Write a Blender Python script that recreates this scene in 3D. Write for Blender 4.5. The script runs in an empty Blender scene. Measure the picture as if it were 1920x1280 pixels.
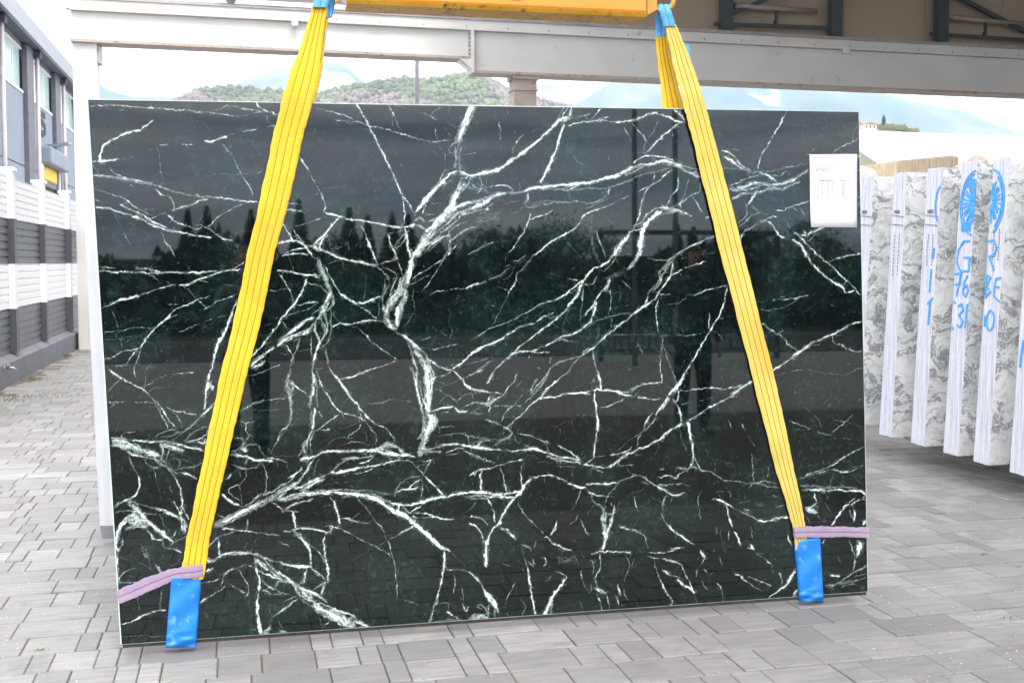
import bpy, math, random
import numpy as np
from mathutils import Vector, Matrix

scene = bpy.context.scene
COL = scene.collection
R = math.radians

# ------------------------------------------------------------------ camera
W_PX, H_PX, FOC = 1920.0, 1280.0, 2059.0
CX, CY, HORIZON = 960.0, 605.0, 490.0
PITCH = math.atan((CY - HORIZON) / FOC)
YAW = math.atan(510 / FOC * math.cos(PITCH))
CAMPOS = np.array([0.0, 0.0, 1.5])
FW = np.array([math.sin(YAW) * math.cos(PITCH), math.cos(YAW) * math.cos(PITCH), -math.sin(PITCH)])
RT = np.array([math.cos(YAW), -math.sin(YAW), 0.0])
UP = np.cross(RT, FW)
cam_data = bpy.data.cameras.new('camera')
cam = bpy.data.objects.new('camera', cam_data)
COL.objects.link(cam)
M = Matrix(((RT[0], UP[0], -FW[0], 0), (RT[1], UP[1], -FW[1], 0), (RT[2], UP[2], -FW[2], 1.5), (0, 0, 0, 1)))
cam.matrix_world = M
cam_data.sensor_width = 36.0
cam_data.lens = FOC / W_PX * 36.0
cam_data.shift_y = (CY - H_PX / 2) / W_PX
cam_data.clip_start = 0.02
cam_data.clip_end = 30000
cam_data.dof.use_dof = True
cam_data.dof.focus_distance = 4.4
cam_data.dof.aperture_fstop = 14.0
scene.camera = cam

def ray(px, py):
    return FW * FOC + RT * (px - CX) - UP * (py - CY)
def on_plane(px, py, p0, n):
    d = ray(px, py); t = np.dot(np.asarray(p0) - CAMPOS, n) / np.dot(d, n)
    return CAMPOS + d * t
def onX(px, py, X): return on_plane(px, py, (X, 0, 0), np.array([1.0, 0, 0]))
def onY(px, py, Y): return on_plane(px, py, (0, Y, 0), np.array([0, 1.0, 0]))
def onZ(px, py, Z=0.0): return on_plane(px, py, (0, 0, Z), np.array([0, 0, 1.0]))
def project(P):
    d = P - CAMPOS
    z = d @ FW
    return CX + FOC * (d @ RT) / z, CY - FOC * (d @ UP) / z

# ------------------------------------------------------------------ light
SUN_EL, SUN_AZ = R(54), R(168)      # behind the camera, veiled by thin cloud
world = bpy.data.worlds.new('World'); scene.world = world; world.use_nodes = True
wn = world.node_tree.nodes; wl = world.node_tree.links
for n in list(wn): wn.remove(n)
wo = wn.new('ShaderNodeOutputWorld'); bg = wn.new('ShaderNodeBackground')
sky = wn.new('ShaderNodeTexSky'); sky.sky_type = 'NISHITA'; sky.sun_disc = False
sky.sun_elevation = SUN_EL; sky.sun_rotation = SUN_AZ; sky.air_density = 1.0; sky.dust_density = 2.5; sky.ozone_density = 1.0
tc = wn.new('ShaderNodeTexCoord'); mp = wn.new('ShaderNodeMapping'); mp.inputs['Scale'].default_value = (1.1, 1.1, 16.0)
nz = wn.new('ShaderNodeTexNoise'); nz.inputs['Scale'].default_value = 2.2; nz.inputs['Detail'].default_value = 8; nz.inputs['Roughness'].default_value = .55
cr = wn.new('ShaderNodeValToRGB'); cr.color_ramp.elements[0].position = .30; cr.color_ramp.elements[1].position = .50
nz2 = wn.new('ShaderNodeTexNoise'); nz2.inputs['Scale'].default_value = 3.1; nz2.inputs['Detail'].default_value = 7
cc = wn.new('ShaderNodeValToRGB')
cc.color_ramp.elements[0].position = .3; cc.color_ramp.elements[0].color = (12.0, 13.0, 15.5, 1)
cc.color_ramp.elements[1].position = .7; cc.color_ramp.elements[1].color = (36.0, 34.0, 31.0, 1)
mx = wn.new('ShaderNodeMix'); mx.data_type = 'RGBA'
wl.new(tc.outputs['Generated'], mp.inputs['Vector']); wl.new(mp.outputs[0], nz.inputs['Vector']); wl.new(mp.outputs[0], nz2.inputs['Vector'])
wl.new(nz.outputs['Fac'], cr.inputs[0]); wl.new(nz2.outputs['Fac'], cc.inputs[0])
wl.new(cr.outputs[0], mx.inputs[0]); wl.new(sky.outputs[0], mx.inputs[6]); wl.new(cc.outputs[0], mx.inputs[7])
wl.new(mx.outputs[2], bg.inputs[0]); bg.inputs[1].default_value = 0.1; wl.new(bg.outputs[0], wo.inputs[0])
sun_data = bpy.data.lights.new('sun', 'SUN'); sun_data.energy = 1.2; sun_data.angle = R(14); sun_data.color = (1, .96, .9)
sun = bpy.data.objects.new('sun', sun_data); COL.objects.link(sun)
sdir = Vector((math.sin(SUN_AZ) * math.cos(SUN_EL), math.cos(SUN_AZ) * math.cos(SUN_EL), math.sin(SUN_EL)))
sun.rotation_euler = sdir.to_track_quat('Z', 'Y').to_euler()
scene.view_settings.view_transform = 'Standard'; scene.view_settings.look = 'None'
scene.view_settings.exposure = 1.03; scene.view_settings.gamma = 1.0
scene.view_settings.use_curve_mapping = False

# ------------------------------------------------------------------ helpers
def wloc(o):
    v = Vector((0, 0, 0))
    while o: v = v + o.location; o = o.parent
    return v
class MB:
    """collects plain geometry and links it as ONE mesh object"""
    def __init__(s): s.v = []; s.f = []; s.attr = []; s.uv = None
    def add(s, vs, fs):
        b = len(s.v); s.v += [tuple(float(c) for c in p) for p in vs]; s.f += [tuple(i + b for i in f) for f in fs]; return s
    def box(s, a, b):
        x0, x1 = sorted((a[0], b[0])); y0, y1 = sorted((a[1], b[1])); z0, z1 = sorted((a[2], b[2]))
        return s.add([(x0,y0,z0),(x1,y0,z0),(x1,y1,z0),(x0,y1,z0),(x0,y0,z1),(x1,y0,z1),(x1,y1,z1),(x0,y1,z1)],
                     [(0,3,2,1),(4,5,6,7),(0,1,5,4),(1,2,6,5),(2,3,7,6),(3,0,4,7)])
    def hexa(s, q0, q1):
        """box between two quads (same winding)"""
        return s.add(list(q0) + list(q1), [(0,3,2,1),(4,5,6,7),(0,1,5,4),(1,2,6,5),(2,3,7,6),(3,0,4,7)])
    def bar(s, p, q, w, d=None, up=(0, 0, 1)):
        d = d or w; p = Vector(p); q = Vector(q); a = (q - p).normalized(); u = Vector(up)
        if abs(a.dot(u)) > .95: u = Vector((0, 1, 0))
        x = a.cross(u).normalized() * w / 2; y = x.cross(a).normalized() * d / 2
        return s.hexa([p - x - y, p + x - y, p + x + y, p - x + y], [q - x - y, q + x - y, q + x + y, q - x + y])
    def tube(s, pts, r, n=8, caps=True):
        pts = [Vector(p) for p in pts]; rs = r if isinstance(r, (list, tuple)) else [r] * len(pts)
        b = len(s.v); prev = None
        for i, p in enumerate(pts):
            a = (pts[min(i + 1, len(pts) - 1)] - pts[max(i - 1, 0)]).normalized()
            u = prev if prev is not None else (Vector((0, 0, 1)) if abs(a.z) < .9 else Vector((1, 0, 0)))
            x = a.cross(u).normalized(); y = x.cross(a).normalized(); prev = y
            for k in range(n):
                t = 2 * math.pi * k / n; s.v.append(tuple(p + (x * math.cos(t) + y * math.sin(t)) * rs[i]))
        for i in range(len(pts) - 1):
            for k in range(n):
                s.f.append((b + i * n + k, b + i * n + (k + 1) % n, b + (i + 1) * n + (k + 1) % n, b + (i + 1) * n + k))
        if caps:
            s.f.append(tuple(b + k for k in reversed(range(n)))); s.f.append(tuple(b + (len(pts) - 1) * n + k for k in range(n)))
        return s
    def prism(s, poly, off):
        """extrude a polygon (list of 3D points) by the vector off"""
        n = len(poly); b = len(s.v); off = Vector(off)
        s.v += [tuple(Vector(p)) for p in poly] + [tuple(Vector(p) + off) for p in poly]
        s.f.append(tuple(b + i for i in reversed(range(n)))); s.f.append(tuple(b + n + i for i in range(n)))
        for i in range(n): s.f.append((b + i, b + (i + 1) % n, b + n + (i + 1) % n, b + n + i))
        return s
    def build(s, name, mat, parent=None, smooth=False, bevel=0, org=None):
        me = bpy.data.meshes.new(name)
        o3 = Vector(org) if org is not None else Vector((0, 0, 0))
        me.from_pydata([tuple(Vector(p) - o3) for p in s.v], [], s.f); me.update()
        import bmesh
        bm = bmesh.new(); bm.from_mesh(me); bmesh.ops.recalc_face_normals(bm, faces=bm.faces); bm.to_mesh(me); bm.free()
        if mat: me.materials.append(mat)
        if smooth: me.polygons.foreach_set('use_smooth', [True] * len(me.polygons))
        o = bpy.data.objects.new(name, me); COL.objects.link(o); o.location = o3
        if parent:
            o.parent = parent; o.location = o3 - wloc(parent)
        if bevel:
            m = o.modifiers.new('bevel', 'BEVEL'); m.width = bevel; m.segments = 2; m.limit_method = 'ANGLE'
        return o

def tag(o, label=None, cat=None, group=None, kind=None):
    if label: o['label'] = label
    if cat: o['category'] = cat
    if group: o['group'] = group
    if kind: o['kind'] = kind
    return o
def thing(name, label, cat, loc=(0, 0, 0), group=None):
    o = bpy.data.objects.new(name, None); COL.objects.link(o); o.location = Vector(loc); o.empty_display_size = .2
    return tag(o, label, cat, group)

# ---- materials
def new_mat(name):
    m = bpy.data.materials.new(name); m.use_nodes = True
    nt = m.node_tree; b = nt.nodes['Principled BSDF']
    return m, nt, b
def N(nt, typ, **kw):
    n = nt.nodes.new(typ)
    for k, v in kw.items():
        if k in n.inputs.keys() if hasattr(n.inputs, 'keys') else False: n.inputs[k].default_value = v
        else: setattr(n, k, v)
    return n
def noise(nt, scale, detail=5, rough=.55, vec=None, stretch=None, obj=True):
    n = nt.nodes.new('ShaderNodeTexNoise'); n.inputs['Scale'].default_value = scale; n.inputs['Detail'].default_value = detail; n.inputs['Roughness'].default_value = rough
    if vec is None:
        t = nt.nodes.new('ShaderNodeTexCoord' if obj else 'ShaderNodeNewGeometry'); vec = t.outputs['Object' if obj else 'Position']
    if stretch:
        m = nt.nodes.new('ShaderNodeMapping'); m.inputs['Scale'].default_value = stretch; nt.links.new(vec, m.inputs[0]); vec = m.outputs[0]
    nt.links.new(vec, n.inputs['Vector']); return n.outputs['Fac']
def ramp(nt, fac, stops):
    r = nt.nodes.new('ShaderNodeValToRGB'); e = r.color_ramp.elements
    while len(e) < len(stops): e.new(.5)
    for i, (p, c) in enumerate(stops):
        e[i].position = p; e[i].color = (c, c, c, 1) if not hasattr(c, '__len__') else tuple(c) + (1,)
    nt.links.new(fac, r.inputs[0]); return r.outputs[0]
def mix(nt, fac, a, b, mode='MIX'):
    m = nt.nodes.new('ShaderNodeMix'); m.data_type = 'RGBA'; m.blend_type = mode
    for sock, v in ((m.inputs[0], fac), (m.inputs[6], a), (m.inputs[7], b)):
        if isinstance(v, (int, float)): sock.default_value = v
        elif isinstance(v, tuple): sock.default_value = v + (1,) if len(v) == 3 else v
        else: nt.links.new(v, sock)
    return m.outputs[2]
def math_n(nt, op, a, b=0.0, c=None, clamp=False):
    m = nt.nodes.new('ShaderNodeMath'); m.operation = op; m.use_clamp = clamp
    for i, v in enumerate((a, b, c)):
        if v is None: continue
        if isinstance(v, (int, float)): m.inputs[i].default_value = v
        else: nt.links.new(v, m.inputs[i])
    return m.outputs[0]
def bump(nt, b, h, strength=.3, dist=.01):
    n = nt.nodes.new('ShaderNodeBump'); n.inputs['Strength'].default_value = strength; n.inputs['Distance'].default_value = dist
    nt.links.new(h, n.inputs['Height']); nt.links.new(n.outputs[0], b.inputs['Normal'])
def simple(name, col, rough=.6, metal=0.0, var=.12, scale=6, bmp=0.0, dirt=None, obj=True, stretch=None):
    """paint/stone/etc: base colour, uneven tone, optional dirt colour showing through"""
    m, nt, b = new_mat(name)
    f = noise(nt, scale, 6, obj=obj, stretch=stretch)
    lo = tuple(c * (1 - var) for c in col); hi = tuple(min(1, c * (1 + var)) for c in col)
    c = ramp(nt, f, [(.3, lo), (.7, hi)])
    if dirt:
        f2 = noise(nt, scale * 2.3, 8, .65, obj=obj, stretch=stretch)
        mk = ramp(nt, f2, [(dirt[1], 0.0), (dirt[1] + .12, 1.0)])
        c = mix(nt, mk, c, dirt[0])
    nt.links.new(c, b.inputs['Base Color']); b.inputs['Roughness'].default_value = rough; b.inputs['Metallic'].default_value = metal
    if bmp: bump(nt, b, noise(nt, scale * 12, 4, obj=obj), bmp, .004)
    return m
HAZE = 0.00024
# ------------------------------------------------------------------ materials
def slab_material():
    m, nt, b = new_mat('dark_green_marble')
    at = nt.nodes.new('ShaderNodeAttribute'); at.attribute_name = 'vein'
    fine = noise(nt, 260, 3, .6); mid = noise(nt, 38, 6, .62); big = noise(nt, 3.1, 4, .5); tiny = noise(nt, 700, 1, .5)
    stone = mix(nt, ramp(nt, big, [(.42, 0.0), (.68, 1.0)]), (.0020, .0032, .0038), (.0052, .0125, .0118))
    stone = mix(nt, math_n(nt, 'MULTIPLY', ramp(nt, mid, [(.50, 0.0), (.72, 1.0)]), ramp(nt, big, [(.35, .15), (.70, 1.0)])), stone, (.018, .042, .036))
    stone = mix(nt, ramp(nt, fine, [(.62, 0.0), (.74, .55)]), stone, (.055, .085, .078))
    stone = mix(nt, ramp(nt, tiny, [(.80, 0.0), (.86, .6)]), stone, (.25, .30, .29))
    # dissolve the vein borders with fine grain
    v = math_n(nt, 'MULTIPLY', at.outputs['Fac'], math_n(nt, 'ADD', math_n(nt, 'MULTIPLY', math_n(nt, 'SUBTRACT', noise(nt, 300, 4, .75), .5), 2.4), 1.0))
    v = ramp(nt, v, [(.05, 0.0), (.40, .26), (.74, 1.0)])
    vc = mix(nt, ramp(nt, noise(nt, 45, 5, .6), [(.38, 0.0), (.62, 1.0)]), (.62, .70, .67), (.90, .92, .90))
    vc = mix(nt, math_n(nt, 'MULTIPLY', at.outputs['Fac'], .6), (.40, .50, .47), vc)
    c = mix(nt, v, stone, vc)
    nt.links.new(c, b.inputs['Base Color']); b.inputs['Roughness'].default_value = .02; b.inputs['IOR'].default_value = 1.55
    return m
M = {}
M['slab'] = slab_material()
M['slab_edge'] = simple('sawn_edge_pale', (.30, .40, .38), .6, var=.3, scale=30)
M['brown_edge'] = simple('resin_stained_edge', (.035, .024, .016), .8, var=.5, scale=25)
M['arris'] = simple('pale_ground_arris', (.50, .60, .60), .4, var=.15, scale=20)
M['back_stone'] = simple('pale_sawn_stone', (.50, .50, .53), .7, var=.10, scale=4, stretch=(6, 6, .6), bmp=.1)

def paving_material():
    m, nt, b = new_mat('grey_concrete_paving')
    at = nt.nodes.new('ShaderNodeAttribute'); at.attribute_name = 'rnd'
    oi = nt.nodes.new('ShaderNodeObjectInfo')
    r = math_n(nt, 'FRACT', math_n(nt, 'ADD', at.outputs['Fac'], oi.outputs['Random']))
    tint = ramp(nt, r, [(0, (.185, .178, .175)), (.35, (.222, .214, .210)), (.7, (.250, .241, .237)), (1, (.305, .295, .289))])
    geo = nt.nodes.new('ShaderNodeNewGeometry')
    streak = noise(nt, 5.5, 7, .6, vec=geo.outputs['Position'], stretch=(1.0, 5.5, 1))
    c = mix(nt, math_n(nt, 'MULTIPLY', ramp(nt, streak, [(.40, 0.0), (.66, 1.0)]), .62), tint, (.145, .141, .143))
    grain = noise(nt, 190, 4, .7, vec=geo.outputs['Position'])
    c = mix(nt, .55, c, ramp(nt, grain, [(.3, (.55, .55, .55)), (.7, (1.35, 1.35, 1.35))]), 'MULTIPLY') if False else mix(nt, math_n(nt, 'MULTIPLY', ramp(nt, grain, [(.56, 0.0), (.72, 1.0)]), .35), c, (.16, .155, .15))
    wide = noise(nt, .55, 5, .6, vec=geo.outputs['Position'])
    c = mix(nt, math_n(nt, 'MULTIPLY', ramp(nt, wide, [(.45, 0.0), (.75, 1.0)]), .35), c, (.22, .20, .185))
    st_ = noise(nt, 1.9, 9, .72, vec=geo.outputs['Position'])
    c = mix(nt, math_n(nt, 'MULTIPLY', ramp(nt, st_, [(.57, 0.0), (.66, 1.0)]), .32), c, (.105, .098, .090))
    st2 = noise(nt, 60, 2, .5, vec=geo.outputs['Position'])
    c = mix(nt, math_n(nt, 'MULTIPLY', ramp(nt, st2, [(.735, 0.0), (.75, 1.0)]), .6), c, (.045, .04, .035))
    nt.links.new(c, b.inputs['Base Color']); b.inputs['Roughness'].default_value = .85
    bump(nt, b, noise(nt, 120, 5, .7, vec=geo.outputs['Position']), .35, .004)
    return m
M['paving'] = paving_material()
M['joint'] = simple('sandy_joint', (.105, .090, .070), .95, var=.4, scale=14, dirt=((.075, .085, .045), .62), obj=False)
M['far_paving'] = simple('far_paving', (.30, .29, .28), .9, var=.12, scale=2, obj=False)
M['white_paint'] = simple('white_painted_metal', (.80, .80, .79), .45, var=.04, scale=3)
M['panel_white'] = simple('white_ribbed_sheet', (.80, .81, .82), .4, var=.05, scale=3, stretch=(4, 4, .6), dirt=((.58, .57, .54), .64))
M['panel_grey'] = simple('slate_grey_sheet', (.095, .104, .124), .4, var=.08, scale=3)
M['post_grey'] = simple('charcoal_post', (.075, .072, .080), .45, var=.1)
M['plinth'] = simple('dark_grey_render', (.15, .155, .172), .85, var=.13, scale=2.5, bmp=.2, dirt=((.07, .07, .07), .66))
M['facade'] = simple('blue_grey_cladding', (.20, .235, .29), .55, var=.06, scale=1.5)
M['fascia'] = simple('grey_fascia', (.27, .28, .32), .5, var=.05)
M['soffit'] = simple('dark_grey_soffit', (.085, .09, .105), .7)
M['column_grey'] = simple('dark_grey_column', (.13, .13, .155), .6)
M['pipe'] = simple('pale_pink_downpipe', (.56, .50, .51), .4, var=.06)
M['yellow_paint'] = simple('yellow_paint', (.85, .55, .03), .5)
M['black'] = simple('near_black', (.015, .015, .018), .6)
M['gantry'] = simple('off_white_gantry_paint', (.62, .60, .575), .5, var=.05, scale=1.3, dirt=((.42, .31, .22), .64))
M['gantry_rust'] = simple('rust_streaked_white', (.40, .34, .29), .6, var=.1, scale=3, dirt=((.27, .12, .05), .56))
M['rail'] = simple('worn_crane_rail', (.36, .33, .32), .5, metal=.3, var=.2, scale=5, dirt=((.25, .12, .06), .62))
M['hall'] = simple('beige_brown_cladding', (.36, .29, .22), .8, var=.10, scale=.7, stretch=(1, 1, .3))
M['truss'] = simple('dark_green_grey_steel', (.05, .062, .065), .5)
M['lampbody'] = simple('grey_lamp_tube', (.30, .27, .23), .4)
M['steel'] = simple('galvanised_steel', (.33, .35, .36), .4, metal=.5, var=.15, scale=12)
M['orange'] = simple('orange_crane_paint', (.66, .25, .022), .38, var=.05, scale=5, dirt=((.16, .075, .02), .61))
M['amber'] = simple('worn_amber_paint', (.46, .235, .014), .5, var=.14, scale=9, dirt=((.05, .03, .01), .54))
M['red'] = simple('red_decal', (.60, .05, .03), .5)
M['paper'] = simple('white_paper', (.66, .66, .69), .6, var=.01)
M['ink'] = simple('faint_ink', (.16, .16, .32), .8)
M['ink_dark'] = simple('dark_ink', (.14, .14, .2), .8)
M['stitch'] = simple('black_stitching', (.10, .07, .01), .9)
M['blue_pvc'] = simple('blue_sleeve', (.010, .19, .62), .40, var=.14, scale=9, bmp=.35, dirt=((.16, .34, .56), .57))
M['blue_cloth'] = simple('light_blue_webbing', (.085, .33, .70), .7, var=.12, scale=30)
M['marble_edge'] = None

def webbing(name, col, col2):
    m, nt, b = new_mat(name)
    uv = nt.nodes.new('ShaderNodeUVMap'); sp = nt.nodes.new('ShaderNodeSeparateXYZ'); nt.links.new(uv.outputs[0], sp.inputs[0])
    wv = nt.nodes.new('ShaderNodeTexWave'); wv.bands_direction = 'Y'; wv.inputs['Scale'].default_value = 60; wv.inputs['Distortion'].default_value = .4
    nt.links.new(uv.outputs[0], wv.inputs[0])
    f = noise(nt, 5, 6, .6); c = ramp(nt, f, [(.36, col2), (.62, col)])
    c = mix(nt, math_n(nt, 'MULTIPLY', wv.outputs['Fac'], .26), c, tuple(x * .55 for x in col))
    c = mix(nt, math_n(nt, 'MULTIPLY', ramp(nt, noise(nt, 13, 8, .68), [(.52, 0.0), (.68, 1.0)]), .42), c, tuple(x * .55 + .06 for x in col))
    nt.links.new(c, b.inputs['Base Color']); b.inputs['Roughness'].default_value = .75
    bump(nt, b, wv.outputs['Fac'], .5, .002); return m
M['yellow_web'] = webbing('bright_yellow_webbing', (.80, .51, .020), (.74, .42, .014))
M['pale_web'] = webbing('faded_yellow_webbing', (.74, .53, .12), (.68, .43, .06))
M['purple_web'] = webbing('lilac_webbing', (.34, .24, .37), (.46, .36, .42))

def white_marble():
    m, nt, b = new_mat('white_marble_grey_veins')
    t = nt.nodes.new('ShaderNodeTexCoord'); oi = nt.nodes.new('ShaderNodeObjectInfo')
    ad = nt.nodes.new('ShaderNodeVectorMath'); ad.operation = 'ADD'; cmb = nt.nodes.new('ShaderNodeCombineXYZ')
    nt.links.new(math_n(nt, 'MULTIPLY', oi.outputs['Random'], 17.0), cmb.inputs[0]); nt.links.new(cmb.outputs[0], ad.inputs[1]); nt.links.new(t.outputs['Object'], ad.inputs[0])
    nz = nt.nodes.new('ShaderNodeTexNoise'); nz.inputs['Scale'].default_value = 5; nz.inputs['Detail'].default_value = 5
    nt.links.new(ad.outputs[0], nz.inputs['Vector'])
    ml = nt.nodes.new('ShaderNodeVectorMath'); ml.operation = 'MULTIPLY_ADD'; ml.inputs[1].default_value = (.34, .34, .34)
    nt.links.new(nz.outputs['Color'], ml.inputs[0]); nt.links.new(ad.outputs[0], ml.inputs[2])
    mp = nt.nodes.new('ShaderNodeMapping'); mp.inputs['Rotation'].default_value = (0, R(-50), 0); mp.inputs['Scale'].default_value = (1.0, 1, 2.0); nt.links.new(ml.outputs[0], mp.inputs[0])
    rg1 = nt.nodes.new('ShaderNodeTexNoise'); rg1.inputs['Scale'].default_value = 1.9; rg1.inputs['Detail'].default_value = 9; rg1.inputs['Roughness'].default_value = .66; rg1.inputs['Distortion'].default_value = .35; nt.links.new(mp.outputs[0], rg1.inputs['Vector'])
    rg2 = nt.nodes.new('ShaderNodeTexNoise'); rg2.inputs['Scale'].default_value = 4.2; rg2.inputs['Detail'].default_value = 8; rg2.inputs['Roughness'].default_value = .7; rg2.inputs['Distortion'].default_value = .5; nt.links.new(mp.outputs[0], rg2.inputs['Vector'])
    vo = nt.nodes.new('ShaderNodeTexVoronoi'); vo.feature = 'DISTANCE_TO_EDGE'; vo.inputs['Scale'].default_value = 5.2; nt.links.new(mp.outputs[0], vo.inputs['Vector'])
    vo2 = nt.nodes.new('ShaderNodeTexVoronoi'); vo2.feature = 'DISTANCE_TO_EDGE'; vo2.inputs['Scale'].default_value = 15; nt.links.new(mp.outputs[0], vo2.inputs['Vector'])
    big = noise(nt, 2.1, 4, .6, vec=ad.outputs[0])
    l1 = ramp(nt, vo.outputs[0], [(0.0, 1.0), (.035, .45), (.14, 0.0)])
    l2 = math_n(nt, 'MULTIPLY', ramp(nt, vo2.outputs[0], [(0.0, 1.0), (.10, 0.0)]), ramp(nt, big, [(.42, 0.0), (.60, .9)]))
    cl = math_n(nt, 'MULTIPLY', ramp(nt, noise(nt, 2.4, 7, .6, vec=ml.outputs[0]), [(.50, 0.0), (.70, .6)]), 1.0)
    c = mix(nt, cl, (.88, .88, .86), (.52, .53, .57))
    c = mix(nt, math_n(nt, 'MULTIPLY', l1, .30), c, (.22, .225, .26))
    r1_ = ramp(nt, rg1.outputs['Fac'], [(.475, 0.0), (.498, 1.0), (.502, 1.0), (.53, 0.0)]); r2_ = ramp(nt, rg2.outputs['Fac'], [(.465, 0.0), (.492, 1.0), (.498, 1.0), (.525, 0.0)])
    c = mix(nt, math_n(nt, 'MULTIPLY', r1_, .80), c, (.12, .125, .15))
    c = mix(nt, math_n(nt, 'MULTIPLY', math_n(nt, 'MULTIPLY', r2_, ramp(nt, big, [(.44, .0), (.60, 1.0)])), .75), c, (.18, .185, .21))
    c = mix(nt, math_n(nt, 'MULTIPLY', l2, .22), c, (.26, .265, .29))
    nt.links.new(c, b.inputs['Base Color']); b.inputs['Roughness'].default_value = .30
    return m
def marble_edge():
    m, nt, b = new_mat('sawn_marble_edges')
    t = nt.nodes.new('ShaderNodeTexCoord')
    f = noise(nt, 2.0, 6, .65, vec=t.outputs['Object'], stretch=(1, 46, 1.4))
    g = noise(nt, 3.0, 7, .7, vec=t.outputs['Object'], stretch=(1, 60, 6))
    c = ramp(nt, f, [(.34, (.30, .30, .38)), (.50, (.50, .50, .56)), (.7, (.62, .62, .66))])
    c = mix(nt, ramp(nt, g, [(.60, 0.0), (.70, .8)]), c, (.26, .25, .34))
    nt.links.new(c, b.inputs['Base Color']); b.inputs['Roughness'].default_value = .8
    return m
M['white_marble'] = white_marble(); M['marble_edge'] = marble_edge()
M['blue_marker'] = simple('blue_spray_marker', (.05, .30, .75), .7, var=.25, scale=60)
M['tan_stone'] = simple('tan_travertine', (.55, .45, .32), .8, var=.25, scale=5, stretch=(7, 7, .6), dirt=((.26, .15, .07), .60))
M['pink_rock'] = simple('pinkish_white_rock', (.66, .54, .46), .85, var=.25, scale=5, dirt=((.38, .20, .12), .60))
M['warehouse'] = simple('white_warehouse_sheet', (.86, .85, .86), .6, var=.02)
M['warehouse_line'] = simple('pale_grey_seam', (.60, .60, .63), .7)
M['timber'] = simple('weathered_timber', (.16, .12, .085), .85, var=.3, scale=9)
M['weed'] = simple('weed_green', (.07, .11, .03), .8, var=.4, scale=20)
M['bark'] = simple('brown_bark', (.10, .075, .055), .9, var=.3)
M['needles'] = simple('dark_conifer_needles', (.020, .032, .020), .8, var=.5, scale=2)
M['leafage'] = simple('deep_green_leaves', (.03, .05, .028), .8, var=.5, scale=2)
M['glass_aqua'] = simple('aqua_translucent_pane', (.50, .66, .63), .2, var=.06, scale=2)
M['blind'] = simple('white_louvre', (.66, .68, .67), .5)

# ------------------------------------------------------------------ ground
gm = MB(); gm.add([(-9000, -6000, -.03), (9000, -6000, -.03), (9000, 12000, -.03), (-9000, 12000, -.03)], [(0, 1, 2, 3)])
ground = gm.build('ground', M['far_paving']); tag(ground, kind='structure')
rnd = random.Random(5)
YARD_X0, YARD_X1, YARD_Y0, YARD_Y1 = -2.72, 16.0, 2.0, 42.0
bed = MB(); bed.box((YARD_X0 - .05, -3.0, -.028), (22.0, YARD_Y1, -.007)); yard = bed.build('paved_yard', M['joint']); tag(yard, kind='structure')
PITCH_Y = .204
def stone_mesh(L, D, name):
    """a paving block with chamfered arris, origin in the middle of its top"""
    g, ch, h = .0020, .0034, .011
    a, d = L / 2 - .0022, D / 2 - .0036
    v = [(-a,-d,-h),(a,-d,-h),(a,d,-h),(-a,d,-h),(-a,-d,-ch),(a,-d,-ch),(a,d,-ch),(-a,d,-ch),(-a+ch,-d+ch,0),(a-ch,-d+ch,0),(a-ch,d-ch,0),(-a+ch,d-ch,0)]
    f = [(0,1,5,4),(1,2,6,5),(2,3,7,6),(3,0,4,7),(4,5,9,8),(5,6,10,9),(6,7,11,10),(7,4,8,11),(8,9,10,11)]
    return v, f
stones = []
row = 0; y = YARD_Y0
while y < 27.0:
    xw0 = YARD_X0 if y > 5 else -2.7
    # only the stretch of each row that the wide view could see
    xl = max(YARD_X0, -.30 * y - 1.2); xr = min(YARD_X1, .86 * y + 1.6)
    x = xl - rnd.random() * .3
    while x < xr:
        L = rnd.choice((.08, .08, .12, .16, .20, .28, .28))
        if x > YARD_X0 - .02: stones.append((x + L / 2, y + PITCH_Y / 2, L))
        x += L
    y += PITCH_Y; row += 1
def in_view(s):
    px, py = project(np.array([s[0], s[1], 0.0])); return -40 < px < 1960 and 600 < py < 1330
def hidden(s):
    px, py = project(np.array([s[0], s[1], 0.0])); bot = 1207 + (px - 228) * (1108 - 1207) / 1399.
    return 235 < px < 1610 and py < bot - 12
def size_px(s): return -s[2] / (s[1] ** 2)
vis = [s for s in stones if in_view(s) and not hidden(s)]
vis.sort(key=size_px); near = set(map(id, vis[:300]))
meshes = {}
for L in (.08, .12, .16, .20, .28):
    v, f = stone_mesh(L, PITCH_Y, ''); me = bpy.data.meshes.new('paving_stone'); me.from_pydata(v, [], f); me.update(); me.materials.append(M['paving']); meshes[L] = me
rest_v, rest_f, rest_r = [], [], []
for s in stones:
    dz = rnd.uniform(-.0026, .0022)
    if id(s) in near:
        o = bpy.data.objects.new('paving_stone', meshes[s[2]]); COL.objects.link(o); o.parent = yard
        o.location = (s[0], s[1], dz); o.rotation_euler = (rnd.uniform(-.004, .004), rnd.uniform(-.003, .003), rnd.uniform(-.004, .004))
    else:
        v, f = stone_mesh(s[2], PITCH_Y, ''); b = len(rest_v); r = rnd.random()
        if s[1] > 12: f = f[-1:] + f[4:8]
        rest_v += [(p[0] + s[0], p[1] + s[1], p[2] + dz) for p in v]; rest_f += [tuple(i + b for i in q) for q in f]; rest_r += [r] * len(v)
me = bpy.data.meshes.new('paving_stones'); me.from_pydata(rest_v, [], rest_f); me.update()
at = me.attributes.new('rnd', 'FLOAT', 'POINT'); at.data.foreach_set('value', rest_r); me.materials.append(M['paving'])
o = bpy.data.objects.new('paving_stones', me); COL.objects.link(o); o.parent = yard; tag(o, kind='stuff')
far = MB(); far.box((-2.72, 27.0, -.006), (16, YARD_Y1, -.001)); far.build('distant_paving', M['far_paving'], yard)

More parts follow.
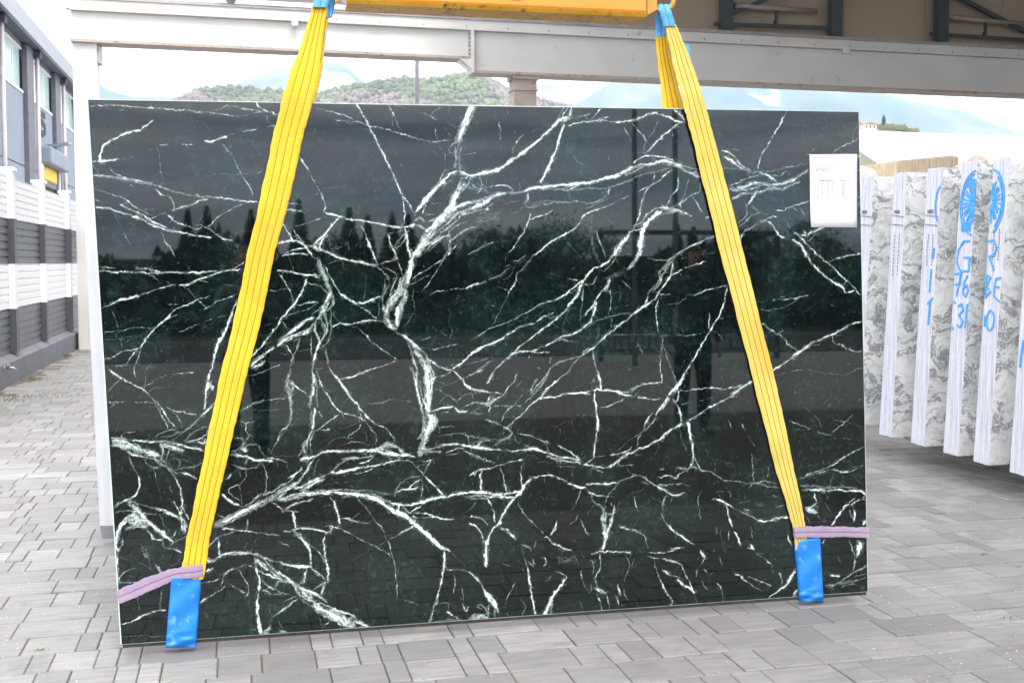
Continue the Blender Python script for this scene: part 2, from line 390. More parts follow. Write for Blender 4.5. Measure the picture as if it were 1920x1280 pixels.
# weeds in the joints
wd = MB()
def tuft(x, y, n, h, spread):
    for k in range(n):
        a = rnd.random() * 6.28; r = rnd.random() * spread; bx, by = x + math.cos(a) * r, y + math.sin(a) * r * .6
        l = h * (.4 + rnd.random()); t = rnd.random() * 6.28; dx, dy = math.cos(t) * l * .6, math.sin(t) * l * .6
        wd.add([(bx - .003, by, 0), (bx + .003, by, 0), (bx + dx, by + dy, l)], [(0, 1, 2)])
p = onZ(1845, 1040); tuft(p[0], p[1], 14, .010, .02); p = onZ(1895, 1160); tuft(p[0], p[1], 26, .005, .06)
p = onZ(1905, 1062); tuft(p[0], p[1], 10, .006, .04); p = onZ(80, 1218); tuft(p[0], p[1], 14, .007, .03)
for q in ((148, 652, 90, .22, .25), (120, 668, 40, .06, .3), (60, 712, 40, .05, .4), (30, 745, 50, .04, .4), (10, 752, 50, .04, .3), (100, 742, 30, .03, .3)):
    p = onZ(q[0], q[1]); tuft(p[0], p[1], q[2], q[3], q[4])
w = wd.build('joint_weeds', M['weed']); tag(w, kind='stuff')

# ------------------------------------------------------------------ striped fence on the left
FX = -2.74
fence = thing('striped_fence', 'striped white and slate fence of ribbed panels on a dark plinth wall', 'fence', (FX, 16, 0))
Z0, Z1, Z2, Z3, Z4 = .34, .90, 1.47, 2.04, 2.58
FY0, FY1 = 9.0, 24.0
pl = MB().prism([(FX, FY0, -.02), (FX, FY0, .27), (FX - .10, FY0, .335), (FX - .32, FY0, .335), (FX - .32, FY0, -.02)], (0, FY1 - FY0, 0))
pl.build('plinth_wall', M['plinth'], fence, bevel=.01)
posts = [onX(35, 500, FX)[1], onX(91, 500, FX)[1], onX(137, 500, FX)[1]]
step = posts[1] - posts[0]; posts = [posts[0] - 2 * step, posts[0] - step] + posts
PXF = FX - .06
for i, py_ in enumerate(posts):
    w2 = .085
    pp = MB().box((PXF - .12, py_ - w2, Z0), (PXF + .03, py_ + w2, Z4 + .06)); pst = pp.build('post', M['panel_white'], fence, bevel=.008)
    for a, b, nm in ((Z0, Z1, 'dark_sleeve'), (Z2, Z3, 'dark_sleeve')):
        s = MB().box((PXF - .123, py_ - w2 - .004, a), (PXF + .035, py_ + w2 + .004, b)); s.build(nm, M['post_grey'], pst)
    cp = MB().box((PXF - .14, py_ - w2 - .02, Z4 + .06), (PXF + .05, py_ + w2 + .02, Z4 + .105)); cp.build('cap', M['panel_white'], pst)
def ribbed(y0, y1, z0, z1, mat):
    """horizontal trapezoid ribs, real depth"""
    n = 6; P = (z1 - z0) / n; prof = []
    for k in range(n):
        z = z0 + k * P; prof += [(PXF - .04, z), (PXF - .04, z + P * .66), (PXF - .054, z + P * .74), (PXF - .054, z + P * .94)]
    prof.append((PXF - .04, z1))
    m = MB(); nv_ = len(prof)
    vs = [(x, y0, z) for x, z in prof] + [(x, y1, z) for x, z in prof] + [(x - .02, y0, z) for x, z in prof] + [(x - .02, y1, z) for x, z in prof]
    fs = [(i, i + 1, nv_ + i + 1, nv_ + i) for i in range(nv_ - 1)] + [(2*nv_ + i, 3*nv_ + i, 3*nv_ + i + 1, 2*nv_ + i + 1) for i in range(nv_ - 1)]
    m.add(vs, fs); return m
ye = posts + [FY1]
for i in range(len(ye) - 1):
    a = ye[i] + .08; b = ye[i + 1] - (.08 if i < len(ye) - 2 else 0)
    for z0, z1, mt in ((Z0, Z1, 'panel_grey'), (Z1, Z2, 'panel_white'), (Z2, Z3, 'panel_grey'), (Z3, Z4, 'panel_white')):
        ribbed(a, b, z0 + .003, z1 - .003, M[mt]).build('ribbed_panel', M[mt], fence)
# tap on the plinth
tp = onX(8, 690, FX)
tap = thing('wall_tap', 'small metal tap sticking out of the dark grey plinth wall', 'tap', tp)
MB().tube([(tp[0] - .01, tp[1], tp[2]), (tp[0] + .10, tp[1], tp[2]), (tp[0] + .13, tp[1], tp[2] - .03)], .016, 8).build('spout', M['steel'], tap, smooth=True)
MB().box((tp[0] + .03, tp[1] - .045, tp[2] + .03), (tp[0] + .06, tp[1] + .045, tp[2] + .045)).build('handle', M['steel'], tap, bevel=.004)
MB().tube([(tp[0] - .005, tp[1], tp[2]), (tp[0] + .012, tp[1], tp[2])], .034, 10).build('flange', M['steel'], tap)

# ------------------------------------------------------------------ workshop building behind the fence
BX = -5.6
bz = lambda px, py: onX(px, py, BX)
bld = thing('workshop_building', 'long blue grey workshop with aqua upper windows behind the striped fence', 'building', (BX, 35, 0))
BY0, BY1 = 20.0, bz(168, 300)[1]
ztop = onX(73, 82.5, BX + .45)[2] + .24; wtop = bz(20, 72)[2]; wbot = bz(20, 160)[2]
cols = [(bz(41, 150)[1], bz(53, 150)[1]), (bz(96, 200)[1], bz(107, 200)[1]), (bz(138, 240)[1], bz(146, 240)[1])]
per = cols[1][0] - cols[0][0]; cw = cols[0][1] - cols[0][0]
cols = [(cols[0][0] + k * per, cols[0][0] + k * per + cw) for k in range(-1, 3)]
bw = MB()
bw.box((BX - .3, BY0, 0), (BX, BY1, wbot)); bw.box((BX - .3, BY0, wtop), (BX, BY1, ztop)); bw.box((BX - 9, BY0, 0), (BX - .3, BY1, ztop))
wall_o = bw.build('wall', M['facade'], bld)
for k, (a, b) in enumerate(cols):
    MB().box((BX + .002, a, 0), (BX + .14, b, ztop - .25)).build('column', M['column_grey'], bld)
    MB().tube([(BX + .20, b + .22, .2), (BX + .20, b + .22, ztop - .35)], .055, 10).build('downpipe', M['pipe'], bld, smooth=True)
    MB().box((BX + .10, b + .08, ztop - .42), (BX + .30, b + .36, ztop - .245)).build('gutter_box', M['soffit'], bld)
    if k + 1 < len(cols):
        y0, y1 = b + .36, cols[k + 1][0] - .1
        MB().box((BX + .003, y0, 0.3), (BX + .035, y1, 4.02)).build('cladding_panel', M['facade'], bld)
        MB().box((BX + .003, y0, 4.06), (BX + .035, y1, wbot - .03)).build('cladding_panel', M['facade'], bld)
        fr = MB(); fr.box((BX - .1, y0, wbot), (BX + .05, y1, wbot + .07)); fr.box((BX - .1, y0, wtop - .05), (BX + .03, y1, wtop))
        win = fr.build('window', M['white_paint'], bld)
        lv = MB(); nl = 11
        for q in range(nl):
            z = wbot + .07 + (wtop - wbot - .14) * q / nl; lv.box((BX - .08, y0, z), (BX - .03, y0 + (y1 - y0) * .36, z + (wtop - wbot) / nl * .8))
        lv.build('louvre', M['blind'], win)
        MB().box((BX - .07, y0 + (y1 - y0) * .40, wbot + .07), (BX - .04, y1, wtop - .05)).build('pane', M['glass_aqua'], win)
        for fq in (.38, .70):
            MB().box((BX - .085, y0 + (y1 - y0) * fq - .03, wbot + .07), (BX - .02, y0 + (y1 - y0) * fq + .03, wtop - .05)).build('mullion', M['white_paint'], win)
fz0 = onX(146, 157, BX + .9)[2]; 
MB().box((BX - .3, BY0, ztop - .22), (BX + .35, BY1, ztop - .12)).build('soffit', M['soffit'], bld)
MB().box((BX + .35, BY0, ztop - .24), (BX + .45, BY1, onX(73, 51, BX + .45)[2])).build('fascia', M['fascia'], bld)
MB().box((BX - 9, BY0, ztop - .10), (BX + .35, BY1, ztop + .1)).build('roof', M['soffit'], bld)
# door with yellow band and roller housing, bay number
d0, d1 = bz(70, 300)[1], bz(101, 300)[1]; dt = bz(85, 314)[2]
MB().box((BX + .04, d0 - .1, dt), (BX + .40, d1 + .4, dt + .50)).build('roller_housing', M['facade'], bld, bevel=.05)
dr = MB().box((BX + .037, d0, .2), (BX + .055, d1, dt)).build('doorway', M['black'], bld)
MB().box((BX + .06, d0, dt - .40), (BX + .12, d1, dt - .03)).build('yellow_band', M['yellow_paint'], dr)
MB().box((BX + .06, d0, dt - .60), (BX + .11, d1, dt - .41)).build('shutter', M['column_grey'], dr)
for yy in (d0 - .08, d1): MB().box((BX + .04, yy, .2), (BX + .16, yy + .14, dt)).build('door_jamb', M['white_paint'], bld)
lp = bz(88, 275); MB().bar((BX + .04, lp[1], lp[2]), (BX + .7, lp[1] - .3, lp[2] + .08), .2, .08).build('wall_lamp', M['fascia'], bld)
# the bay number 5, painted on the cladding (strokes built as a thin relief)
nc = bz(75, 232); hh = bz(75, 214)[2] - bz(75, 251)[2]; nwid = 1.5
def stroke_on_X(mb, X, pts, wdt, th=.004):
    """polyline lying on the plane x = X, seen from +X or -X"""
    P = [np.array(p, float) for p in pts]
    L, Rr = [], []
    for i, p in enumerate(P):
        d = P[min(i + 1, len(P) - 1)] - P[max(i - 1, 0)]; d = d / (np.hypot(*d) + 1e-9); n_ = np.array([-d[1], d[0]]) * wdt / 2
        L.append(p + n_); Rr.append(p - n_)
    for i in range(len(P) - 1):
        q = [L[i], Rr[i], Rr[i + 1], L[i + 1]]
        mb.hexa([(X, a[0], a[1]) for a in q], [(X + th, a[0], a[1]) for a in q])
five = [(.9, 1), (.1, 1), (.05, .55), (.5, .62), (.9, .45), (.92, .2), (.6, 0), (.05, .08)]
dg = MB(); stroke_on_X(dg, BX + .037, [(nc[1] - nwid * .5 + a * nwid, nc[2] - hh / 2 + b * hh) for a, b in five], .17, .02)
dg.build('bay_number', M['black'], bld)

# ------------------------------------------------------------------ travelling crane gantry
g0 = onZ(148, 655); GY = g0[1]; GX0 = g0[0]; GX1 = onY(190, 500, GY)[0]
gz = lambda px, py: onY(px, py, GY)
gan = thing('crane_gantry', 'long off white crane girder on posts crossing behind the dark slab', 'gantry', (GX0, GY, 0))
zt = gz(150, 17)[2]; zb = gz(190, 82)[2]; xs = gz(884, 90)[0]; zt2 = gz(884, 47)[2]; zb2 = gz(884, 138)[2]; XE = 24.0
def ibeam(x0, x1, z0, z1, name, dep=.34, mat='gantry'):
    MB().box((x0, GY, z0 + .05), (x1, GY + dep * .5, z1 - .04)).build(name, M[mat], gan)
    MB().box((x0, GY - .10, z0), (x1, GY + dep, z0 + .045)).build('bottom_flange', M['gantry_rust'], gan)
    MB().box((x0, GY - .10, z1 - .035), (x1, GY + dep, z1)).build('top_flange', M['gantry'], gan)
ibeam(GX0 - .02, xs - .03, zb, zt, 'girder'); ibeam(xs + .03, XE, zb2, zt, 'girder')
MB().box((xs - .03, GY - .12, zb2 - .0), (xs + .03, GY + .34, zt + .002)).build('end_plate', M['gantry'], gan)
for k in range(6):
    z = zb + .1 + (zt - zb - .2) * k / 5; MB().tube([(xs - .07, GY - .06, z), (xs - .03, GY - .06, z)], .022, 6).build('bolt', M['steel'], gan)
gp = MB().prism([(xs - .24, GY - .10, zb), (xs - .03, GY - .10, zb - .0), (xs - .03, GY - .10, zb - .15), (xs - .06, GY - .10, zb - .15)], (0, .03, 0)); gp.build('haunch_plate', M['gantry'], gan)
MB().bar((xs - .24, GY - .03, zb - .01), (xs - .04, GY - .03, zb - .16), .14, .025, up=(0, 1, 0)).build('haunch_flange', M['gantry'], gan)
rzt = gz(150, 6)[2]
MB().box((GX0 - .1, GY - .02, zt + .002), (XE, GY + .16, zt + .16)).build('rail_bearer', M['gantry'], gan)
MB().box((GX0 - .12, GY - .05, zt + .162), (XE, GY + .20, zt + .185)).build('rail_flange', M['rail'], gan)
MB().box((GX0 - .12, GY + .05, zt + .187), (XE, GY + .11, zt + .24)).build('rail', M['rail'], gan)
for k in range(26):
    x = GX0 + .5 + k * .78; MB().box((x, GY - .030, zt + .003), (x + .02, GY - .0205, zt + .06)).build('rail_clip', M['rail'], gan)
for px_ in (552, 1580):
    c_ = gz(px_, 30 if px_ < 900 else 86); MB().box((c_[0] - .055, GY - .17, zt - .13), (c_[0] + .055, GY - .101, zt - .01)).build('lug', M['gantry'], gan)
MB().box((GX0, GY, 0), (GX1 - .0, GY + .38, zb - .002)).build('column', M['gantry'], gan)
MB().box((GX1 + .001, GY + .04, zb - .32), (GX1 + .05, GY + .34, zb - .004)).build('column_flange', M['rail'], gan)
c0, c1 = gz(964, 200)[0], gz(1006, 200)[0]
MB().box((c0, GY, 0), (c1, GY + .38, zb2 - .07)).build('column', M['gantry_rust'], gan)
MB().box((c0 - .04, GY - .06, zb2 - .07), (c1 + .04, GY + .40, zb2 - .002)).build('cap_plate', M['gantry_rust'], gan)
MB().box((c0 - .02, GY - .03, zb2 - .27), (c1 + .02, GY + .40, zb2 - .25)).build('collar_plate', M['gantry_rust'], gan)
MB().box((XE - 4, GY, 0), (XE - 3.6, GY + .38, zb2 - .002)).build('column', M['gantry'], gan)

# crane carriage standing on the rail
rt_ = zt + .24
car = thing('crane_carriage', 'white end carriage of the overhead crane standing on the left rail', 'crane', (gz(430, 5)[0], GY, rt_))
xa, xb_ = gz(408, 5)[0], gz(842, 5)[0]
def wheel(px_):
    x = gz(px_, 10)[0]
    MB().tube([(x, GY + .02, rt_ + .095), (x, GY + .14, rt_ + .095)], .095, 18).build('wheel', M['rail'], car, smooth=False)
wheel(433); wheel(768)
MB().box((xa, GY - .12, rt_ + .12), (xb_, GY + .28, rt_ + .75)).build('carriage_body', M['gantry'], car, bevel=.02)
MB().box((gz(485, 5)[0], GY - .15, rt_ + .08), (gz(538, 5)[0], GY - .121, rt_ + .7)).build('motor_plate', M['fascia'], car)
MB().box((gz(640, 5)[0], GY - .15, rt_ + .06), (gz(714, 5)[0], GY - .121, rt_ + .7)).build('motor_plate', M['fascia'], car)
MB().box((gz(408, 5)[0], GY - .14, rt_ + .09), (gz(455, 5)[0], GY - .121, rt_ + .17)).build('wheel_guard', M['black'], car)

# ------------------------------------------------------------------ hall on the right: gable cladding, steel frame, roof
HY = GY + .9
hz = lambda px, py, Y=HY: onY(px, py, Y)
hall = thing('workshop_hall', 'open brown lined hall with dark steel frame above the girder', 'building', (8, HY, 0))
hx0 = hz(913, 30)[0]
seams = [hx0 + k * 1.9 for k in range(13)]
for k in range(12): MB().box((seams[k] + .004, HY, zt - .1), (seams[k + 1] - .004, HY + .12, zt + 3.4)).build('cladding_panel', M['hall'], hall)
MB().box((hx0 - .3, HY - .05, zt + .05), (hx0 + 23, HY - .003, zt + .30)).build('sill_rail', M['hall'], hall)
for px_ in (1352, 1555, 1752, 1950):
    x = hz(px_, 40)[0]; MB().box((x - .11, HY - .34, zt + .30), (x + .11, HY - .12, zt + 3.4)).build('frame_post', M['truss'], hall)
    MB().box((x - .10, HY - .32, zt + .22), (x + .10, HY - .14, zt + .30)).build('base_plate', M['steel'], hall)
tx = lambda px, py: hz(px, py, HY - .2)
for a, b in (((1340, 45), (1562, 53)), ((1745, 64), (1960, 78))):
    A_, B_ = tx(*a), tx(*b); MB().bar(A_, B_, .07, .07).build('horizontal_tie', M['truss'], hall)
for a, b in (((1360, 32), (1500, -28)), ((1760, -24), (1925, 62))):
    A_, B_ = tx(*a), tx(*b); MB().bar(A_, B_, .085, .085).build('diagonal_brace', M['truss'], hall)
MB().box((hx0 - .5, -4.0, zt + 3.4), (hx0 + 24, HY + .5, zt + 3.6)).build('roof', M['hall'], hall)
MB().box((hx0 + 23.8, 0, 0), (hx0 + 24, HY + .5, zt + 3.4)).build('side_wall', M['hall'], hall)
for xx in (23.0,):
    if xx > 6: MB().box((xx, HY + .2, 0), (xx + .4, HY + .5, zt + 3.4)).build('column', M['truss'], hall)
for i, (px_, lab) in enumerate(((1450, 'grey tube lamp on the hall wall nearer the slings'), (1842, 'grey tube lamp on the hall wall at the right edge'))):
    a = hz(px_ - 72, 11 if i == 0 else 32, HY - .2); b = hz(px_ + 82, 22 if i == 0 else 46, HY - .2)
    t = thing('tube_lamp', lab, 'lamp', a, 'tube lamps on the hall wall')
    MB().tube([a, b], .055, 10).build('housing', M['lampbody'], t, smooth=True)
    mid_ = (Vector(a) + Vector(b)) / 2; MB().bar(mid_, mid_ + Vector((0, 0, -.32)), .05).build('bracket', M['truss'], t)
    MB().box(mid_ + Vector((-.03, -.02, -.36)), mid_ + Vector((.03, .05, -.24))).build('junction_box', M['black'], t)

# slim pole in the gap above the slab
pb = onY(782, 150, 27.0)
po = MB().tube([(pb[0], 27.0, 0), (pb[0], 27.0, 9.0)], .05, 10).build('steel_pole', M['column_grey'], None, smooth=True)
tag(po, 'slim grey pole seen against the hills above the dark slab', 'pole')
# ------------------------------------------------------------------ veins of the dark slab
# every entry: origin of a close-up, then one vein per ';' -> "width[flag] x,y x,y ..." ; w = wispy bundle, f = faint
VEINS = [
(160,180,"""7 30,92 100,76 280,76 450,92 620,105 820,115;5f 30,88 200,105 330,120;5 820,115 870,125 960,132 1100,148 1230,163 1330,140 1420,130;9 860,125 930,133;4f 440,130 510,140;4f 395,130 370,190 350,215;
17 115,515 135,420 160,385 240,340 310,305 440,270;10 440,265 510,220 545,195;4f 545,195 600,165 650,140;14 50,530 130,520 220,515 270,508;4f 270,508 370,495 440,455 550,425 590,400;6 600,392 680,390;5 760,385 865,388;14 955,362 1010,365 1060,345 1140,318;3 1140,318 1200,295;8 1255,280 1375,265;6 1450,245 1500,235 1525,255;12 1500,230 1525,255;
6 60,545 85,590 110,625;5 185,560 240,630 260,640;22w 60,632 150,640 260,655 330,665 420,685 540,705;13w 540,705 640,735 720,765 800,785 880,800;22w 860,790 960,815;9 960,803 1130,822 1260,838 1385,855;8 240,620 330,655 420,672 540,700;6 330,695 380,725 425,748;
7 560,740 600,780 680,812 710,870 705,910;10 690,920 780,885 850,870 920,835 980,825;3 850,890 880,915;5 65,735 150,770 270,808;8 270,800 350,850 420,905;5 420,905 470,925 540,955;4 270,860 350,862;9 280,868 360,910 420,930 500,980 560,1015 650,1055;11 365,965 440,985 520,1030 650,1075 740,1088 800,1100 1005,1137;9w 400,940 480,990 600,1040 740,1085;
11 75,885 200,905 330,945 430,975;6 75,820 130,848;5 510,990 560,965 650,930;4 465,912 600,900;8 655,950 700,990 800,1035 900,1065 940,1045;10w 655,945 710,990;7 940,1040 1000,1070 1100,1135;5 890,1030 940,1035;3 940,950 940,1030;6 980,1050 1045,985 1100,945 1200,890 1265,860;7w 1030,990 1110,940;
6 1080,370 1130,430 1185,490 1230,600 1280,680 1335,770 1335,815;5f 940,210 1000,280 1040,325;4 990,660 1040,628 1150,630;3 1150,630 1340,620 1420,605;3f 600,705 740,700 880,680;4 580,420 600,520 600,600 628,685;4f 890,750 1020,780 1130,820;9 1360,40 1385,85 1410,105;7 1410,105 1480,130 1550,150;5 1450,150 1460,200 1500,230;5 1000,125 1080,110 1130,80 1200,85 1300,110 1410,125;5 1480,155 1550,150;
5 600,1085 640,1160 690,1225 715,1280;4 230,940 290,1050;4 300,1090 350,1170 370,1210;3 85,910 135,1000;3 150,1025 185,1060;4 1110,985 1180,1060;4f 1200,1075 1310,1085;7 1100,1140 1185,1160;3f 190,430 310,415;3f 55,495 130,485;3f 1330,980 1320,1080"""),
(520,180,"""62w 1575,55 1535,150 1500,230 1465,310 1440,370;40 1570,55 1530,150 1500,230;26 1500,230 1470,300 1450,350;46wf 1455,370 1445,480 1440,590;20w 1420,400 1425,480 1420,580;12w 1470,400 1460,480 1460,600;
14 1450,600 1400,615 1370,640;22 1380,620 1330,680 1240,760;32 1250,750 1170,850 1100,930;22w 1440,600 1360,650 1240,770 1100,940;8 1240,760 1200,850 1160,940;5 1340,580 1300,670 1250,750;5 1330,450 1345,500 1345,560;5 1400,575 1340,600;
11 635,50 680,140 730,235 790,350 850,470 910,590 960,710 1000,790;9 1000,790 1050,860 1105,965;8 1000,800 1015,900 1020,1025;5 290,95 440,125 560,170 640,205 730,240;8 730,240 850,260 960,295 1060,325 1140,350 1230,368;5 1230,368 1390,350;6 470,195 560,205 640,210;5 550,215 600,225;
7 880,60 920,130 945,180;4 945,180 975,250 1010,310;4 915,140 925,220 950,290;6f 890,70 1000,90 1130,135 1230,160 1280,195;8w 1180,140 1280,190;5 1230,150 1260,120 1320,90;3 1380,65 1370,160;4 1455,70 1470,180;6 1470,70 1500,65;6 1260,255 1275,330 1285,395;3f 1285,395 1220,450 1150,540;3 1290,400 1330,450;4 1330,240 1370,290 1390,340;4 1330,190 1400,240 1470,250;6 1440,370 1390,400 1375,440 1400,460;5 1480,468 1600,455;4f 915,315 905,350 950,460 1000,580 1030,660;
5 165,465 200,520;10 190,500 250,600;6 250,600 300,700 345,765 370,830;9 355,800 380,860 380,930 400,945;4 340,740 430,735 520,720;4 270,805 340,775;11 380,940 450,955 520,970 600,990 700,995 800,1020 900,1045 1000,1055 1060,1040;12w 520,970 620,1000;10w 720,1000 900,1040 1060,1050;14 490,975 430,1040 370,1110 290,1190;10w 480,990 390,1100 330,1200;9 470,1000 390,1100 340,1200 370,1230;4 410,1080 420,1200 440,1240;9 50,910 150,915 220,935;5 60,855 140,860 205,872;5 140,1050 260,1010 400,965;
9 35,1010 80,1080 130,1155;8 120,1060 180,1140 240,1210 280,1280;10 0,1180 60,1165 150,1160 210,1195 250,1215;6 50,1270 130,1230 230,1215;5 60,1275 180,1255 250,1275;18w 290,1200 330,1230 400,1245 480,1275;34w 290,1190 340,1240;7 670,1040 700,1090 715,1150;9 715,1140 740,1210 775,1280;4 570,1130 590,1075 640,1045 690,1035;4 450,1230 520,1200 570,1165;3 570,1165 570,1240;3 625,1200 720,1150 850,1130;4 710,1045 700,1090;6 890,1100 900,1180 940,1250;4 810,1065 880,1100 980,1080 1010,1060;
26w 1090,1000 1130,980 1180,1000;24w 1060,1040 1100,1030 1170,1060 1220,1090;18 1100,1020 1060,1050;20w 1020,1060 1035,1130 1040,1210 1060,1280;10 1020,1060 1040,1140 1045,1220;6w 990,1130 930,1220;6 1180,1080 1130,1200;5w 1060,1070 970,1150 940,1200;
60w 1120,1280 1160,1200 1220,1090 1290,1000 1370,900 1420,800 1500,690;36w 1110,1280 1150,1200 1210,1100;30 1360,940 1390,890 1420,820 1460,770;20 1190,1080 1240,1040 1280,990;18w 1440,800 1500,740 1540,680;34w 1200,1000 1300,980 1380,930 1480,870 1560,850 1707,830;18 1280,990 1370,940 1450,880 1540,850;24w 1250,1060 1330,1000 1450,940 1560,900 1707,840;30 1560,895 1600,885 1660,850 1707,830;12w 1220,1130 1330,1040 1430,960 1550,930;8w 1300,1100 1380,1040 1480,960 1600,920 1707,900;
16w 1180,1240 1260,1170 1340,1130 1380,1080;12w 1380,1080 1430,1040 1520,1010;14w 1400,1150 1480,1080 1560,1050 1610,1048;7 1380,1100 1385,1200 1370,1280;5 1440,1150 1430,1200 1380,1240;6w 1200,1250 1330,1130;5w 1170,1260 1290,1120 1400,1040;4f 1510,1275 1600,1225 1680,1165;
24 1465,600 1540,635 1620,620 1707,600;20w 1450,600 1510,640;5 1450,620 1480,660 1550,640 1530,700 1560,750 1640,740;5 1480,650 1440,740 1430,760;4 1550,650 1560,700;4 1620,640 1640,720 1680,770;5 1600,780 1640,740 1700,775;4 1400,650 1330,740 1330,800;4 1410,640 1400,700;3 1380,760 1370,850;4 1230,860 1350,855;3 1290,870 1290,930;5 1180,950 1260,945;3 1190,400 1220,430;3 1085,570 1120,560;4 1340,830 1380,800 1390,760;3 1300,780 1310,830"""),
(880,180,"""26 0,640 60,632 150,610 230,585 300,540 400,475 480,410 560,345 640,275 700,215 740,180;14w 230,600 300,550 400,480 560,350;36w 700,190 760,190 810,180;26 730,185 790,170;8 740,170 760,130 800,90;18 795,180 815,120 820,85;6 700,190 730,140 760,90;
17 760,225 730,310 700,420;21 705,410 650,530 610,620 570,695;6 540,690 590,700;8 780,240 880,215 980,205 1080,200 1170,212;10w 940,205 1080,195 1110,205;15 1170,212 1260,205 1330,190 1410,155 1470,135 1510,145;14w 1380,165 1510,130;12 1510,148 1580,165 1640,195 1700,215;5 810,175 900,165 970,145;6 970,190 1010,150 1060,95;5 980,205 1060,180 1130,165;6 930,165 950,195;5 1190,215 1240,260 1280,330 1300,370;8 1300,210 1340,270 1380,305 1420,370;5 1520,190 1480,270 1430,340;5 1410,370 1400,440;
10 1410,450 1440,430 1500,370 1550,315;11 1540,325 1620,265 1680,215;6 1380,445 1420,460;5 350,470 360,400 400,340 440,305;5f 490,295 600,240 680,215;5 240,210 250,280 240,360;4 305,85 310,150;3f 250,380 260,440;
34w 0,900 80,880 160,830 230,790 300,775;20 20,900 100,860 180,810 240,785;12w 0,860 60,850 130,815 200,780 260,770;24w 300,780 440,765 500,740 560,735 640,730 740,715 840,710;22 440,765 520,735 640,725 740,712 840,705;20 820,705 960,690 1050,665 1140,645 1200,640;10w 840,720 960,700 1100,665;
30w 1150,650 1210,620 1270,590 1310,560;30w 1270,600 1370,550 1450,550 1540,520 1620,530 1700,560;16 1150,650 1230,610 1290,580 1320,555;12 1440,550 1540,520 1620,530 1700,560;11 1310,540 1360,500 1420,475 1480,478 1560,490 1640,520;18w 1250,630 1330,600 1400,560;
11w 560,750 680,745 800,755 880,745 980,740 1080,740 1170,715 1250,690 1330,650 1400,620 1500,605 1600,570;14w 750,740 850,715 950,700 1060,680 1140,660;8 720,745 800,750 860,720;6 1480,615 1475,680;6 1340,770 1400,740 1440,715;8 1440,715 1520,675 1600,600;9 1440,720 1400,790 1380,860 1360,950 1330,1030 1300,1090;18 1300,1085 1250,1140 1200,1200 1160,1280;14w 1310,1040 1370,1010 1430,940 1500,900 1560,890;22w 1540,890 1620,905 1707,930;10 1540,890 1620,905 1707,930;8 1320,1080 1390,1060;
28 1540,925 1480,960 1430,1000 1400,1050;34 1400,1040 1375,1110 1365,1200 1370,1280;20w 1540,930 1450,1000 1390,1100 1375,1280;6 1670,650 1660,740 1610,810 1580,880;4f 1330,860 1320,960;8w 1707,850 1650,880 1600,900;8w 440,890 530,890 600,870 680,850 760,855 850,845 950,860 1040,835 1110,790;10 1120,740 1115,790;6wf 500,850 650,840 750,850;12wf 310,945 400,920 430,880;60wf 420,850 500,870 600,850;40wf 450,800 480,880;
9 480,940 490,950 470,1020 430,1100 390,1150;5 390,1150 350,1210 320,1250;6 490,990 560,960 640,935 660,905;6 1280,800 1180,840 1100,880 1010,915;9 1030,905 920,950 890,1000 840,1060 740,1120 660,1160 610,1200 560,1240;5w 890,915 960,890 1060,840 1150,810 1230,770;4 890,1010 980,1050;4 980,930 985,1020 970,1080 985,1180 1000,1280;5 1010,1070 1050,1180 1080,1270;5f 745,1120 800,1190 860,1260;4f 440,1100 560,1150;3f 440,1100 530,1025;3f 610,1040 570,1130;3f 600,1160 640,1190;3f 730,1000 750,1110;5 0,1260 100,1210 200,1170;4f 200,1170 300,1120 370,1070;
6 85,640 100,700 140,740;4 150,640 135,710;5 0,690 60,740;5 60,690 120,760 140,780;8 150,740 200,715 270,712 320,730 350,760;4 0,740 80,730;10 470,780 460,830 440,870;7w 120,940 150,890 200,850;5 30,920 0,880;9w 270,830 300,860 330,850 400,840;4 400,680 410,740;4 1115,480 1118,540;3f 1120,920 1100,1000;3f 240,630 380,665;3f 870,760 880,810;90wf 60,960 140,960 240,940;70wf 40,1000 150,1000"""),
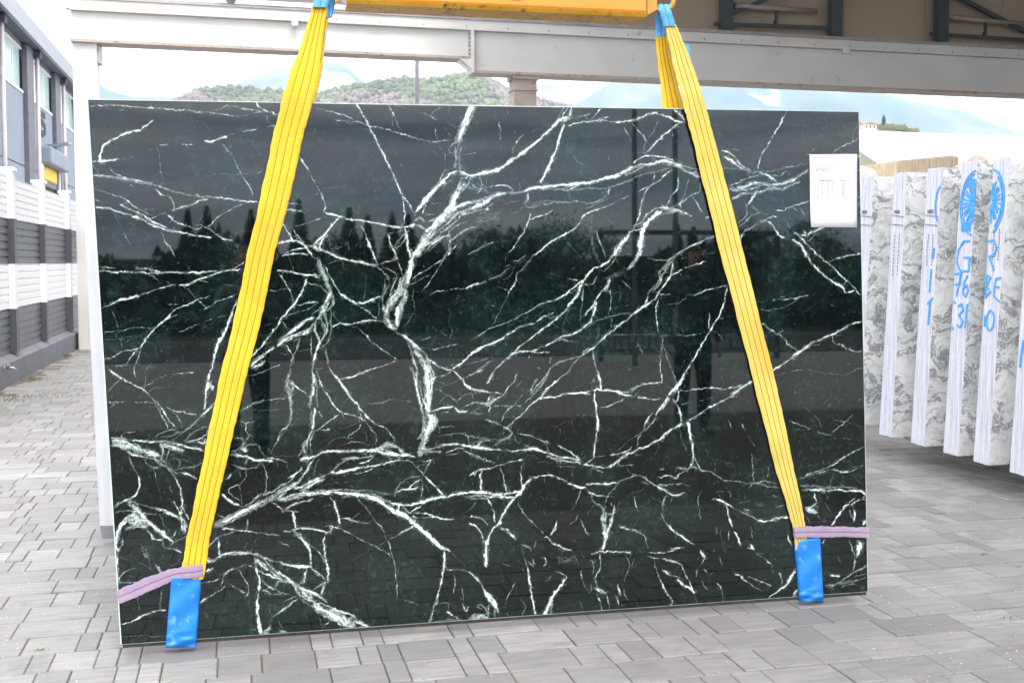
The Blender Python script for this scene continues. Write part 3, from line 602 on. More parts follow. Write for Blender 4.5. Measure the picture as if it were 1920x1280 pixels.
(1240,180,"""14w 0,155 60,170 130,205 210,205;9 0,155 60,170 130,205;10 0,330 60,280 130,225;12w 95,105 150,150 200,200;10 100,105 190,195;8w 135,105 190,190;5 85,290 100,330;16w 0,490 80,510 160,555 230,575 300,580;22w 0,530 80,545 180,590 260,625 310,655;5 240,615 290,595;
6 1010,125 960,200;10 970,190 900,310;7 900,310 850,400 800,480 770,590;9 480,435 550,460 600,510 640,550 720,600;24w 490,490 540,500 600,550 650,580 710,610;24 500,490 550,510 590,540;9w 490,575 560,580 650,590 720,610 830,605 930,590 1000,570 1100,555 1180,540;
22w 730,600 800,620 860,640 930,690;16 830,630 880,650 920,680;28w 540,740 640,735 720,700 800,700 900,710 1000,690 1080,650 1180,590;14 620,735 700,710 780,695;9w 540,720 620,690 700,650 780,630;22w 570,830 640,790 720,780 800,770 880,740 980,745 1040,710 1110,690;16 570,820 620,800;18w 560,760 680,750 800,720;20w 850,720 980,700 1080,660;6 890,640 950,640 1000,600;
18w 770,760 740,800 700,870;12 760,770 720,830 700,870;10w 700,870 760,910 800,940 855,950;13w 680,860 680,950 610,1020;12w 610,1045 660,1020 720,960 800,935;4 760,820 830,855;10w 640,1170 650,1100 720,1050 800,1010 850,1000;11 850,1000 900,1040 930,1100 980,1140;6 790,1005 870,970 940,965;8 640,1090 640,1150;
8 910,920 980,915 1030,890 1100,870 1190,840;12w 1040,895 1090,910;8w 1110,890 1130,930 1155,965;12 1060,1085 1090,1120;26 1090,1115 1160,1115 1200,1090;22 1190,1095 1260,1065 1310,1055;9 1130,1070 1160,1105;6 1230,1100 1190,1150 1165,1165;7 1110,1130 1170,1190 1250,1280;14 1050,1150 1110,1190 1160,1280;6 1370,455 1430,410 1530,365 1580,340;4 1530,365 1540,290 1580,215;6 1160,470 1200,465;5 1210,440 1225,425;4 1460,460 1510,435;8 1570,480 1590,490;10w 1575,600 1595,590;14w 1570,880 1595,850;7 1570,820 1595,800;3f 980,250 1100,235 1180,238;3f 1290,260 1440,255;
5 140,640 130,740 80,800 40,890;5 220,640 200,750 160,840 150,900;6w 310,690 300,760 200,820 130,880;5 255,810 300,880 335,940;4 320,690 300,720;6 0,650 60,610 100,590;20w 0,900 70,915 130,920 180,950;8 130,920 250,962;10w 0,870 40,900;12w 0,940 80,930 140,900;12w 350,975 390,965;10w 110,1275 200,1220 300,1180 370,1140 440,1120;4 320,1260 440,1255;6 1480,1275 1600,1260;3 510,430 630,430;3f 720,130 740,160;3 540,670 540,720"""),
(160,440,"""8 110,255 180,262 240,270;14w 110,290 200,300;9 180,300 300,298 420,302 550,308;12 550,308 650,300 800,305 950,298 1050,292;7 1050,292 1130,285 1260,282;12 400,265 500,270 600,300;4 480,265 575,260;4 490,225 505,250;6 130,588 200,560;19 190,565 260,530 340,510 430,488;6 430,488 520,455 620,420 720,400;12 750,403 830,395 900,360 1000,325 1100,295;7 1100,295 1190,265 1280,210;5 500,315 560,345 600,395;4 640,365 690,405;5 770,400 840,455 900,520 970,585;6 940,600 1000,570 1060,530 1150,500 1230,468;
5 1000,490 900,520;8 900,520 820,560 740,590 670,650;13 680,640 600,710 550,750;10 550,750 490,830 430,905;7 430,905 360,980 330,1030 240,1060;6 455,880 425,980 395,1060 395,1140;6 640,690 690,655 740,640;7 155,992 210,980 280,940 350,925 430,905;4 200,590 250,700 270,780 300,830;4 285,830 293,920;5 150,780 280,770 380,745 470,740 550,745;3 150,840 300,832 400,800 540,760;5 670,555 740,550;4 790,660 830,655;4f 620,765 680,750 740,755;5 750,780 830,745 910,708;4 960,698 1020,670 1150,640;
12 1215,510 1175,630;22 1180,610 1140,720 1090,830;30 1090,820 1050,900 1040,950;16 1040,940 1020,1040 990,1120;26 990,1110 975,1190 965,1280;8 1010,1150 1020,1250;6 165,1055 200,1080;22 195,1080 240,1115;10 230,1105 280,1135;7 280,1135 370,1190 450,1230 510,1275;5 450,1225 520,1190 560,1155 650,1125;6 695,1120 760,1105 880,1100;4 280,1150 230,1200 180,1255;5 620,0 650,75 700,140 715,180;4 800,215 835,290;4 320,10 355,70;9 830,0 920,12 1005,25;7 1060,0 1100,35 1185,48;5 920,370 980,380;3 1100,400 1230,412;
12 1320,985 1400,900 1480,800;9 1480,800 1560,700;24w 1310,1060 1350,1010 1430,950 1510,890;30w 1330,1070 1400,1040 1440,1010;16 1320,1050 1400,990 1500,900;5 1450,445 1530,450;5 1290,1135 1400,1105 1480,1070 1560,1040;3 1330,1140 1355,1185;5 1500,180 1540,215;3f 855,65 840,50;3f 560,870 565,1050;3f 1000,600 1080,650"""),
(520,440,"""11 0,285 60,290 130,300 200,320 280,325 340,340;9 0,70 60,50 150,45 210,80;8 100,0 130,45;8 130,0 190,60 240,120 280,165 310,190;14w 400,0 340,60 290,90;8w 390,0 350,80 330,110;20w 240,90 300,100 370,130;30w 290,110 350,120;6 30,180 90,160 170,155 280,150;6 50,160 120,125 220,105;20w 370,135 440,150 510,185 580,205 650,215 740,235 800,250;10 420,150 510,190 600,210 740,235;4 400,235 500,205;9w 800,250 860,310 900,340;10w 820,240 870,220 940,195;
8 710,0 720,50;12 720,40 760,140;9 760,130 800,235;7 880,0 900,60 940,140 960,200;6w 1030,0 1000,70 940,110;9w 930,120 950,200;5 960,210 990,270 1000,320;6w 830,260 900,280 960,325;32w 1380,0 1300,30 1210,70 1150,130 1090,170;40w 1190,0 1140,90 1090,170;26 1180,20 1130,110 1090,170;20 1040,80 1070,180;16w 1030,0 1040,90 1070,170;
60w 1090,150 1075,240 1050,320 1030,400;34 1090,160 1070,240 1060,330;30 1060,320 1040,390;56w 1030,320 1010,420 960,480 920,540;70w 1000,430 950,500 900,560 870,660;46w 1030,440 1010,520 980,600 960,740;38 965,580 958,650;24 955,640 955,720;40w 860,660 900,720 950,760;30w 850,560 865,640;22w 990,340 960,440 900,540;
8w 865,340 860,400 840,480 815,540 810,640;4w 880,330 900,370;10w 900,380 870,440 840,520 850,600;4 930,340 920,420;8w 960,330 930,400 900,500;10w 1430,10 1380,60 1370,120;14w 1380,110 1330,190 1290,260;6 1330,190 1260,240 1180,290 1120,320 1080,360;5 1290,260 1240,340 1200,400 1170,440;5 1050,410 1130,365 1220,320;4 1510,160 1600,130 1690,85;5w 1090,420 1085,500 1100,580 1075,650 1050,690 1000,740;
6 1220,490 1260,455 1350,450 1430,430 1500,435;9 1500,435 1580,400 1670,375;3 1080,455 1200,458;3 1450,480 1430,530;3 1520,440 1560,475;44w 330,200 350,280 380,330 400,400 430,470;20w 340,260 380,340 420,450;14w 320,180 350,250 370,330;7 380,240 420,330 470,420 500,465;40w 430,450 400,530 370,590 340,650 310,680;16 420,470 390,540;24w 440,480 450,540 430,580 380,620;14w 340,400 380,450 420,490;6 230,380 300,400 350,415;14w 290,310 360,330;
11 235,345 215,420 170,500 130,570;14 150,545 60,640 0,720;12w 130,570 200,560 270,540 330,545;9w 200,610 270,580 320,550;5 80,650 180,610 280,590;8w 380,540 330,600 280,640;30w 300,660 230,680 170,730 100,780 40,830 0,880;34 290,665 230,680;22 230,680 150,750 90,795;24w 300,700 250,760 180,800 100,820 20,860;14 180,790 80,830 0,890;14w 270,740 170,790 60,860;
6 45,690 85,770;5 15,310 60,380 100,450 130,530;4 0,445 80,435;28w 340,650 370,720 380,780 350,850 310,920;24w 320,900 290,1000 280,1080;20w 280,1080 285,1180 290,1280;16w 310,680 300,760 330,840 340,880;16 340,860 310,930 290,1010;16w 430,590 430,700 430,770 400,860 350,900;18w 370,620 400,700 395,800;14w 380,900 400,980 410,1050;13w 410,1050 450,1120 490,1160;15 490,1160 530,1220 570,1280;5 290,1070 370,1070;5 310,1090 350,1180 370,1230;
12w 20,890 60,870 100,930 130,990 110,1050;14w 130,850 180,830 160,900 120,990 100,1060;9w 30,950 100,960;30wf 30,880 90,940;10w 110,1060 90,1150 70,1230 90,1280;8 90,1160 140,1210 230,1270;5 275,800 270,900 280,1000;3 170,930 260,920;10 500,465 560,510 640,560;7 640,560 730,620 800,670;12w 800,670 860,710 920,760 980,800;9 440,740 500,710 560,720 640,705 730,685 820,690;5 580,730 660,760 730,830 800,890 880,950 960,1000;4 450,600 460,660 510,700 580,740;6 955,1003 880,1035 740,1080;9 760,1075 640,1120 500,1155;
12 630,545 690,545 760,520 830,490;4 710,290 705,400 695,520;3 520,210 530,290;7 490,460 590,520 640,550;3 510,670 620,630;3f 450,870 510,1060;3f 650,230 655,300;22w 980,790 1040,840 1100,890 1150,920;16 1000,800 1080,860 1150,920;20w 1150,920 1200,980 1230,1060 1260,1130;22w 1050,870 1070,950 1090,1010 1120,1090 1110,1180 1130,1280;44w 1100,920 1160,1000 1190,1080 1200,1180 1210,1280;12w 1060,1050 1110,1130 1130,1220;30w 1190,1000 1220,1080 1230,1180;26 1200,1040 1210,1150 1210,1280;14 1270,1140 1230,1200;
9 1190,980 1260,1030 1330,1070 1410,1085;12 1400,1070 1480,1020 1540,960 1590,920 1650,890 1707,875;5 1340,1065 1420,1035;8 1410,1085 1450,1130 1490,1180 1550,1230;5 1310,1140 1400,1090;4 1490,1145 1570,1120 1660,1070;4 1600,1090 1707,1020;4 1500,1040 1600,1020 1680,985;8 1240,920 1340,895 1450,875;3f 1500,870 1600,820 1680,785;3 1230,740 1310,780 1380,830;5 1150,840 1230,820;3f 1210,600 1170,670;3 1270,1160 1350,1200 1450,1160;3 1150,905 1240,915;8w 1550,1230 1600,1240 1707,1260;8w 1680,1190 1700,1130;
3 450,150 460,100 560,60;3 570,60 570,130;3 720,60 620,95;4 85,170 130,290;4 540,170 550,130;3 400,10 420,80;3f 170,250 240,240;3f 720,80 680,160"""),
(880,440,"""18 1280,0 1220,80 1170,140 1120,210 1040,260;20 1040,258 990,275 950,320 910,370;22 910,365 880,440 840,510 790,570;18w 910,370 830,520 760,620;14 790,570 760,620;13 760,620 700,670 620,730;15 620,730 540,790;10 540,790 460,850 390,910 330,970;11 330,970 270,1020 210,1070;13 210,1070 170,1140 140,1190;12 910,370 830,420 780,470 700,515 620,540;9w 620,540 560,560 480,610 400,650 350,680;5 350,680 260,720 170,750 100,790 30,830;
7 620,635 560,680 520,710;11 520,710 440,725 370,760 290,810;16 290,810 210,860 120,890;13 120,890 40,940 0,960;16w 640,650 580,660 550,690;5 680,620 620,640;6 760,620 720,640 640,670;3 330,680 430,690;7w 1200,90 1170,90 1160,140 1130,180;8w 1230,60 1190,150 1140,230 1080,290 1040,270;38 1390,0 1370,70 1370,130;26w 1370,120 1340,190 1300,240 1260,280;14 1360,150 1320,210;60wf 1260,270 1190,310 1130,340 1070,350;44wf 1270,270 1190,320 1090,350;26w 1130,340 1110,400 1080,450;18 1120,380 1070,450 1020,510;
11 1020,510 980,580 930,630;12w 980,580 930,630 900,655;24 1015,540 1000,620;20 1000,610 970,700;14 980,680 950,720;8 960,710 900,750;14 900,750 840,790 760,810 700,835;10 700,835 660,860 600,890;8 600,890 540,915 470,935;13 470,935 400,935 330,970;16w 690,840 760,840 800,855;4 800,855 880,857;11w 960,710 1040,680 1120,655 1180,635 1250,625 1310,632;
12w 1707,140 1650,170 1610,200 1580,250 1560,300 1510,380 1440,460 1420,530;16w 1630,190 1620,280 1600,340 1560,400 1520,450;12 1520,450 1490,510 1440,545;16 1450,540 1380,590 1310,640;9 1310,640 1250,690 1180,740 1120,790 1060,840;13w 1120,790 1060,840 1010,890;18w 1550,250 1520,320 1530,380 1470,450;14w 1430,500 1400,560 1330,620;6 1520,480 1560,480 1610,475;8 1707,280 1660,305 1610,325;5 1570,205 1480,200 1420,185;3 1340,150 1200,158;
12 1010,890 950,930 890,975;8 890,975 840,1020 790,1090 740,1130 680,1180 620,1230 570,1280;14w 960,900 900,950;8w 1140,740 1080,820 1010,870;8w 1240,690 1160,740;8w 890,970 790,1000 720,1020 660,1060 620,1120 570,1180 500,1270;14w 990,920 1000,990 1020,1080;9 1020,1080 1050,1170 1060,1240;4 1010,1120 980,1190 975,1235;9 980,1245 1060,1243 1180,1248 1260,1260;6 1260,1260 1320,1220 1400,1195 1550,1182;9 790,1265 860,1270 970,1250;12 1180,1250 1240,1275;
6 1520,500 1490,590 1500,690 1510,790;4 1150,800 1280,798 1400,797 1500,795;6w 1545,810 1545,880 1530,980;6 1530,980 1530,1080 1545,1180;4 1550,890 1600,1030 1640,1130 1660,1190;26w 1707,1160 1660,1210 1620,1260;20 1700,1170 1650,1230;5 1340,860 1370,910 1385,970;4 890,480 905,540 890,640 890,750;5w 910,430 905,540;4 800,570 790,640 760,700 740,790;5 1125,420 1135,500 1130,590 1110,640;4f 1200,400 1205,480 1195,560;5 1215,360 1260,400 1290,440;30wf 1020,700 1030,780 1020,850;4 1145,670 1130,740;4 940,820 938,860;4f 1230,1070 1240,1160 1250,1230;
9 770,5 700,30 620,80 560,130 510,170;10w 510,170 470,220 430,270 390,300;9 390,300 370,370 340,430 310,470;4 310,470 280,540 250,600 220,660 180,740;7 420,0 380,60 320,145;4 320,145 290,190 290,215;6 0,430 80,390 140,375;12w 160,360 200,340 260,310 330,250;5 280,250 330,245;8w 340,210 400,200 460,155;4 0,150 70,120;5 220,410 320,455;4 170,555 250,600;4 980,0 1000,120 1050,240;5 1025,10 1070,110 1095,190;5f 780,50 830,110 910,195;6 780,345 830,355 880,365;4f 620,295 740,340;4f 655,405 800,410;7w 910,395 990,390 1020,330;
4 0,1030 60,1020 140,985;5w 50,1100 120,1040 200,995;6 0,1130 60,1095 120,1075;4 410,1070 390,1140 330,1200 280,1280;10w 0,1230 60,1250 140,1250;9w 650,980 640,1030;6 480,960 480,990;9w 540,1060 570,1070;5f 570,1130 520,1180;6 460,935 560,940 650,935;4f 620,910 640,940;16w 540,1150 510,1200 490,1270;3 230,905 280,935;3f 170,840 200,855;3f 90,800 180,750"""),
(1240,440,"""10w 0,210 60,200 100,170 150,135 210,110 280,70 350,35 430,10;18w 100,170 60,210 0,280;10w 0,330 30,300 60,240 90,210;8 80,320 90,250 80,220;10 0,435 40,380 80,325;7 80,325 160,285;6 180,270 300,230 370,205;4 210,185 150,190;4 320,150 440,148;3 0,485 70,478;4 200,478 270,488;9 260,488 340,455 420,430;5 420,430 530,405;11w 535,395 520,460 505,545;9 505,545 460,650 400,750 340,850;11 340,850 280,960 210,1070 140,1190;4 505,545 580,530;3f 520,560 590,610;4 460,670 540,660 590,650;5 385,620 380,760;4 0,805 190,805 290,795 375,765;3f 80,580 130,690 190,800;4 0,820 30,930 70,1040 130,1190;
24w 140,1190 100,1240 60,1280;16 130,1200 90,1250;6 130,1250 250,1240 370,1220 490,1232 590,1215 660,1200;22w 550,1280 640,1220 730,1170;17 1050,40 1100,75 1140,110;11 1140,110 1170,170 1210,240;18 1210,235 1270,300 1330,350;13 1330,350 1400,390 1450,420 1470,465;6 1090,0 1130,40;8 1130,40 1180,90 1240,150 1310,210 1340,230;10 1340,230 1390,280 1450,340 1490,375;6 1490,375 1540,420 1570,460 1610,490;10 1470,465 1550,450;6 1450,415 1485,370;5 1340,215 1430,185;10 1400,190 1460,175;7 1450,180 1500,165 1600,152;3f 1465,470 1520,540 1570,600 1610,680;
4 770,540 850,535;6 890,525 980,515 1100,500 1180,480;4 785,598 870,602 960,585 1020,560 1110,500;9 805,705 850,740 910,785;6 910,785 960,810 1000,860 1050,900 1095,935;10w 910,795 980,765;3f 980,760 1070,690 1170,600 1260,540 1350,480 1430,420;16 890,1085 960,1040;14w 950,1050 1010,1010 1070,960;20w 1070,960 1130,920 1200,870 1270,840;14 1060,970 1130,920 1200,870;14 1250,850 1340,810 1420,770;9 1420,770 1500,730 1610,690;16w 1020,1010 1100,950 1190,890 1270,870;
4 905,1125 1000,1105 1080,1085 1170,1078 1280,1100 1400,1115 1490,1112 1570,1075 1630,1060;5 1370,805 1385,865 1440,880;14w 1440,880 1480,915;8 1480,915 1540,930 1610,935;4 1370,805 1460,800;3f 640,1020 665,995;3f 200,680 270,670"""),
(160,700,"""7w 1000,60 1020,150;18 990,60 970,150;10 970,150 960,230 950,290;26w 1030,230 980,290 920,350;16 980,290 930,340;18w 920,350 870,400 830,440 780,470;8 650,270 700,290 780,310 900,330;6 690,290 740,350 780,430;10 220,0 300,40;6 300,40 370,80 450,120;7 480,145 540,200 600,265;9 600,265 640,330 680,390 720,430;6 550,220 590,290 610,340 650,400 660,440;5 180,232 320,225;5 400,230 540,228;6w 280,40 220,110 180,150;4 240,240 190,275;
18w 200,520 300,515 400,535 500,545 600,540 700,550 800,580 900,600 945,610;10 380,530 500,545 620,545;13 700,555 800,585 945,610;16w 195,570 260,585 330,620 400,655;14 330,620 400,655 480,670;14w 480,670 560,685 640,710;70w 220,545 300,565 380,590 450,620;60w 450,610 540,640 600,660;40w 300,560 420,600 560,640;26w 600,560 620,620 610,690;8w 700,560 660,640 650,700;8w 640,570 720,600 780,650;24w 540,680 600,720 650,750;50w 620,570 720,600 790,620;
5 350,640 370,720 400,780 430,820;12 430,820 435,890 410,960 370,995 300,1020;5 470,680 500,730 560,750 600,740;5 550,760 570,840;4f 570,840 590,940 600,1020;12w 640,710 680,780 720,830;9 720,830 750,900 770,980;13 770,970 780,1060 800,1120;12 800,1120 830,1170;10w 650,740 720,790 800,800;13 780,795 860,820 890,845;9w 690,770 800,750 870,745 930,710;8w 640,700 700,740;5w 700,680 800,690 870,720;5 760,700 750,750;12w 870,740 870,780;4 650,740 690,680;
6 540,525 600,480 660,455 740,440;9w 600,510 690,500 740,465 790,460;5 690,540 780,470;8w 790,545 850,480 920,440 990,420;14w 800,550 900,530 970,490;26w 900,540 950,560 960,520;8w 970,500 980,440;5 270,520 310,480 400,465;3 430,468 480,455;18w 230,1080 280,1030 360,1020 420,1040 500,1060;16w 500,1060 600,1090 700,1120 760,1160 820,1190;8w 235,1110 350,1095 450,1110 580,1130;30w 340,1035 400,1080 430,1110 470,1150 510,1190;16 370,1060 430,1110 470,1160;
36w 420,1100 370,1140 310,1180 270,1240 250,1280;24 330,1180 280,1230 250,1280;34w 380,1140 450,1150 500,1190 560,1230 640,1280;24 490,1180 560,1230 640,1275;70w 330,1170 420,1180 500,1200;60w 360,1140 440,1160;36w 320,1240 420,1220 500,1225;26w 580,1090 700,1130 800,1180;18 640,1110 740,1150;16w 770,1060 770,1180 790,1280;8w 700,1010 730,1060 760,1130;5 680,900 695,950;5 600,1130 620,1190 650,1240;3f 860,860 885,910;34w 800,1190 800,1270;
8w 1235,300 1290,270 1350,235 1440,210;5 1440,210 1600,200;4 1240,310 1340,250 1440,215;4 1340,285 1470,295 1600,275;12w 1620,0 1620,60 1630,120;22w 1630,110 1640,190 1650,300;12w 1650,300 1640,380 1600,460;8w 1600,460 1550,520 1510,580 1490,640;12w 1620,80 1660,100 1640,260;7 1640,50 1707,120;6 1240,380 1280,400 1290,460 1310,490;5 1280,400 1370,380;16w 1190,515 1250,520 1260,560 1210,610 1170,630;14w 1310,490 1270,570 1230,620;12w 1270,600 1300,570 1380,575 1400,620 1440,660;30w 1250,590 1300,620;24w 1160,650 1240,660 1300,665;18 1290,665 1360,690 1440,695 1500,700;4 1310,490 1400,530;4 1500,655 1700,660;8w 1440,670 1560,690 1620,715;
12w 1160,720 1220,750 1290,760 1370,745 1410,700;22w 1300,670 1280,720;9 1120,845 1150,830 1165,800;8w 1230,770 1240,830;6 1410,710 1445,790 1450,860 1448,950;18 1090,960 1150,1010 1230,1060;8 1230,1060 1270,1070;7 1240,890 1180,900 1145,940 1180,980 1240,1020;4 1230,890 1250,1000 1250,1050;8w 1280,770 1280,830 1240,890;18w 1270,1060 1330,1030 1390,980 1480,950 1560,900 1640,860;9 1640,860 1700,780;34w 1030,1215 1120,1170 1200,1130 1290,1090 1380,1040 1450,1010;26 1100,1190 1250,1110 1380,1045;26w 1450,1010 1540,960 1620,900 1707,870;18w 1020,1230 1130,1200 1250,1140 1380,1070 1480,1020 1560,990 1707,980;8w 1050,1200 1150,1160 1180,1120 1250,1115;6 1050,1115 1120,1160;7 1490,1030 1540,1060 1590,1100;12w 1590,1100 1640,1060 1707,1030;7 1090,1240 1200,1245 1330,1265;6 1300,1170 1285,1250;12 1660,1110 1670,1190 1685,1230"""),
(520,700,"""7 90,50 130,90 200,140 260,190;16w 95,0 75,80 90,150 100,230;14w 100,220 110,320 90,400;10w 90,60 120,100 110,180;9 90,410 40,460 0,540;3 180,350 90,430;22w 290,0 285,100 270,200 260,280;14w 310,50 315,180 320,280;16 295,0 290,100 270,220;22w 300,270 290,350 280,440;14 295,280 285,440;5 270,290 270,400;14w 290,440 250,510 220,580 170,660;16w 280,450 240,540 240,600;8w 300,455 270,520 265,590 285,640;28w 230,540 210,600 220,640;
7 330,40 370,130;9 370,130 420,200 460,260 520,320;4 370,100 400,130 430,140;8 520,320 600,335 660,355 710,390;13 440,0 490,45 530,110;15 530,110 590,190 640,250;17 640,250 690,310;11 690,310 740,370 800,410;8 800,410 860,430;5 860,430 910,480 940,550;6 710,390 760,460 790,500 785,580;6 650,360 660,430 610,470 560,505;4 670,440 710,490 725,545;5 520,320 535,360;6 490,330 430,370 370,420 300,460;5 330,300 370,370;3 460,310 440,350;4 670,255 740,238;7 740,238 830,235 880,220;3 880,220 900,212 1080,225;5 340,455 430,450;14 395,445 420,450;4 490,445 650,395;6 700,340 705,380;5 640,280 680,360;
4 390,600 420,550 480,515 550,505 600,515;6w 460,600 520,570 600,545 680,555 740,580;20w 180,690 230,680 300,665 360,630 430,618;15 360,632 430,618 520,625 600,620;22w 430,620 600,620 700,615 800,620;20 600,620 700,612 800,620 860,640;44w 800,620 850,590 900,570 960,585 1010,630;34w 830,640 900,640 980,650 1060,660;22 820,635 900,640 980,650 1060,655 1110,670;22w 740,615 820,600 880,560 930,560;16 200,685 300,660;14w 240,650 190,690 240,700;12w 300,670 250,760 200,820;11w 240,700 235,730;
9 195,745 180,780 130,810 80,840;16w 0,950 60,910 120,890 180,850 220,790 270,700;26w 0,1000 100,920 180,910 260,870 320,840 390,810;14w 390,810 450,770 520,710 600,680 700,670 780,650;40w 180,930 280,880 380,840;26w 20,960 100,910 180,870;18 430,790 520,785 600,770 680,750;11 680,750 770,740 860,720 930,700 1000,695;24w 430,800 520,780 700,745;6 600,800 680,790 780,750;24w 520,690 600,680 660,675;11 660,715 710,700 770,665;8w 900,690 930,670;5 1000,695 1060,700 1110,740 1150,780 1180,820;12 1180,820 1230,870 1280,920 1330,975;
32w 0,1010 80,1000 150,970 230,960 300,955 380,945;30 230,968 300,960 380,955 450,945;26 450,945 540,960 640,960;14w 200,960 300,940 500,930 600,940;12w 60,1015 200,985;12w 500,1000 600,975 700,985;32 600,968 700,975 780,1000 840,1040 900,1080;34w 600,960 780,1000 900,1080 1000,1140;34 890,1075 960,1110 1030,1150 1100,1210 1150,1250 1200,1280;14w 560,930 650,940 750,935 850,960 930,965;18w 700,950 780,970 850,1010 920,1040 1000,1040;16 880,1020 940,1045 1000,1045 1070,1050;20 1070,1050 1150,1030 1240,1000 1340,985 1420,970;22 1400,975 1500,950 1600,955 1707,960;20w 1240,1005 1340,985 1500,955;12w 1500,990 1600,1000 1707,985;10w 1480,980 1560,980 1680,975;
16 980,1040 965,1110;11w 1000,1060 1060,1110 1100,1115;9 1100,1115 1200,1120 1260,1145 1330,1160 1410,1170;8 1050,1110 1110,1080 1150,1060;6 1080,1140 1130,1155;6 1160,1145 1260,1150 1310,1165;8w 940,985 950,930 1000,870 1060,830 1140,820;7 960,940 1040,920 1080,890 1150,840;12 950,950 1000,930 1070,920 1130,910;5 1155,840 1160,940 1140,1000;4 1180,880 1215,950;4 350,915 430,880 520,870 590,860;4 550,880 630,920;4 300,820 310,730 340,680;3 320,800 380,810;
26w 1090,0 1110,80 1130,180 1150,270 1170,370 1160,460 1130,530;14 1100,40 1125,160 1150,270;48w 1190,0 1200,100 1200,200 1210,290 1220,370;34 1205,80 1210,200 1215,300;26w 1230,0 1240,70 1230,150 1220,250;16w 1140,60 1160,180 1190,300;60w 1250,320 1240,400 1200,480 1170,550;42 1235,330 1225,400 1195,480;50w 1170,540 1150,610 1130,660;40w 1220,380 1190,480 1160,530;16w 1180,330 1170,460 1130,520;12 1270,20 1230,60;5w 1270,340 1290,430 1295,480;
13 1230,300 1300,280 1360,270 1425,265;5 1300,320 1380,305;14 1425,270 1450,300 1520,305;5 1430,220 1380,180 1320,145 1250,115;5 1430,230 1480,180 1540,155;4 1290,250 1330,190 1370,175;8 1420,0 1480,40;15 1480,40 1500,90 1560,130;5 1480,45 1560,5;6w 1250,30 1380,10;9w 1560,130 1620,145 1707,155;5 1540,150 1580,210;6w 1450,290 1530,250 1620,230 1707,240;8w 1680,220 1707,180;12w 1620,240 1700,230;3 1280,40 1360,95 1440,60;4 1540,310 1640,320;6 1290,430 1380,420 1420,435;6w 1270,500 1350,490 1430,480 1500,490 1600,510 1690,520;5 1500,470 1530,520 1535,570;12w 1590,580 1640,540 1707,530;5 1290,540 1260,580;
18w 1170,600 1250,600 1340,575 1430,565;18 1330,575 1430,565 1520,580 1600,590 1707,600;24w 1130,640 1200,620 1310,630;7 1350,630 1430,600 1500,600;5 1340,655 1440,640;7w 1480,610 1570,650 1640,680 1707,700;6w 1110,700 1180,700 1250,690;9w 1240,685 1200,740 1180,800;5 1120,740 1200,720;8 1520,825 1580,800 1620,770 1707,755;7 1630,770 1625,860 1630,940;4f 1510,800 1490,870 1475,945;3f 1560,700 1520,780;3f 1280,860 1340,870 1440,850;7 0,1060 50,1080;13w 50,1085 130,1040 220,1020 310,990;12w 50,1090 100,1100 170,1105;13 125,1110 140,1180 150,1230;9 120,1250 190,1235 260,1240 340,1255 420,1275;12w 415,990 450,1020;24 450,1020 470,1080 490,1140 500,1200;5 370,1060 430,1045;4 210,1060 195,1090;5 490,1200 480,1240;6 500,1155 570,1160 640,1185 730,1200;4 660,1100 640,1130 600,1160 595,1210;10 410,1220 430,1240 420,1280;4 650,1000 700,1070 750,1130 800,1200 860,1280;6 1090,1215 980,1275;5 1530,1145 1590,1145 1660,1175 1690,1210;6 1540,1200 1590,1225 1635,1275;4 1600,1010 1550,1080 1490,1120;6 1680,990 1700,1050"""),
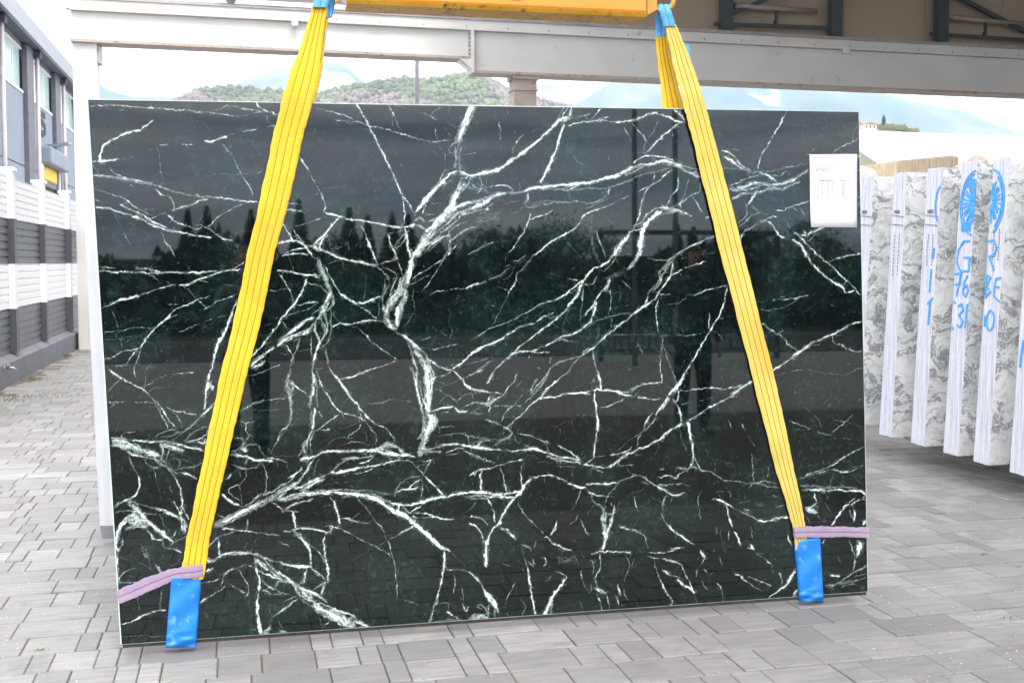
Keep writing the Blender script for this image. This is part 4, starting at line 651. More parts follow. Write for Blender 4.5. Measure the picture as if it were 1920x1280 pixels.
(880,700,"""7 180,0 160,50 140,80;14w 640,0 580,80 520,160 440,240;10w 550,50 510,100;8 770,0 700,60 640,110;12 640,110 590,170 550,210;11 550,210 490,250 440,310;9 440,310 370,370 310,425;10 540,210 620,190 700,185 760,165;15 760,165 830,158 910,155;9 900,155 975,168;12 980,132 1060,130 1150,138;7 1170,145 1250,150 1300,140 1340,110 1400,85 1480,75 1545,72;10 1020,0 1050,70 1058,130;3 1010,20 980,120;12 1180,150 1240,165 1300,180;14 1350,182 1420,205;8 1420,205 1490,212 1530,200;8 1540,0 1545,70;4 1360,155 1300,190;9 1240,200 1200,225;6 1200,225 1110,260 1035,275;
15 1000,150 1010,230 1020,310;20 1020,300 1025,400 1025,470;14 1025,470 1005,560 990,680;4 1005,320 910,345 800,380 720,410;9 990,685 940,715;5 1000,670 1080,652;26w 1700,40 1660,90 1610,160;20 1700,60 1640,150;14 1590,190 1540,260 1490,340;9w 1480,300 1430,360 1400,430 1380,470;8w 1490,350 1450,410 1400,460;5 1380,470 1350,520 1335,590;10w 1640,200 1670,270;9 1670,270 1690,340 1695,380;6 1670,130 1675,190 1655,225;4 1390,460 1310,510 1230,580 1180,620;3f 1310,230 1330,280;
12 1707,405 1640,440 1560,500;13 1560,500 1480,550 1400,590 1350,600;24w 1360,600 1300,630 1240,660;20 1280,635 1190,700 1150,730;14 1160,725 1080,755;9 1120,652 1200,640 1280,610;14w 1230,650 1190,710 1190,735;5 1190,735 1320,735;8w 1300,590 1240,640;4 1320,655 1380,655;4 1690,460 1700,530;17 0,590 80,600 160,605;11 160,605 260,612;14w 0,580 60,540 130,530 220,540 300,520 350,480;6 30,585 100,540;7 270,610 360,615 430,610;8 380,480 440,490 500,505 560,530 610,550;14w 600,545 650,555;26w 420,610 500,600 560,610 620,635;16 420,612 500,602 560,612 620,635;
12w 620,635 700,660 780,670 860,685 900,700;10 620,635 740,665 890,690;22w 620,655 700,680 780,700 860,715 900,720;9 710,575 780,610 840,650 880,690;12 910,725 1000,740 1080,755;8w 610,550 630,620;6 980,755 1070,790;8w 440,570 500,600;5 0,320 100,320;11 130,365 200,390;15w 200,385 270,420;12 270,425 350,470;9w 350,510 310,510 180,590;7 350,480 370,530 400,560;6 350,470 310,520;4 270,440 280,510;5 160,250 165,350;10w 0,240 60,230 150,250 220,200 280,170;6 60,130 180,150 270,165;4 0,310 80,280 180,250;16w 130,240 210,205;14w 140,215 220,200;6 170,258 300,258 420,258;5 250,390 300,300 370,240 430,160;6 380,0 350,60 300,130 270,170;6w 0,120 40,120 50,180;5 420,60 370,100;4 200,310 200,355;4 0,500 100,520 270,525;
9w 0,650 80,680;8 80,680 200,710;14 185,708 210,712;9 0,820 70,770 150,760;7 150,760 240,735 320,710 400,695 440,680;9 100,770 90,850 95,930;6 250,750 270,820 285,890 295,945;4 285,880 325,945;6 440,700 410,780;9 405,780 415,850 430,920;3f 380,760 410,800;8wf 560,700 650,720;5wf 450,640 570,680;6w 700,740 850,750;4 820,760 825,820;26 0,945 80,945 170,960;18 160,960 250,968 340,950 410,940;14w 0,945 100,950 250,960 400,945;16w 0,985 100,975 200,985;20 160,980 300,990 370,985;30 360,985 400,960 430,925;22 430,930 450,880 490,845;12w 490,845 560,820;8 560,822 620,815 690,820;
34 360,1000 310,1060;26 320,1045 270,1130 230,1210;10 230,1210 200,1230 170,1280;8 140,990 180,1060 200,1130 205,1200;5 390,1000 400,1060 450,1130 510,1200;4 510,1200 600,1270;4 0,1090 50,1020;7 220,1210 260,1240 300,1245;15w 690,820 740,845 800,880;17 790,875 860,910 930,910;12w 930,910 970,950 1030,975 1110,980;8 960,945 1030,975 1110,980;13 930,890 1000,880 1100,885 1180,870;9w 1180,870 1250,840 1340,815;14w 1340,815 1400,830 1450,870 1500,900;14 1490,895 1560,930 1610,965;10 1610,965 1660,970 1707,960;6 1200,880 1130,940 1100,1000;5 890,930 870,1000 820,1090;16w 980,960 990,1020 1050,1060 1075,1110;4 1000,1050 930,1140;5 1110,970 1090,1040;9w 1130,1020 1140,1060;18w 1160,1050 1150,1130 1130,1200 1110,1280;26w 1090,1060 1080,1120 1080,1200 1070,1280;8w 1080,1110 1150,1120;5w 1200,1020 1180,1120;
22wf 1230,1000 1290,960 1380,930 1430,880;8w 1380,860 1440,890;6w 1320,980 1330,1050 1355,1100;5w 1580,950 1550,1050 1560,1150;8 1590,1200 1600,1220 1640,1260;5 1620,980 1610,1030;3f 1400,1010 1420,1130;5w 1260,760 1290,800 1340,810;7w 1500,830 1600,815 1650,835 1707,790;5 1500,890 1600,885 1700,880;10w 1520,770 1560,765;3 600,820 600,880;3f 620,760 660,800;4 510,1015 540,1050;7f 590,1090 610,1130;4 740,1140 770,1110;5 870,1120 850,1170 800,1210;12 710,1180 680,1230 650,1280;6 890,1170 930,1260;5 1200,1225 1360,1270;5 0,1140 80,1155 150,1200;7 0,1200 60,1230 100,1275;3f 1350,1150 1320,1230"""),
(1240,700,"""8 200,0 160,60 130,90;22w 130,85 110,130 50,180;14 130,90 60,170;7 130,140 250,130 330,118 410,112 490,125 570,115 640,98;18w 720,60 660,100 600,140 550,185 510,210;12 720,60 640,120 560,180;10 510,210 440,245;16 440,243 380,270;10 380,270 310,320 250,360 210,380;7 550,190 600,180;9 70,190 40,230 0,280;9w 90,200 120,250;9 120,250 150,300 160,385;5 130,150 130,210 115,235;5w 160,250 250,220;4 310,220 350,210;3 360,208 430,188;12 165,400 90,440 0,505;14 215,380 205,400;22 215,385 225,450 240,530;18w 230,500 255,620 250,720;12 240,530 255,620 250,700;10 250,715 225,755;6 260,660 290,720 320,770;4 145,460 170,540 200,610;4 440,255 465,300;4f 510,225 550,270 600,330;7 645,395 665,450;5 530,365 570,440;4 600,490 625,525;4 700,490 750,590;3f 640,200 730,235;5 720,650 735,770 740,855;6 860,745 845,830;4 750,680 770,725;4 800,770 820,840;4 405,670 425,720 428,800;3 0,660 70,665;
9w 0,820 60,820 100,835 160,790 220,770;16w 130,750 200,760 260,750 310,770;11w 310,770 380,785 430,810 490,850;5 490,850 580,860;7 580,860 650,872;14w 230,750 300,755;4 0,895 80,885 150,880 230,895;12 0,910 40,940 90,970;9w 90,970 150,970 190,950;7w 40,960 20,1020 0,1070;4 85,980 75,1030;3f 150,880 110,920;5w 320,930 295,1000 300,1080 318,1165;12w 650,872 740,880 820,860 880,870 930,885;16w 760,870 850,900 950,915;14w 740,870 700,920;5 1095,850 1160,825;14w 1150,825 1230,790 1300,765;12w 1300,765 1370,730;9 1360,740 1440,680 1510,640;5 1510,640 1620,585;11w 1180,820 1280,790 1370,765;11 1370,765 1430,785 1500,790;7 1500,790 1560,765 1620,730;5 1530,750 1580,740;
16w 1110,895 1200,900 1300,910 1390,905 1450,910;18w 1120,930 1220,925 1330,935;16 1180,925 1330,935 1400,925;9 1400,925 1500,940;15 1490,935 1580,940 1640,960;11w 1380,900 1450,905 1540,915 1640,935;4 1110,850 1110,890;12w 1220,930 1230,990 1250,1030;10 1225,960 1240,1020;18w 1250,1030 1210,1060 1150,1070;40w 1150,1080 1200,1100 1250,1110;18 1160,1080 1230,1100;10w 1250,1090 1240,1050;8w 1250,1120 1280,1170 1330,1190;14w 1560,990 1500,1030;22 1500,1035 1450,1080 1420,1130;16 1420,1130 1380,1190 1360,1215;8 1500,1050 1570,1020 1640,1000;10w 1515,1040 1540,1090;12 1540,1080 1550,1130 1535,1190;6 1500,1080 1540,1180;24w 1640,970 1610,990;24 1640,1170 1610,1215;4 1320,960 1325,1010;8f 1310,1020 1340,1080 1360,1140;8w 1170,1150 1190,1190;5 1270,960 1260,1000;
8w 400,1010 450,1000;14 440,1000 490,1020 530,1050 590,1080;8w 590,1080 640,1100 700,1110;8 510,1030 530,1090;11 530,1085 545,1160 570,1225;7 640,1100 720,1140 780,1175;14 770,1170 830,1185 900,1160;10 900,1160 960,1155;16 950,1155 1020,1145;20w 660,1090 700,1090;4 430,945 545,945 550,1000;3 450,955 475,990;3 460,1030 478,1100;5 915,1070 985,1050;16wf 760,1050 830,1060;10wf 620,1030 720,1020;16w 890,980 930,990;4 665,970 672,1010;
3f 1100,30 1110,200 1150,270;4 1150,270 1230,340 1270,390 1278,450;5 1015,380 1100,405 1200,445;4 1060,455 1200,450;5 1240,465 1370,497;6w 1370,470 1430,420 1530,330;3 1380,370 1500,395 1610,425;4 1460,520 1530,528;4 1270,580 1280,660 1300,730;3f 1405,20 1415,180;4 1380,800 1340,900;4 1450,810 1450,830;3f 1520,820 1620,890;7w 0,1110 30,1180;7 30,1180 100,1260"""),
(200,930,"""40w 100,260 80,340 75,400 100,440;18 95,270 80,350;14w 130,340 110,400 85,430;12 85,430 85,560;9 85,560 95,680 95,720;24w 280,200 360,220 400,260;28w 390,250 450,310 500,340 530,370;20 430,290 500,340 530,375;9 320,260 350,300 380,345 450,350;9w 450,350 460,400 530,420;10 530,420 600,450;12w 500,400 540,370;5 540,370 600,340 640,310;34w 640,220 620,280;6 560,270 530,330;
9 780,500 840,520;24w 770,500 840,520 890,490 940,460;36w 780,510 860,510;16 890,490 940,460 1000,450 1060,445 1130,455;26w 1000,455 1130,455 1220,465;16w 1220,470 1280,500 1350,515 1400,530;12w 1400,530 1450,550 1530,565 1640,570;9 1400,530 1530,565 1640,570;40w 1190,490 1250,550 1300,590;16w 1300,590 1370,640 1430,670 1500,690;24w 1200,510 1280,560;10 1210,580 1270,620;13 1260,615 1350,650 1400,660;18w 1260,510 1330,580 1400,650;9 1350,720 1380,680 1420,685;
5 910,320 960,300 1030,280 1110,270;7 1110,270 1200,290;5 1200,290 1300,305 1380,308;7 900,240 1000,265 1100,280;8w 800,430 850,370 900,320;15 895,340 900,470;8 1135,180 1120,270;4 1010,200 1010,270;4 820,360 870,350;10 1490,120 1500,190 1515,250;12w 1490,265 1560,255;9 1560,255 1640,260 1707,270;12w 1490,270 1520,310 1570,360;14 1560,350 1610,400 1630,470 1635,540;5 1530,280 1560,340 1610,380;5 1640,560 1590,570;6 1590,570 1590,640 1570,680 1540,700;5 1640,570 1707,640;5 1380,365 1470,405;4 1090,440 1130,365;3 1150,450 1200,330;5 1400,275 1480,285;
16w 1185,510 1200,590 1220,660;14 1200,580 1225,670 1225,720;22 1225,710 1210,800 1200,880;28 1205,870 1210,960;24 1210,950 1220,1030 1240,1110;16w 1230,660 1300,720 1350,740;10 1290,715 1350,745;9 1240,750 1270,750 1320,780;4 1320,780 1400,780;6w 1350,730 1400,780;26w 1250,1080 1300,1060 1310,1020;34w 1230,1090 1300,1100;7 1145,1068 1200,1060;4 1320,990 1310,1030;22w 1370,1100 1450,1090;18w 1380,1080 1440,1080;
10w 760,610 810,600;18 800,600 850,570;4 845,570 910,640;6 760,695 840,680 910,655;11 745,855 800,810;7 800,810 860,780 920,740 945,715;6 920,720 930,650;10w 930,650 970,600 1040,570;7 1040,570 1120,550 1180,560;6 1050,580 1100,660 1135,720 1130,780 1100,805;8w 990,700 1060,750;14w 1060,745 1120,770;7 1320,970 1400,910 1480,850 1530,820;18w 1490,700 1530,760 1560,810;20w 1560,800 1640,840 1700,880;20w 1500,690 1580,740 1640,770 1707,800;14w 1530,700 1600,800 1640,790;40w 1560,760 1640,820;7w 1410,840 1480,810 1530,800;34w 1640,870 1700,900;4 1370,990 1410,1060;3 1290,860 1320,960;
6 115,1020 190,1010;10 190,1010 260,970;13 250,970 350,930;10 350,930 430,910;12 430,910 480,912;4 120,1118 320,1115;4 330,1120 470,1120;5 240,800 262,905;5w 435,740 430,900;20w 410,560 425,600 460,620;8w 390,530 415,600;20w 290,460 330,490;6 290,405 340,470;3 110,490 200,520 300,550 400,620;5 95,660 150,600 240,570;8 95,690 240,690;3 150,640 300,640;3 780,900 820,1020;3 790,895 900,875;3 440,480 460,490;4 590,490 560,540 500,550"""),
(520,930,"""24w 0,600 60,640 130,690 180,740;14 0,600 60,645 130,690;22w 180,740 250,760 320,790 380,830 400,850;14 180,740 280,765 380,830;22w 0,640 50,680 120,690;16w 130,700 170,780 240,820 310,840;10 240,820 310,840;18w 240,760 270,800 200,830;18w 280,870 350,860 410,880 500,920 580,940 630,965;9 440,895 560,940 625,965;60w 290,880 380,930 460,980 540,1030 590,1070;26 300,885 400,930 480,980;70w 400,900 480,950 560,1000 620,1040;24 420,930 500,980 570,1040;24w 560,1000 640,1000 700,1020 750,1055;16 640,1010 700,1030 750,1055;34w 600,960 560,1010 600,1060;16w 600,1060 680,1040 740,1060;10w 180,820 270,880;7 0,940 80,890 160,820;8w 0,760 100,790;
7 20,510 40,540 90,550;15 90,550 170,560 270,560;12w 20,530 100,550 250,560;16w 120,260 180,330 230,390;14 180,330 230,390 260,450 265,540;6 180,290 230,370 300,410;7 300,410 350,470 380,530;12 380,320 365,380;20 370,370 380,450;16 380,440 390,540;22 390,530 410,620;16 410,610 405,690;20w 400,690 370,720 350,790;14 375,715 355,780;8 390,680 370,690;8 420,270 440,240 380,240;14 380,300 420,280;8 270,570 330,610 380,665;8 230,570 220,640 210,690 170,700;4 290,570 380,585;7w 290,745 370,690;4 0,1000 50,1060;24w 30,1080 80,1100;
7 440,240 520,265 600,310;5 600,310 700,360 780,400 870,445 910,490;6 1090,240 1000,290 900,345;4 900,345 810,395;4f 810,395 700,450 590,520;5 640,20 700,80 770,180 840,260;4 840,260 880,350;6 880,350 915,450 940,560;8 940,560 955,680;5 955,680 960,800;36 950,110 1020,150 1090,210;38 1080,205 1160,270 1230,330;34 1220,320 1290,390 1350,420;16 1340,415 1385,440;30w 1180,290 1290,400 1370,430;
14 1340,440 1335,560;20 1335,550 1320,660 1300,740;13 1300,740 1270,830;18w 1280,820 1245,900;14w 1245,890 1230,1000;20w 1240,950 1210,1010;3 1385,440 1440,490 1500,545;5 1345,540 1360,590;5 1355,590 1420,588 1480,590;8 1480,590 1540,610 1580,650;20w 1570,640 1630,690;12 1580,650 1630,690;14w 1630,690 1650,740;22 1650,740 1680,800 1707,850;16w 1600,880 1640,870 1690,940;14w 1690,860 1690,960;34w 1560,980 1640,950 1690,990;3w 1410,620 1420,680 1410,780;5 1450,800 1490,830;14w 1480,860 1510,920 1530,880;4w 1480,720 1490,850;12 1350,920 1400,950;8w 1400,950 1430,970 1480,990;7w 1300,860 1360,850 1370,900;9w 1250,1000 1350,990 1500,990 1700,995;6 1120,1030 1200,1020;5 340,970 370,1060;6w 395,1085 380,1030 420,990;5 500,170 570,175 650,200;3 650,200 730,215;5 1535,215 1600,245;6 1600,245 1640,310 1650,370;26 1690,340 1670,400;32 1670,390 1670,560;4f 420,795 480,765 560,770 620,800;10f 1000,820 1140,870;12 1707,290 1690,345"""),
(880,900,"""15 230,350 185,390 160,460;20 160,450 135,520;36 135,515 130,600 135,690;8 0,340 60,370 100,430 110,490;5 250,370 290,395;20w 270,390 330,430 375,470;14 300,395 360,460;12 290,390 320,400;5 350,400 380,430;12w 420,515 480,540 490,570;20wf 420,520 430,600 460,670;14w 440,630 465,690;12 465,690 475,760;16 475,750 490,850;14 490,850 500,950;13 500,945 520,1030;18 515,1020 535,1090;6 535,480 520,540;16w 470,640 520,690;5 420,700 440,730;8 575,400 600,430;9 600,455 640,460;16w 640,460 660,500;17 660,500 700,520;9 700,520 760,540 820,565;9 650,440 680,400;13 680,410 710,340;11w 710,540 740,560 780,560;6 600,610 615,660 590,690;5 580,610 600,620;8w 510,620 530,680;
24 780,768 740,830 700,890;34 705,880 660,940 630,1010;26 635,1000 595,1090;22w 660,960 650,1080;8 690,720 740,750 780,765;5wf 720,620 715,690;40w 1070,270 1070,330 1090,400;26 1075,400 1085,460;24w 1085,400 1080,480 1070,550;30w 1130,300 1110,400 1080,500;14 1115,370 1090,480 1065,560;16w 1070,220 1090,260 1140,270 1160,220;12 1060,560 970,590;9 1050,570 1150,568 1300,578;7 1045,590 1050,680 1030,740 1000,780;7 970,640 995,680 990,760;12w 1010,780 1030,850 1090,900;26w 1000,860 1040,880 1090,900;14 1010,865 1040,890;6 1020,910 1050,980 1065,1045;5 1100,910 1130,1045;4 1130,390 1170,480 1170,540;5 1190,360 1260,380 1360,410;7 1360,410 1410,450 1420,500;5 1420,500 1430,560;5 1430,580 1500,580;9 1500,580 1570,576;
10 1430,607 1520,625;6 1520,625 1620,640;10 1600,635 1700,670;5 1480,650 1510,760;8 1510,750 1560,870;6 1560,870 1620,960;4 1610,970 1600,1010;12 1550,715 1610,760;14 1660,790 1707,840;5w 1250,600 1280,680 1250,770 1230,830;9w 1300,690 1320,620;9 1190,830 1205,920;6 1240,870 1250,930 1290,960;7 1170,920 1200,1000;5 1320,975 1360,1015;9 890,720 900,790;5 900,790 940,870 970,900;8w 975,820 970,900;5 885,970 900,1020;6 890,320 930,400 960,440;7 820,470 860,490;30wf 840,600 860,640 870,690;20wf 870,590 840,680;5 370,820 320,900 280,1020;5wf 380,850 370,970;16wf 400,940 450,1010 420,1080;4 230,650 340,690;4f 1270,440 1350,550;5w 1550,300 1560,330 1600,380;11 1600,375 1660,420 1707,450;5 1600,545 1700,535;
8 20,740 60,790;20w 60,780 100,830;12wf 105,870 130,920;34w 130,890 160,950 200,1010;34 140,900 190,950 215,1020;30w 190,950 220,1010 235,1060;22w 195,940 205,1050 200,1115;7w 140,1000 160,1060;40w 0,1110 60,1080 150,1110;9w 60,1010 100,1030;9w 300,1070 330,1100;3f 210,480 260,600 320,660;80wf 700,640 790,640 850,600;40wf 600,800 660,760"""),
(1240,870,"""8 60,495 110,540;11 110,540 180,590 270,645;5 0,705 70,690 180,660;7w 10,765 80,775 130,790;6 160,800 190,870 220,930;9 220,930 260,1030;13 10,845 70,885;5 70,885 160,915;13 130,920 180,960 240,1000 265,1030;9 0,930 40,1030;7 40,1030 85,1100 65,1140;4 270,1040 285,1120;20 315,690 330,720 355,745;8 350,745 315,805;7 340,830 375,880;10w 415,690 430,675;6 460,730 490,810;4 480,510 480,620 520,720;3f 520,720 580,880;5 515,660 560,658;8 450,945 490,1010;6 490,1010 495,1100;9 580,870 630,890;16 630,890 690,940;5 690,900 780,930;8 780,930 880,970;5 690,940 760,990 810,1015;3 740,980 770,1080;15 585,540 610,580 635,650;8 540,530 535,610;9w 680,668 740,670;24 710,635 740,680;4 660,590 710,640;4 760,705 830,720;7 760,710 820,750 880,800;4w 880,800 895,880;11 945,870 965,920;5 965,920 965,970;
8 850,1080 930,1020;18 920,1025 1000,970;26 995,975 1040,900 1075,850;9 850,1080 870,1070;14 1005,570 1040,650;6 1060,850 1080,830;26w 1060,1060 1090,1000;4w 320,930 370,1010;5 440,500 445,560;5w 715,500 730,600;8w 290,830 280,900;16wf 390,880 420,870;18w 1310,975 1380,965 1450,930;16w 1450,930 1530,870 1640,820;10w 1330,990 1440,950 1540,930 1640,905;12w 1450,985 1470,960 1560,960;16 1350,892 1430,895;50w 1570,610 1600,640 1580,690;34 1590,620 1570,700;26w 1575,680 1555,740;8 1505,600 1530,680 1545,740;14w 1550,740 1550,800 1530,850;16 1600,620 1560,740;4 1410,715 1440,810;14 1285,640 1310,600;4f 1310,710 1360,860;22 1640,450 1610,480;7w 1570,860 1645,800;44wf 1590,990 1630,980;10w 1475,1030 1490,1020;5w 1540,900 1640,880;4 1400,960 1520,920""")]

# corners of the polished face as seen in the photograph -> a real, nearly upright plane 4.2 m away
SLAB_PX = [(165, 187), (1610, 210), (1627, 1108), (228, 1207)]
SA, SLEAN, SROLL = R(-1.2), R(0.8), R(0.6)
_u = np.array([math.cos(SA) * math.cos(SROLL), math.sin(SA) * math.cos(SROLL), math.sin(SROLL)])
_n0 = np.array([-math.sin(SA), math.cos(SA), 0.0])
_v = np.array([0, 0, 1.0]) * math.cos(SLEAN) + _n0 * math.sin(SLEAN); _v -= _u * (_u @ _v); _v /= np.linalg.norm(_v)
SN = np.cross(_v, _u) * -1.0
if SN[1] > 0: SN = -SN                     # unit normal towards the viewer
S0 = CAMPOS + ray(228, 1207) / FOC * 4.17
def onslab(px, py, off=0.0): return on_plane(px, py, S0 + SN * off, SN)
SC = [onslab(*p) for p in SLAB_PX]

def make_vein_canvas():
    SCL = 1.8; x0, y0, x1, y1 = 150, 175, 1645, 1225
    w, h = int((x1 - x0) * SCL), int((y1 - y0) * SCL)
    can = np.zeros((h, w), np.float32); rg = np.random.RandomState(7)
    def seg(ax, ay, bx, by, ra, rb, op):
        rad = max(ra, rb) + 1.2
        xa, xb = int(max(0, min(ax, bx) - rad)), int(min(w, max(ax, bx) + rad + 2))
        ya, yb = int(max(0, min(ay, by) - rad)), int(min(h, max(ay, by) + rad + 2))
        if xa >= xb or ya >= yb: return
        X = np.arange(xa, xb, dtype=np.float32)[None, :] - ax; Y = np.arange(ya, yb, dtype=np.float32)[:, None] - ay
        dx, dy = bx - ax, by - ay; L = dx * dx + dy * dy + 1e-6
        t = np.clip((X * dx + Y * dy) / L, 0, 1)
        d = np.hypot(X - t * dx, Y - t * dy)
        a = np.clip(ra + (rb - ra) * t - d + .5, 0, 1) * op
        s = can[ya:yb, xa:xb]; np.maximum(s, a, out=s)
    def curve(pts, step):
        P = np.array(pts, float); 
        if len(P) == 2: P = np.array([P[0], (P[0] + P[1]) / 2, P[1]])
        Q = np.vstack([2 * P[0] - P[1], P, 2 * P[-1] - P[-2]]); out = []
        for i in range(1, len(Q) - 2):
            n = max(2, int(np.hypot(*(Q[i + 1] - Q[i])) / step)); t = np.linspace(0, 1, n, endpoint=False)[:, None]
            out.append(.5 * (2 * Q[i] + (Q[i + 1] - Q[i - 1]) * t + (2 * Q[i - 1] - 5 * Q[i] + 4 * Q[i + 1] - Q[i + 2]) * t**2 + (3 * Q[i] - Q[i - 1] - 3 * Q[i + 1] + Q[i + 2]) * t**3))
        out.append(P[-1:]); return np.vstack(out)
    def wob(n, k, amp):
        if n < 2: return np.zeros(n)
        m = max(2, int(n / k) + 2); return np.interp(np.linspace(0, m - 1, n), np.arange(m), rg.randn(m)) * amp
    def normals(C):
        d = np.gradient(C, axis=0); l = np.hypot(d[:, 0], d[:, 1])[:, None] + 1e-6; d = d / l
        return np.stack([-d[:, 1], d[:, 0]], 1)
    def stroke(C, wd, op, taper=True):
        n = len(C)
        r = wd / 2 * (1 + wob(n, 3, .28) + wob(n, 8, .25))
        if taper: r = r * np.clip(np.minimum(np.arange(n), np.arange(n)[::-1]) / 3.5 + .35, 0, 1)
        r = np.maximum(r, .22); o = np.clip(op * (1 + wob(n, 4, .22)), 0, 1)
        for i in range(n - 1): seg(C[i, 0], C[i, 1], C[i + 1, 0], C[i + 1, 1], r[i], r[i + 1], o[i])
    for ox, oy, txt in VEINS:
        for item in txt.replace('\n', '').split(';'):
            item = item.strip()
            if not item: continue
            parts = item.split(); fl = parts[0]; wisp = 'w' in fl; faint = 'f' in fl
            wd = float(fl.replace('w', '').replace('f', '')) / 4.267 * SCL
            pts = [((ox + float(a) / 4.267 - x0) * SCL, (oy + float(b) / 4.267 - y0) * SCL) for a, b in (p.split(',') for p in parts[1:])]
            C = curve(pts, 3.2); n = len(C); nr = normals(C)
            C = C + nr * (wob(n, 3, .45) + wob(n, 9, .55))[:, None]
            if not wisp:
                stroke(C, wd * .60, (.34 if faint else .90) if wd > 1.8 else (.28 if faint else .54))
                if wd > 3.5 and not faint:                      # ragged border strands
                    for sgn in (-1, 1):
                        stroke(C + nr * (sgn * wd * .55 + wob(n, 5, wd * .12))[:, None], .8, .5)
            else:
                ns = max(3, int(wd / 1.35)); base = .30 if not faint else .16
                cloudy = faint and wd > 8
                if not cloudy: stroke(C, wd * .72, base)
                else: ns = int(ns * .8)
                for k in range(ns):
                    off = (rg.rand() - .5) * wd * 1.02; a, b = 0, n
                    if n > 8 and rg.rand() < .6: a = rg.randint(0, n // 2); b = rg.randint(n // 2 + 1, n + 1)
                    o = np.interp(np.arange(n), [0, n * .3, n * .7, n], [off * rg.rand(), off, off * (1 if rg.rand() < .6 else -1) * rg.rand(), off * rg.rand()]) + wob(n, 5, wd * .11)
                    Ck = (C + nr * o[:, None])[a:b]
                    if len(Ck) > 2: stroke(Ck, rg.choice([.5, .6, .9, 1.5]) * (1.0 if wd < 12 else 1.3), (.30 if cloudy else .45 if faint else .9) * (.55 + .45 * rg.rand()))
            # hair-thin offshoots
            if wd > 2.5 and n > 6 and not faint:
                for k in range(int(n / (5 if wisp else 10)) + 1):
                    i = rg.randint(0, n); a = rg.rand() * 6.283; L = rg.randint(4, 10)
                    ang = a + np.cumsum(rg.randn(L) * .35); D = np.stack([np.cos(ang), np.sin(ang)], 1) * 2.4
                    stroke(C[i] + np.cumsum(D, 0), .65, .38)
    # scattered tiny flecks and short hairs of calcite all over the stone
    for k in range(6500):
        x, y = rg.rand() * w, rg.rand() * h; a = rg.randn() * .6 + (1.9 if rg.rand() < .5 else .15); L = rg.rand() ** 3 * 16 + .5
        seg(x, y, x + math.cos(a) * L, y + math.sin(a) * L, .4, .3, .2 + .45 * rg.rand() ** 2)
    # the web of hairline cracks between the traced veins
    for k in range(420):
        x, y = rg.rand() * w, rg.rand() * h; a0 = (rg.choice([2.2, .75, 1.5, .15, 2.6]) + rg.randn() * .3) + (3.14 if rg.rand() < .5 else 0); L = rg.randint(6, 34)
        ang = a0 + np.cumsum(rg.randn(L) * .16); D = np.stack([np.cos(ang), np.sin(ang)], 1) * 4.0
        if rg.rand() < .45: D[rg.randint(0, L)] *= 3
        stroke(np.array([x, y]) + np.cumsum(D, 0), .5 + .7 * rg.rand() ** 3, .14 + .40 * rg.rand() ** 2)
    # ragged, crystalline borders: warp the whole drawing with two octaves of value noise
    def vnoise(step):
        gh, gw = int(h / step) + 3, int(w / step) + 3; g = rg.randn(gh, gw).astype(np.float32)
        Y = np.arange(h) / step; X = np.arange(w) / step; iy = Y.astype(int); ix = X.astype(int); fy = (Y - iy)[:, None]; fx = (X - ix)[None, :]
        fy = fy * fy * (3 - 2 * fy); fx = fx * fx * (3 - 2 * fx)
        a = g[iy][:, ix]; b = g[iy][:, ix + 1]; c = g[iy + 1][:, ix]; d = g[iy + 1][:, ix + 1]
        return (a * (1 - fx) + b * fx) * (1 - fy) + (c * (1 - fx) + d * fx) * fy
    dx = vnoise(3.2) * .75 + vnoise(9) * 1.3; dy = vnoise(3.2) * .75 + vnoise(9) * 1.3
    YY, XX = np.mgrid[0:h, 0:w]
    sx = np.clip(XX + dx, 0, w - 2); sy = np.clip(YY + dy, 0, h - 2); jx = sx.astype(int); jy = sy.astype(int); fx = sx - jx; fy = sy - jy
    can = can[jy, jx] * (1 - fx) * (1 - fy) + can[jy, jx + 1] * fx * (1 - fy) + can[jy + 1, jx] * (1 - fx) * fy + can[jy + 1, jx + 1] * fx * fy
    # faint feathery clouds of calcite hugging the bigger veins
    def blur(a, r):
        for ax in (0, 1):
            c = np.cumsum(np.concatenate([np.zeros_like(np.take(a, [0], ax)), a], ax), ax); n = a.shape[ax]
            hi = np.minimum(np.arange(n) + r, n); lo = np.maximum(np.arange(n) - r, 0)
            a = (np.take(c, hi, ax) - np.take(c, lo, ax)) / (2 * r)
        return a
    halo = blur(blur(can, 7), 9); fuzz = np.clip(vnoise(2.0) * .55 + vnoise(5) * .5 + vnoise(16) * .5 - .25, 0, 1.4)
    can = np.maximum(can, np.clip(halo * 1.3, 0, .6) * fuzz)
    can = can * np.clip(1 + .22 * vnoise(2.4) + .16 * vnoise(7), .35, 1.15)
    return can.astype(np.float32), SCL, x0, y0

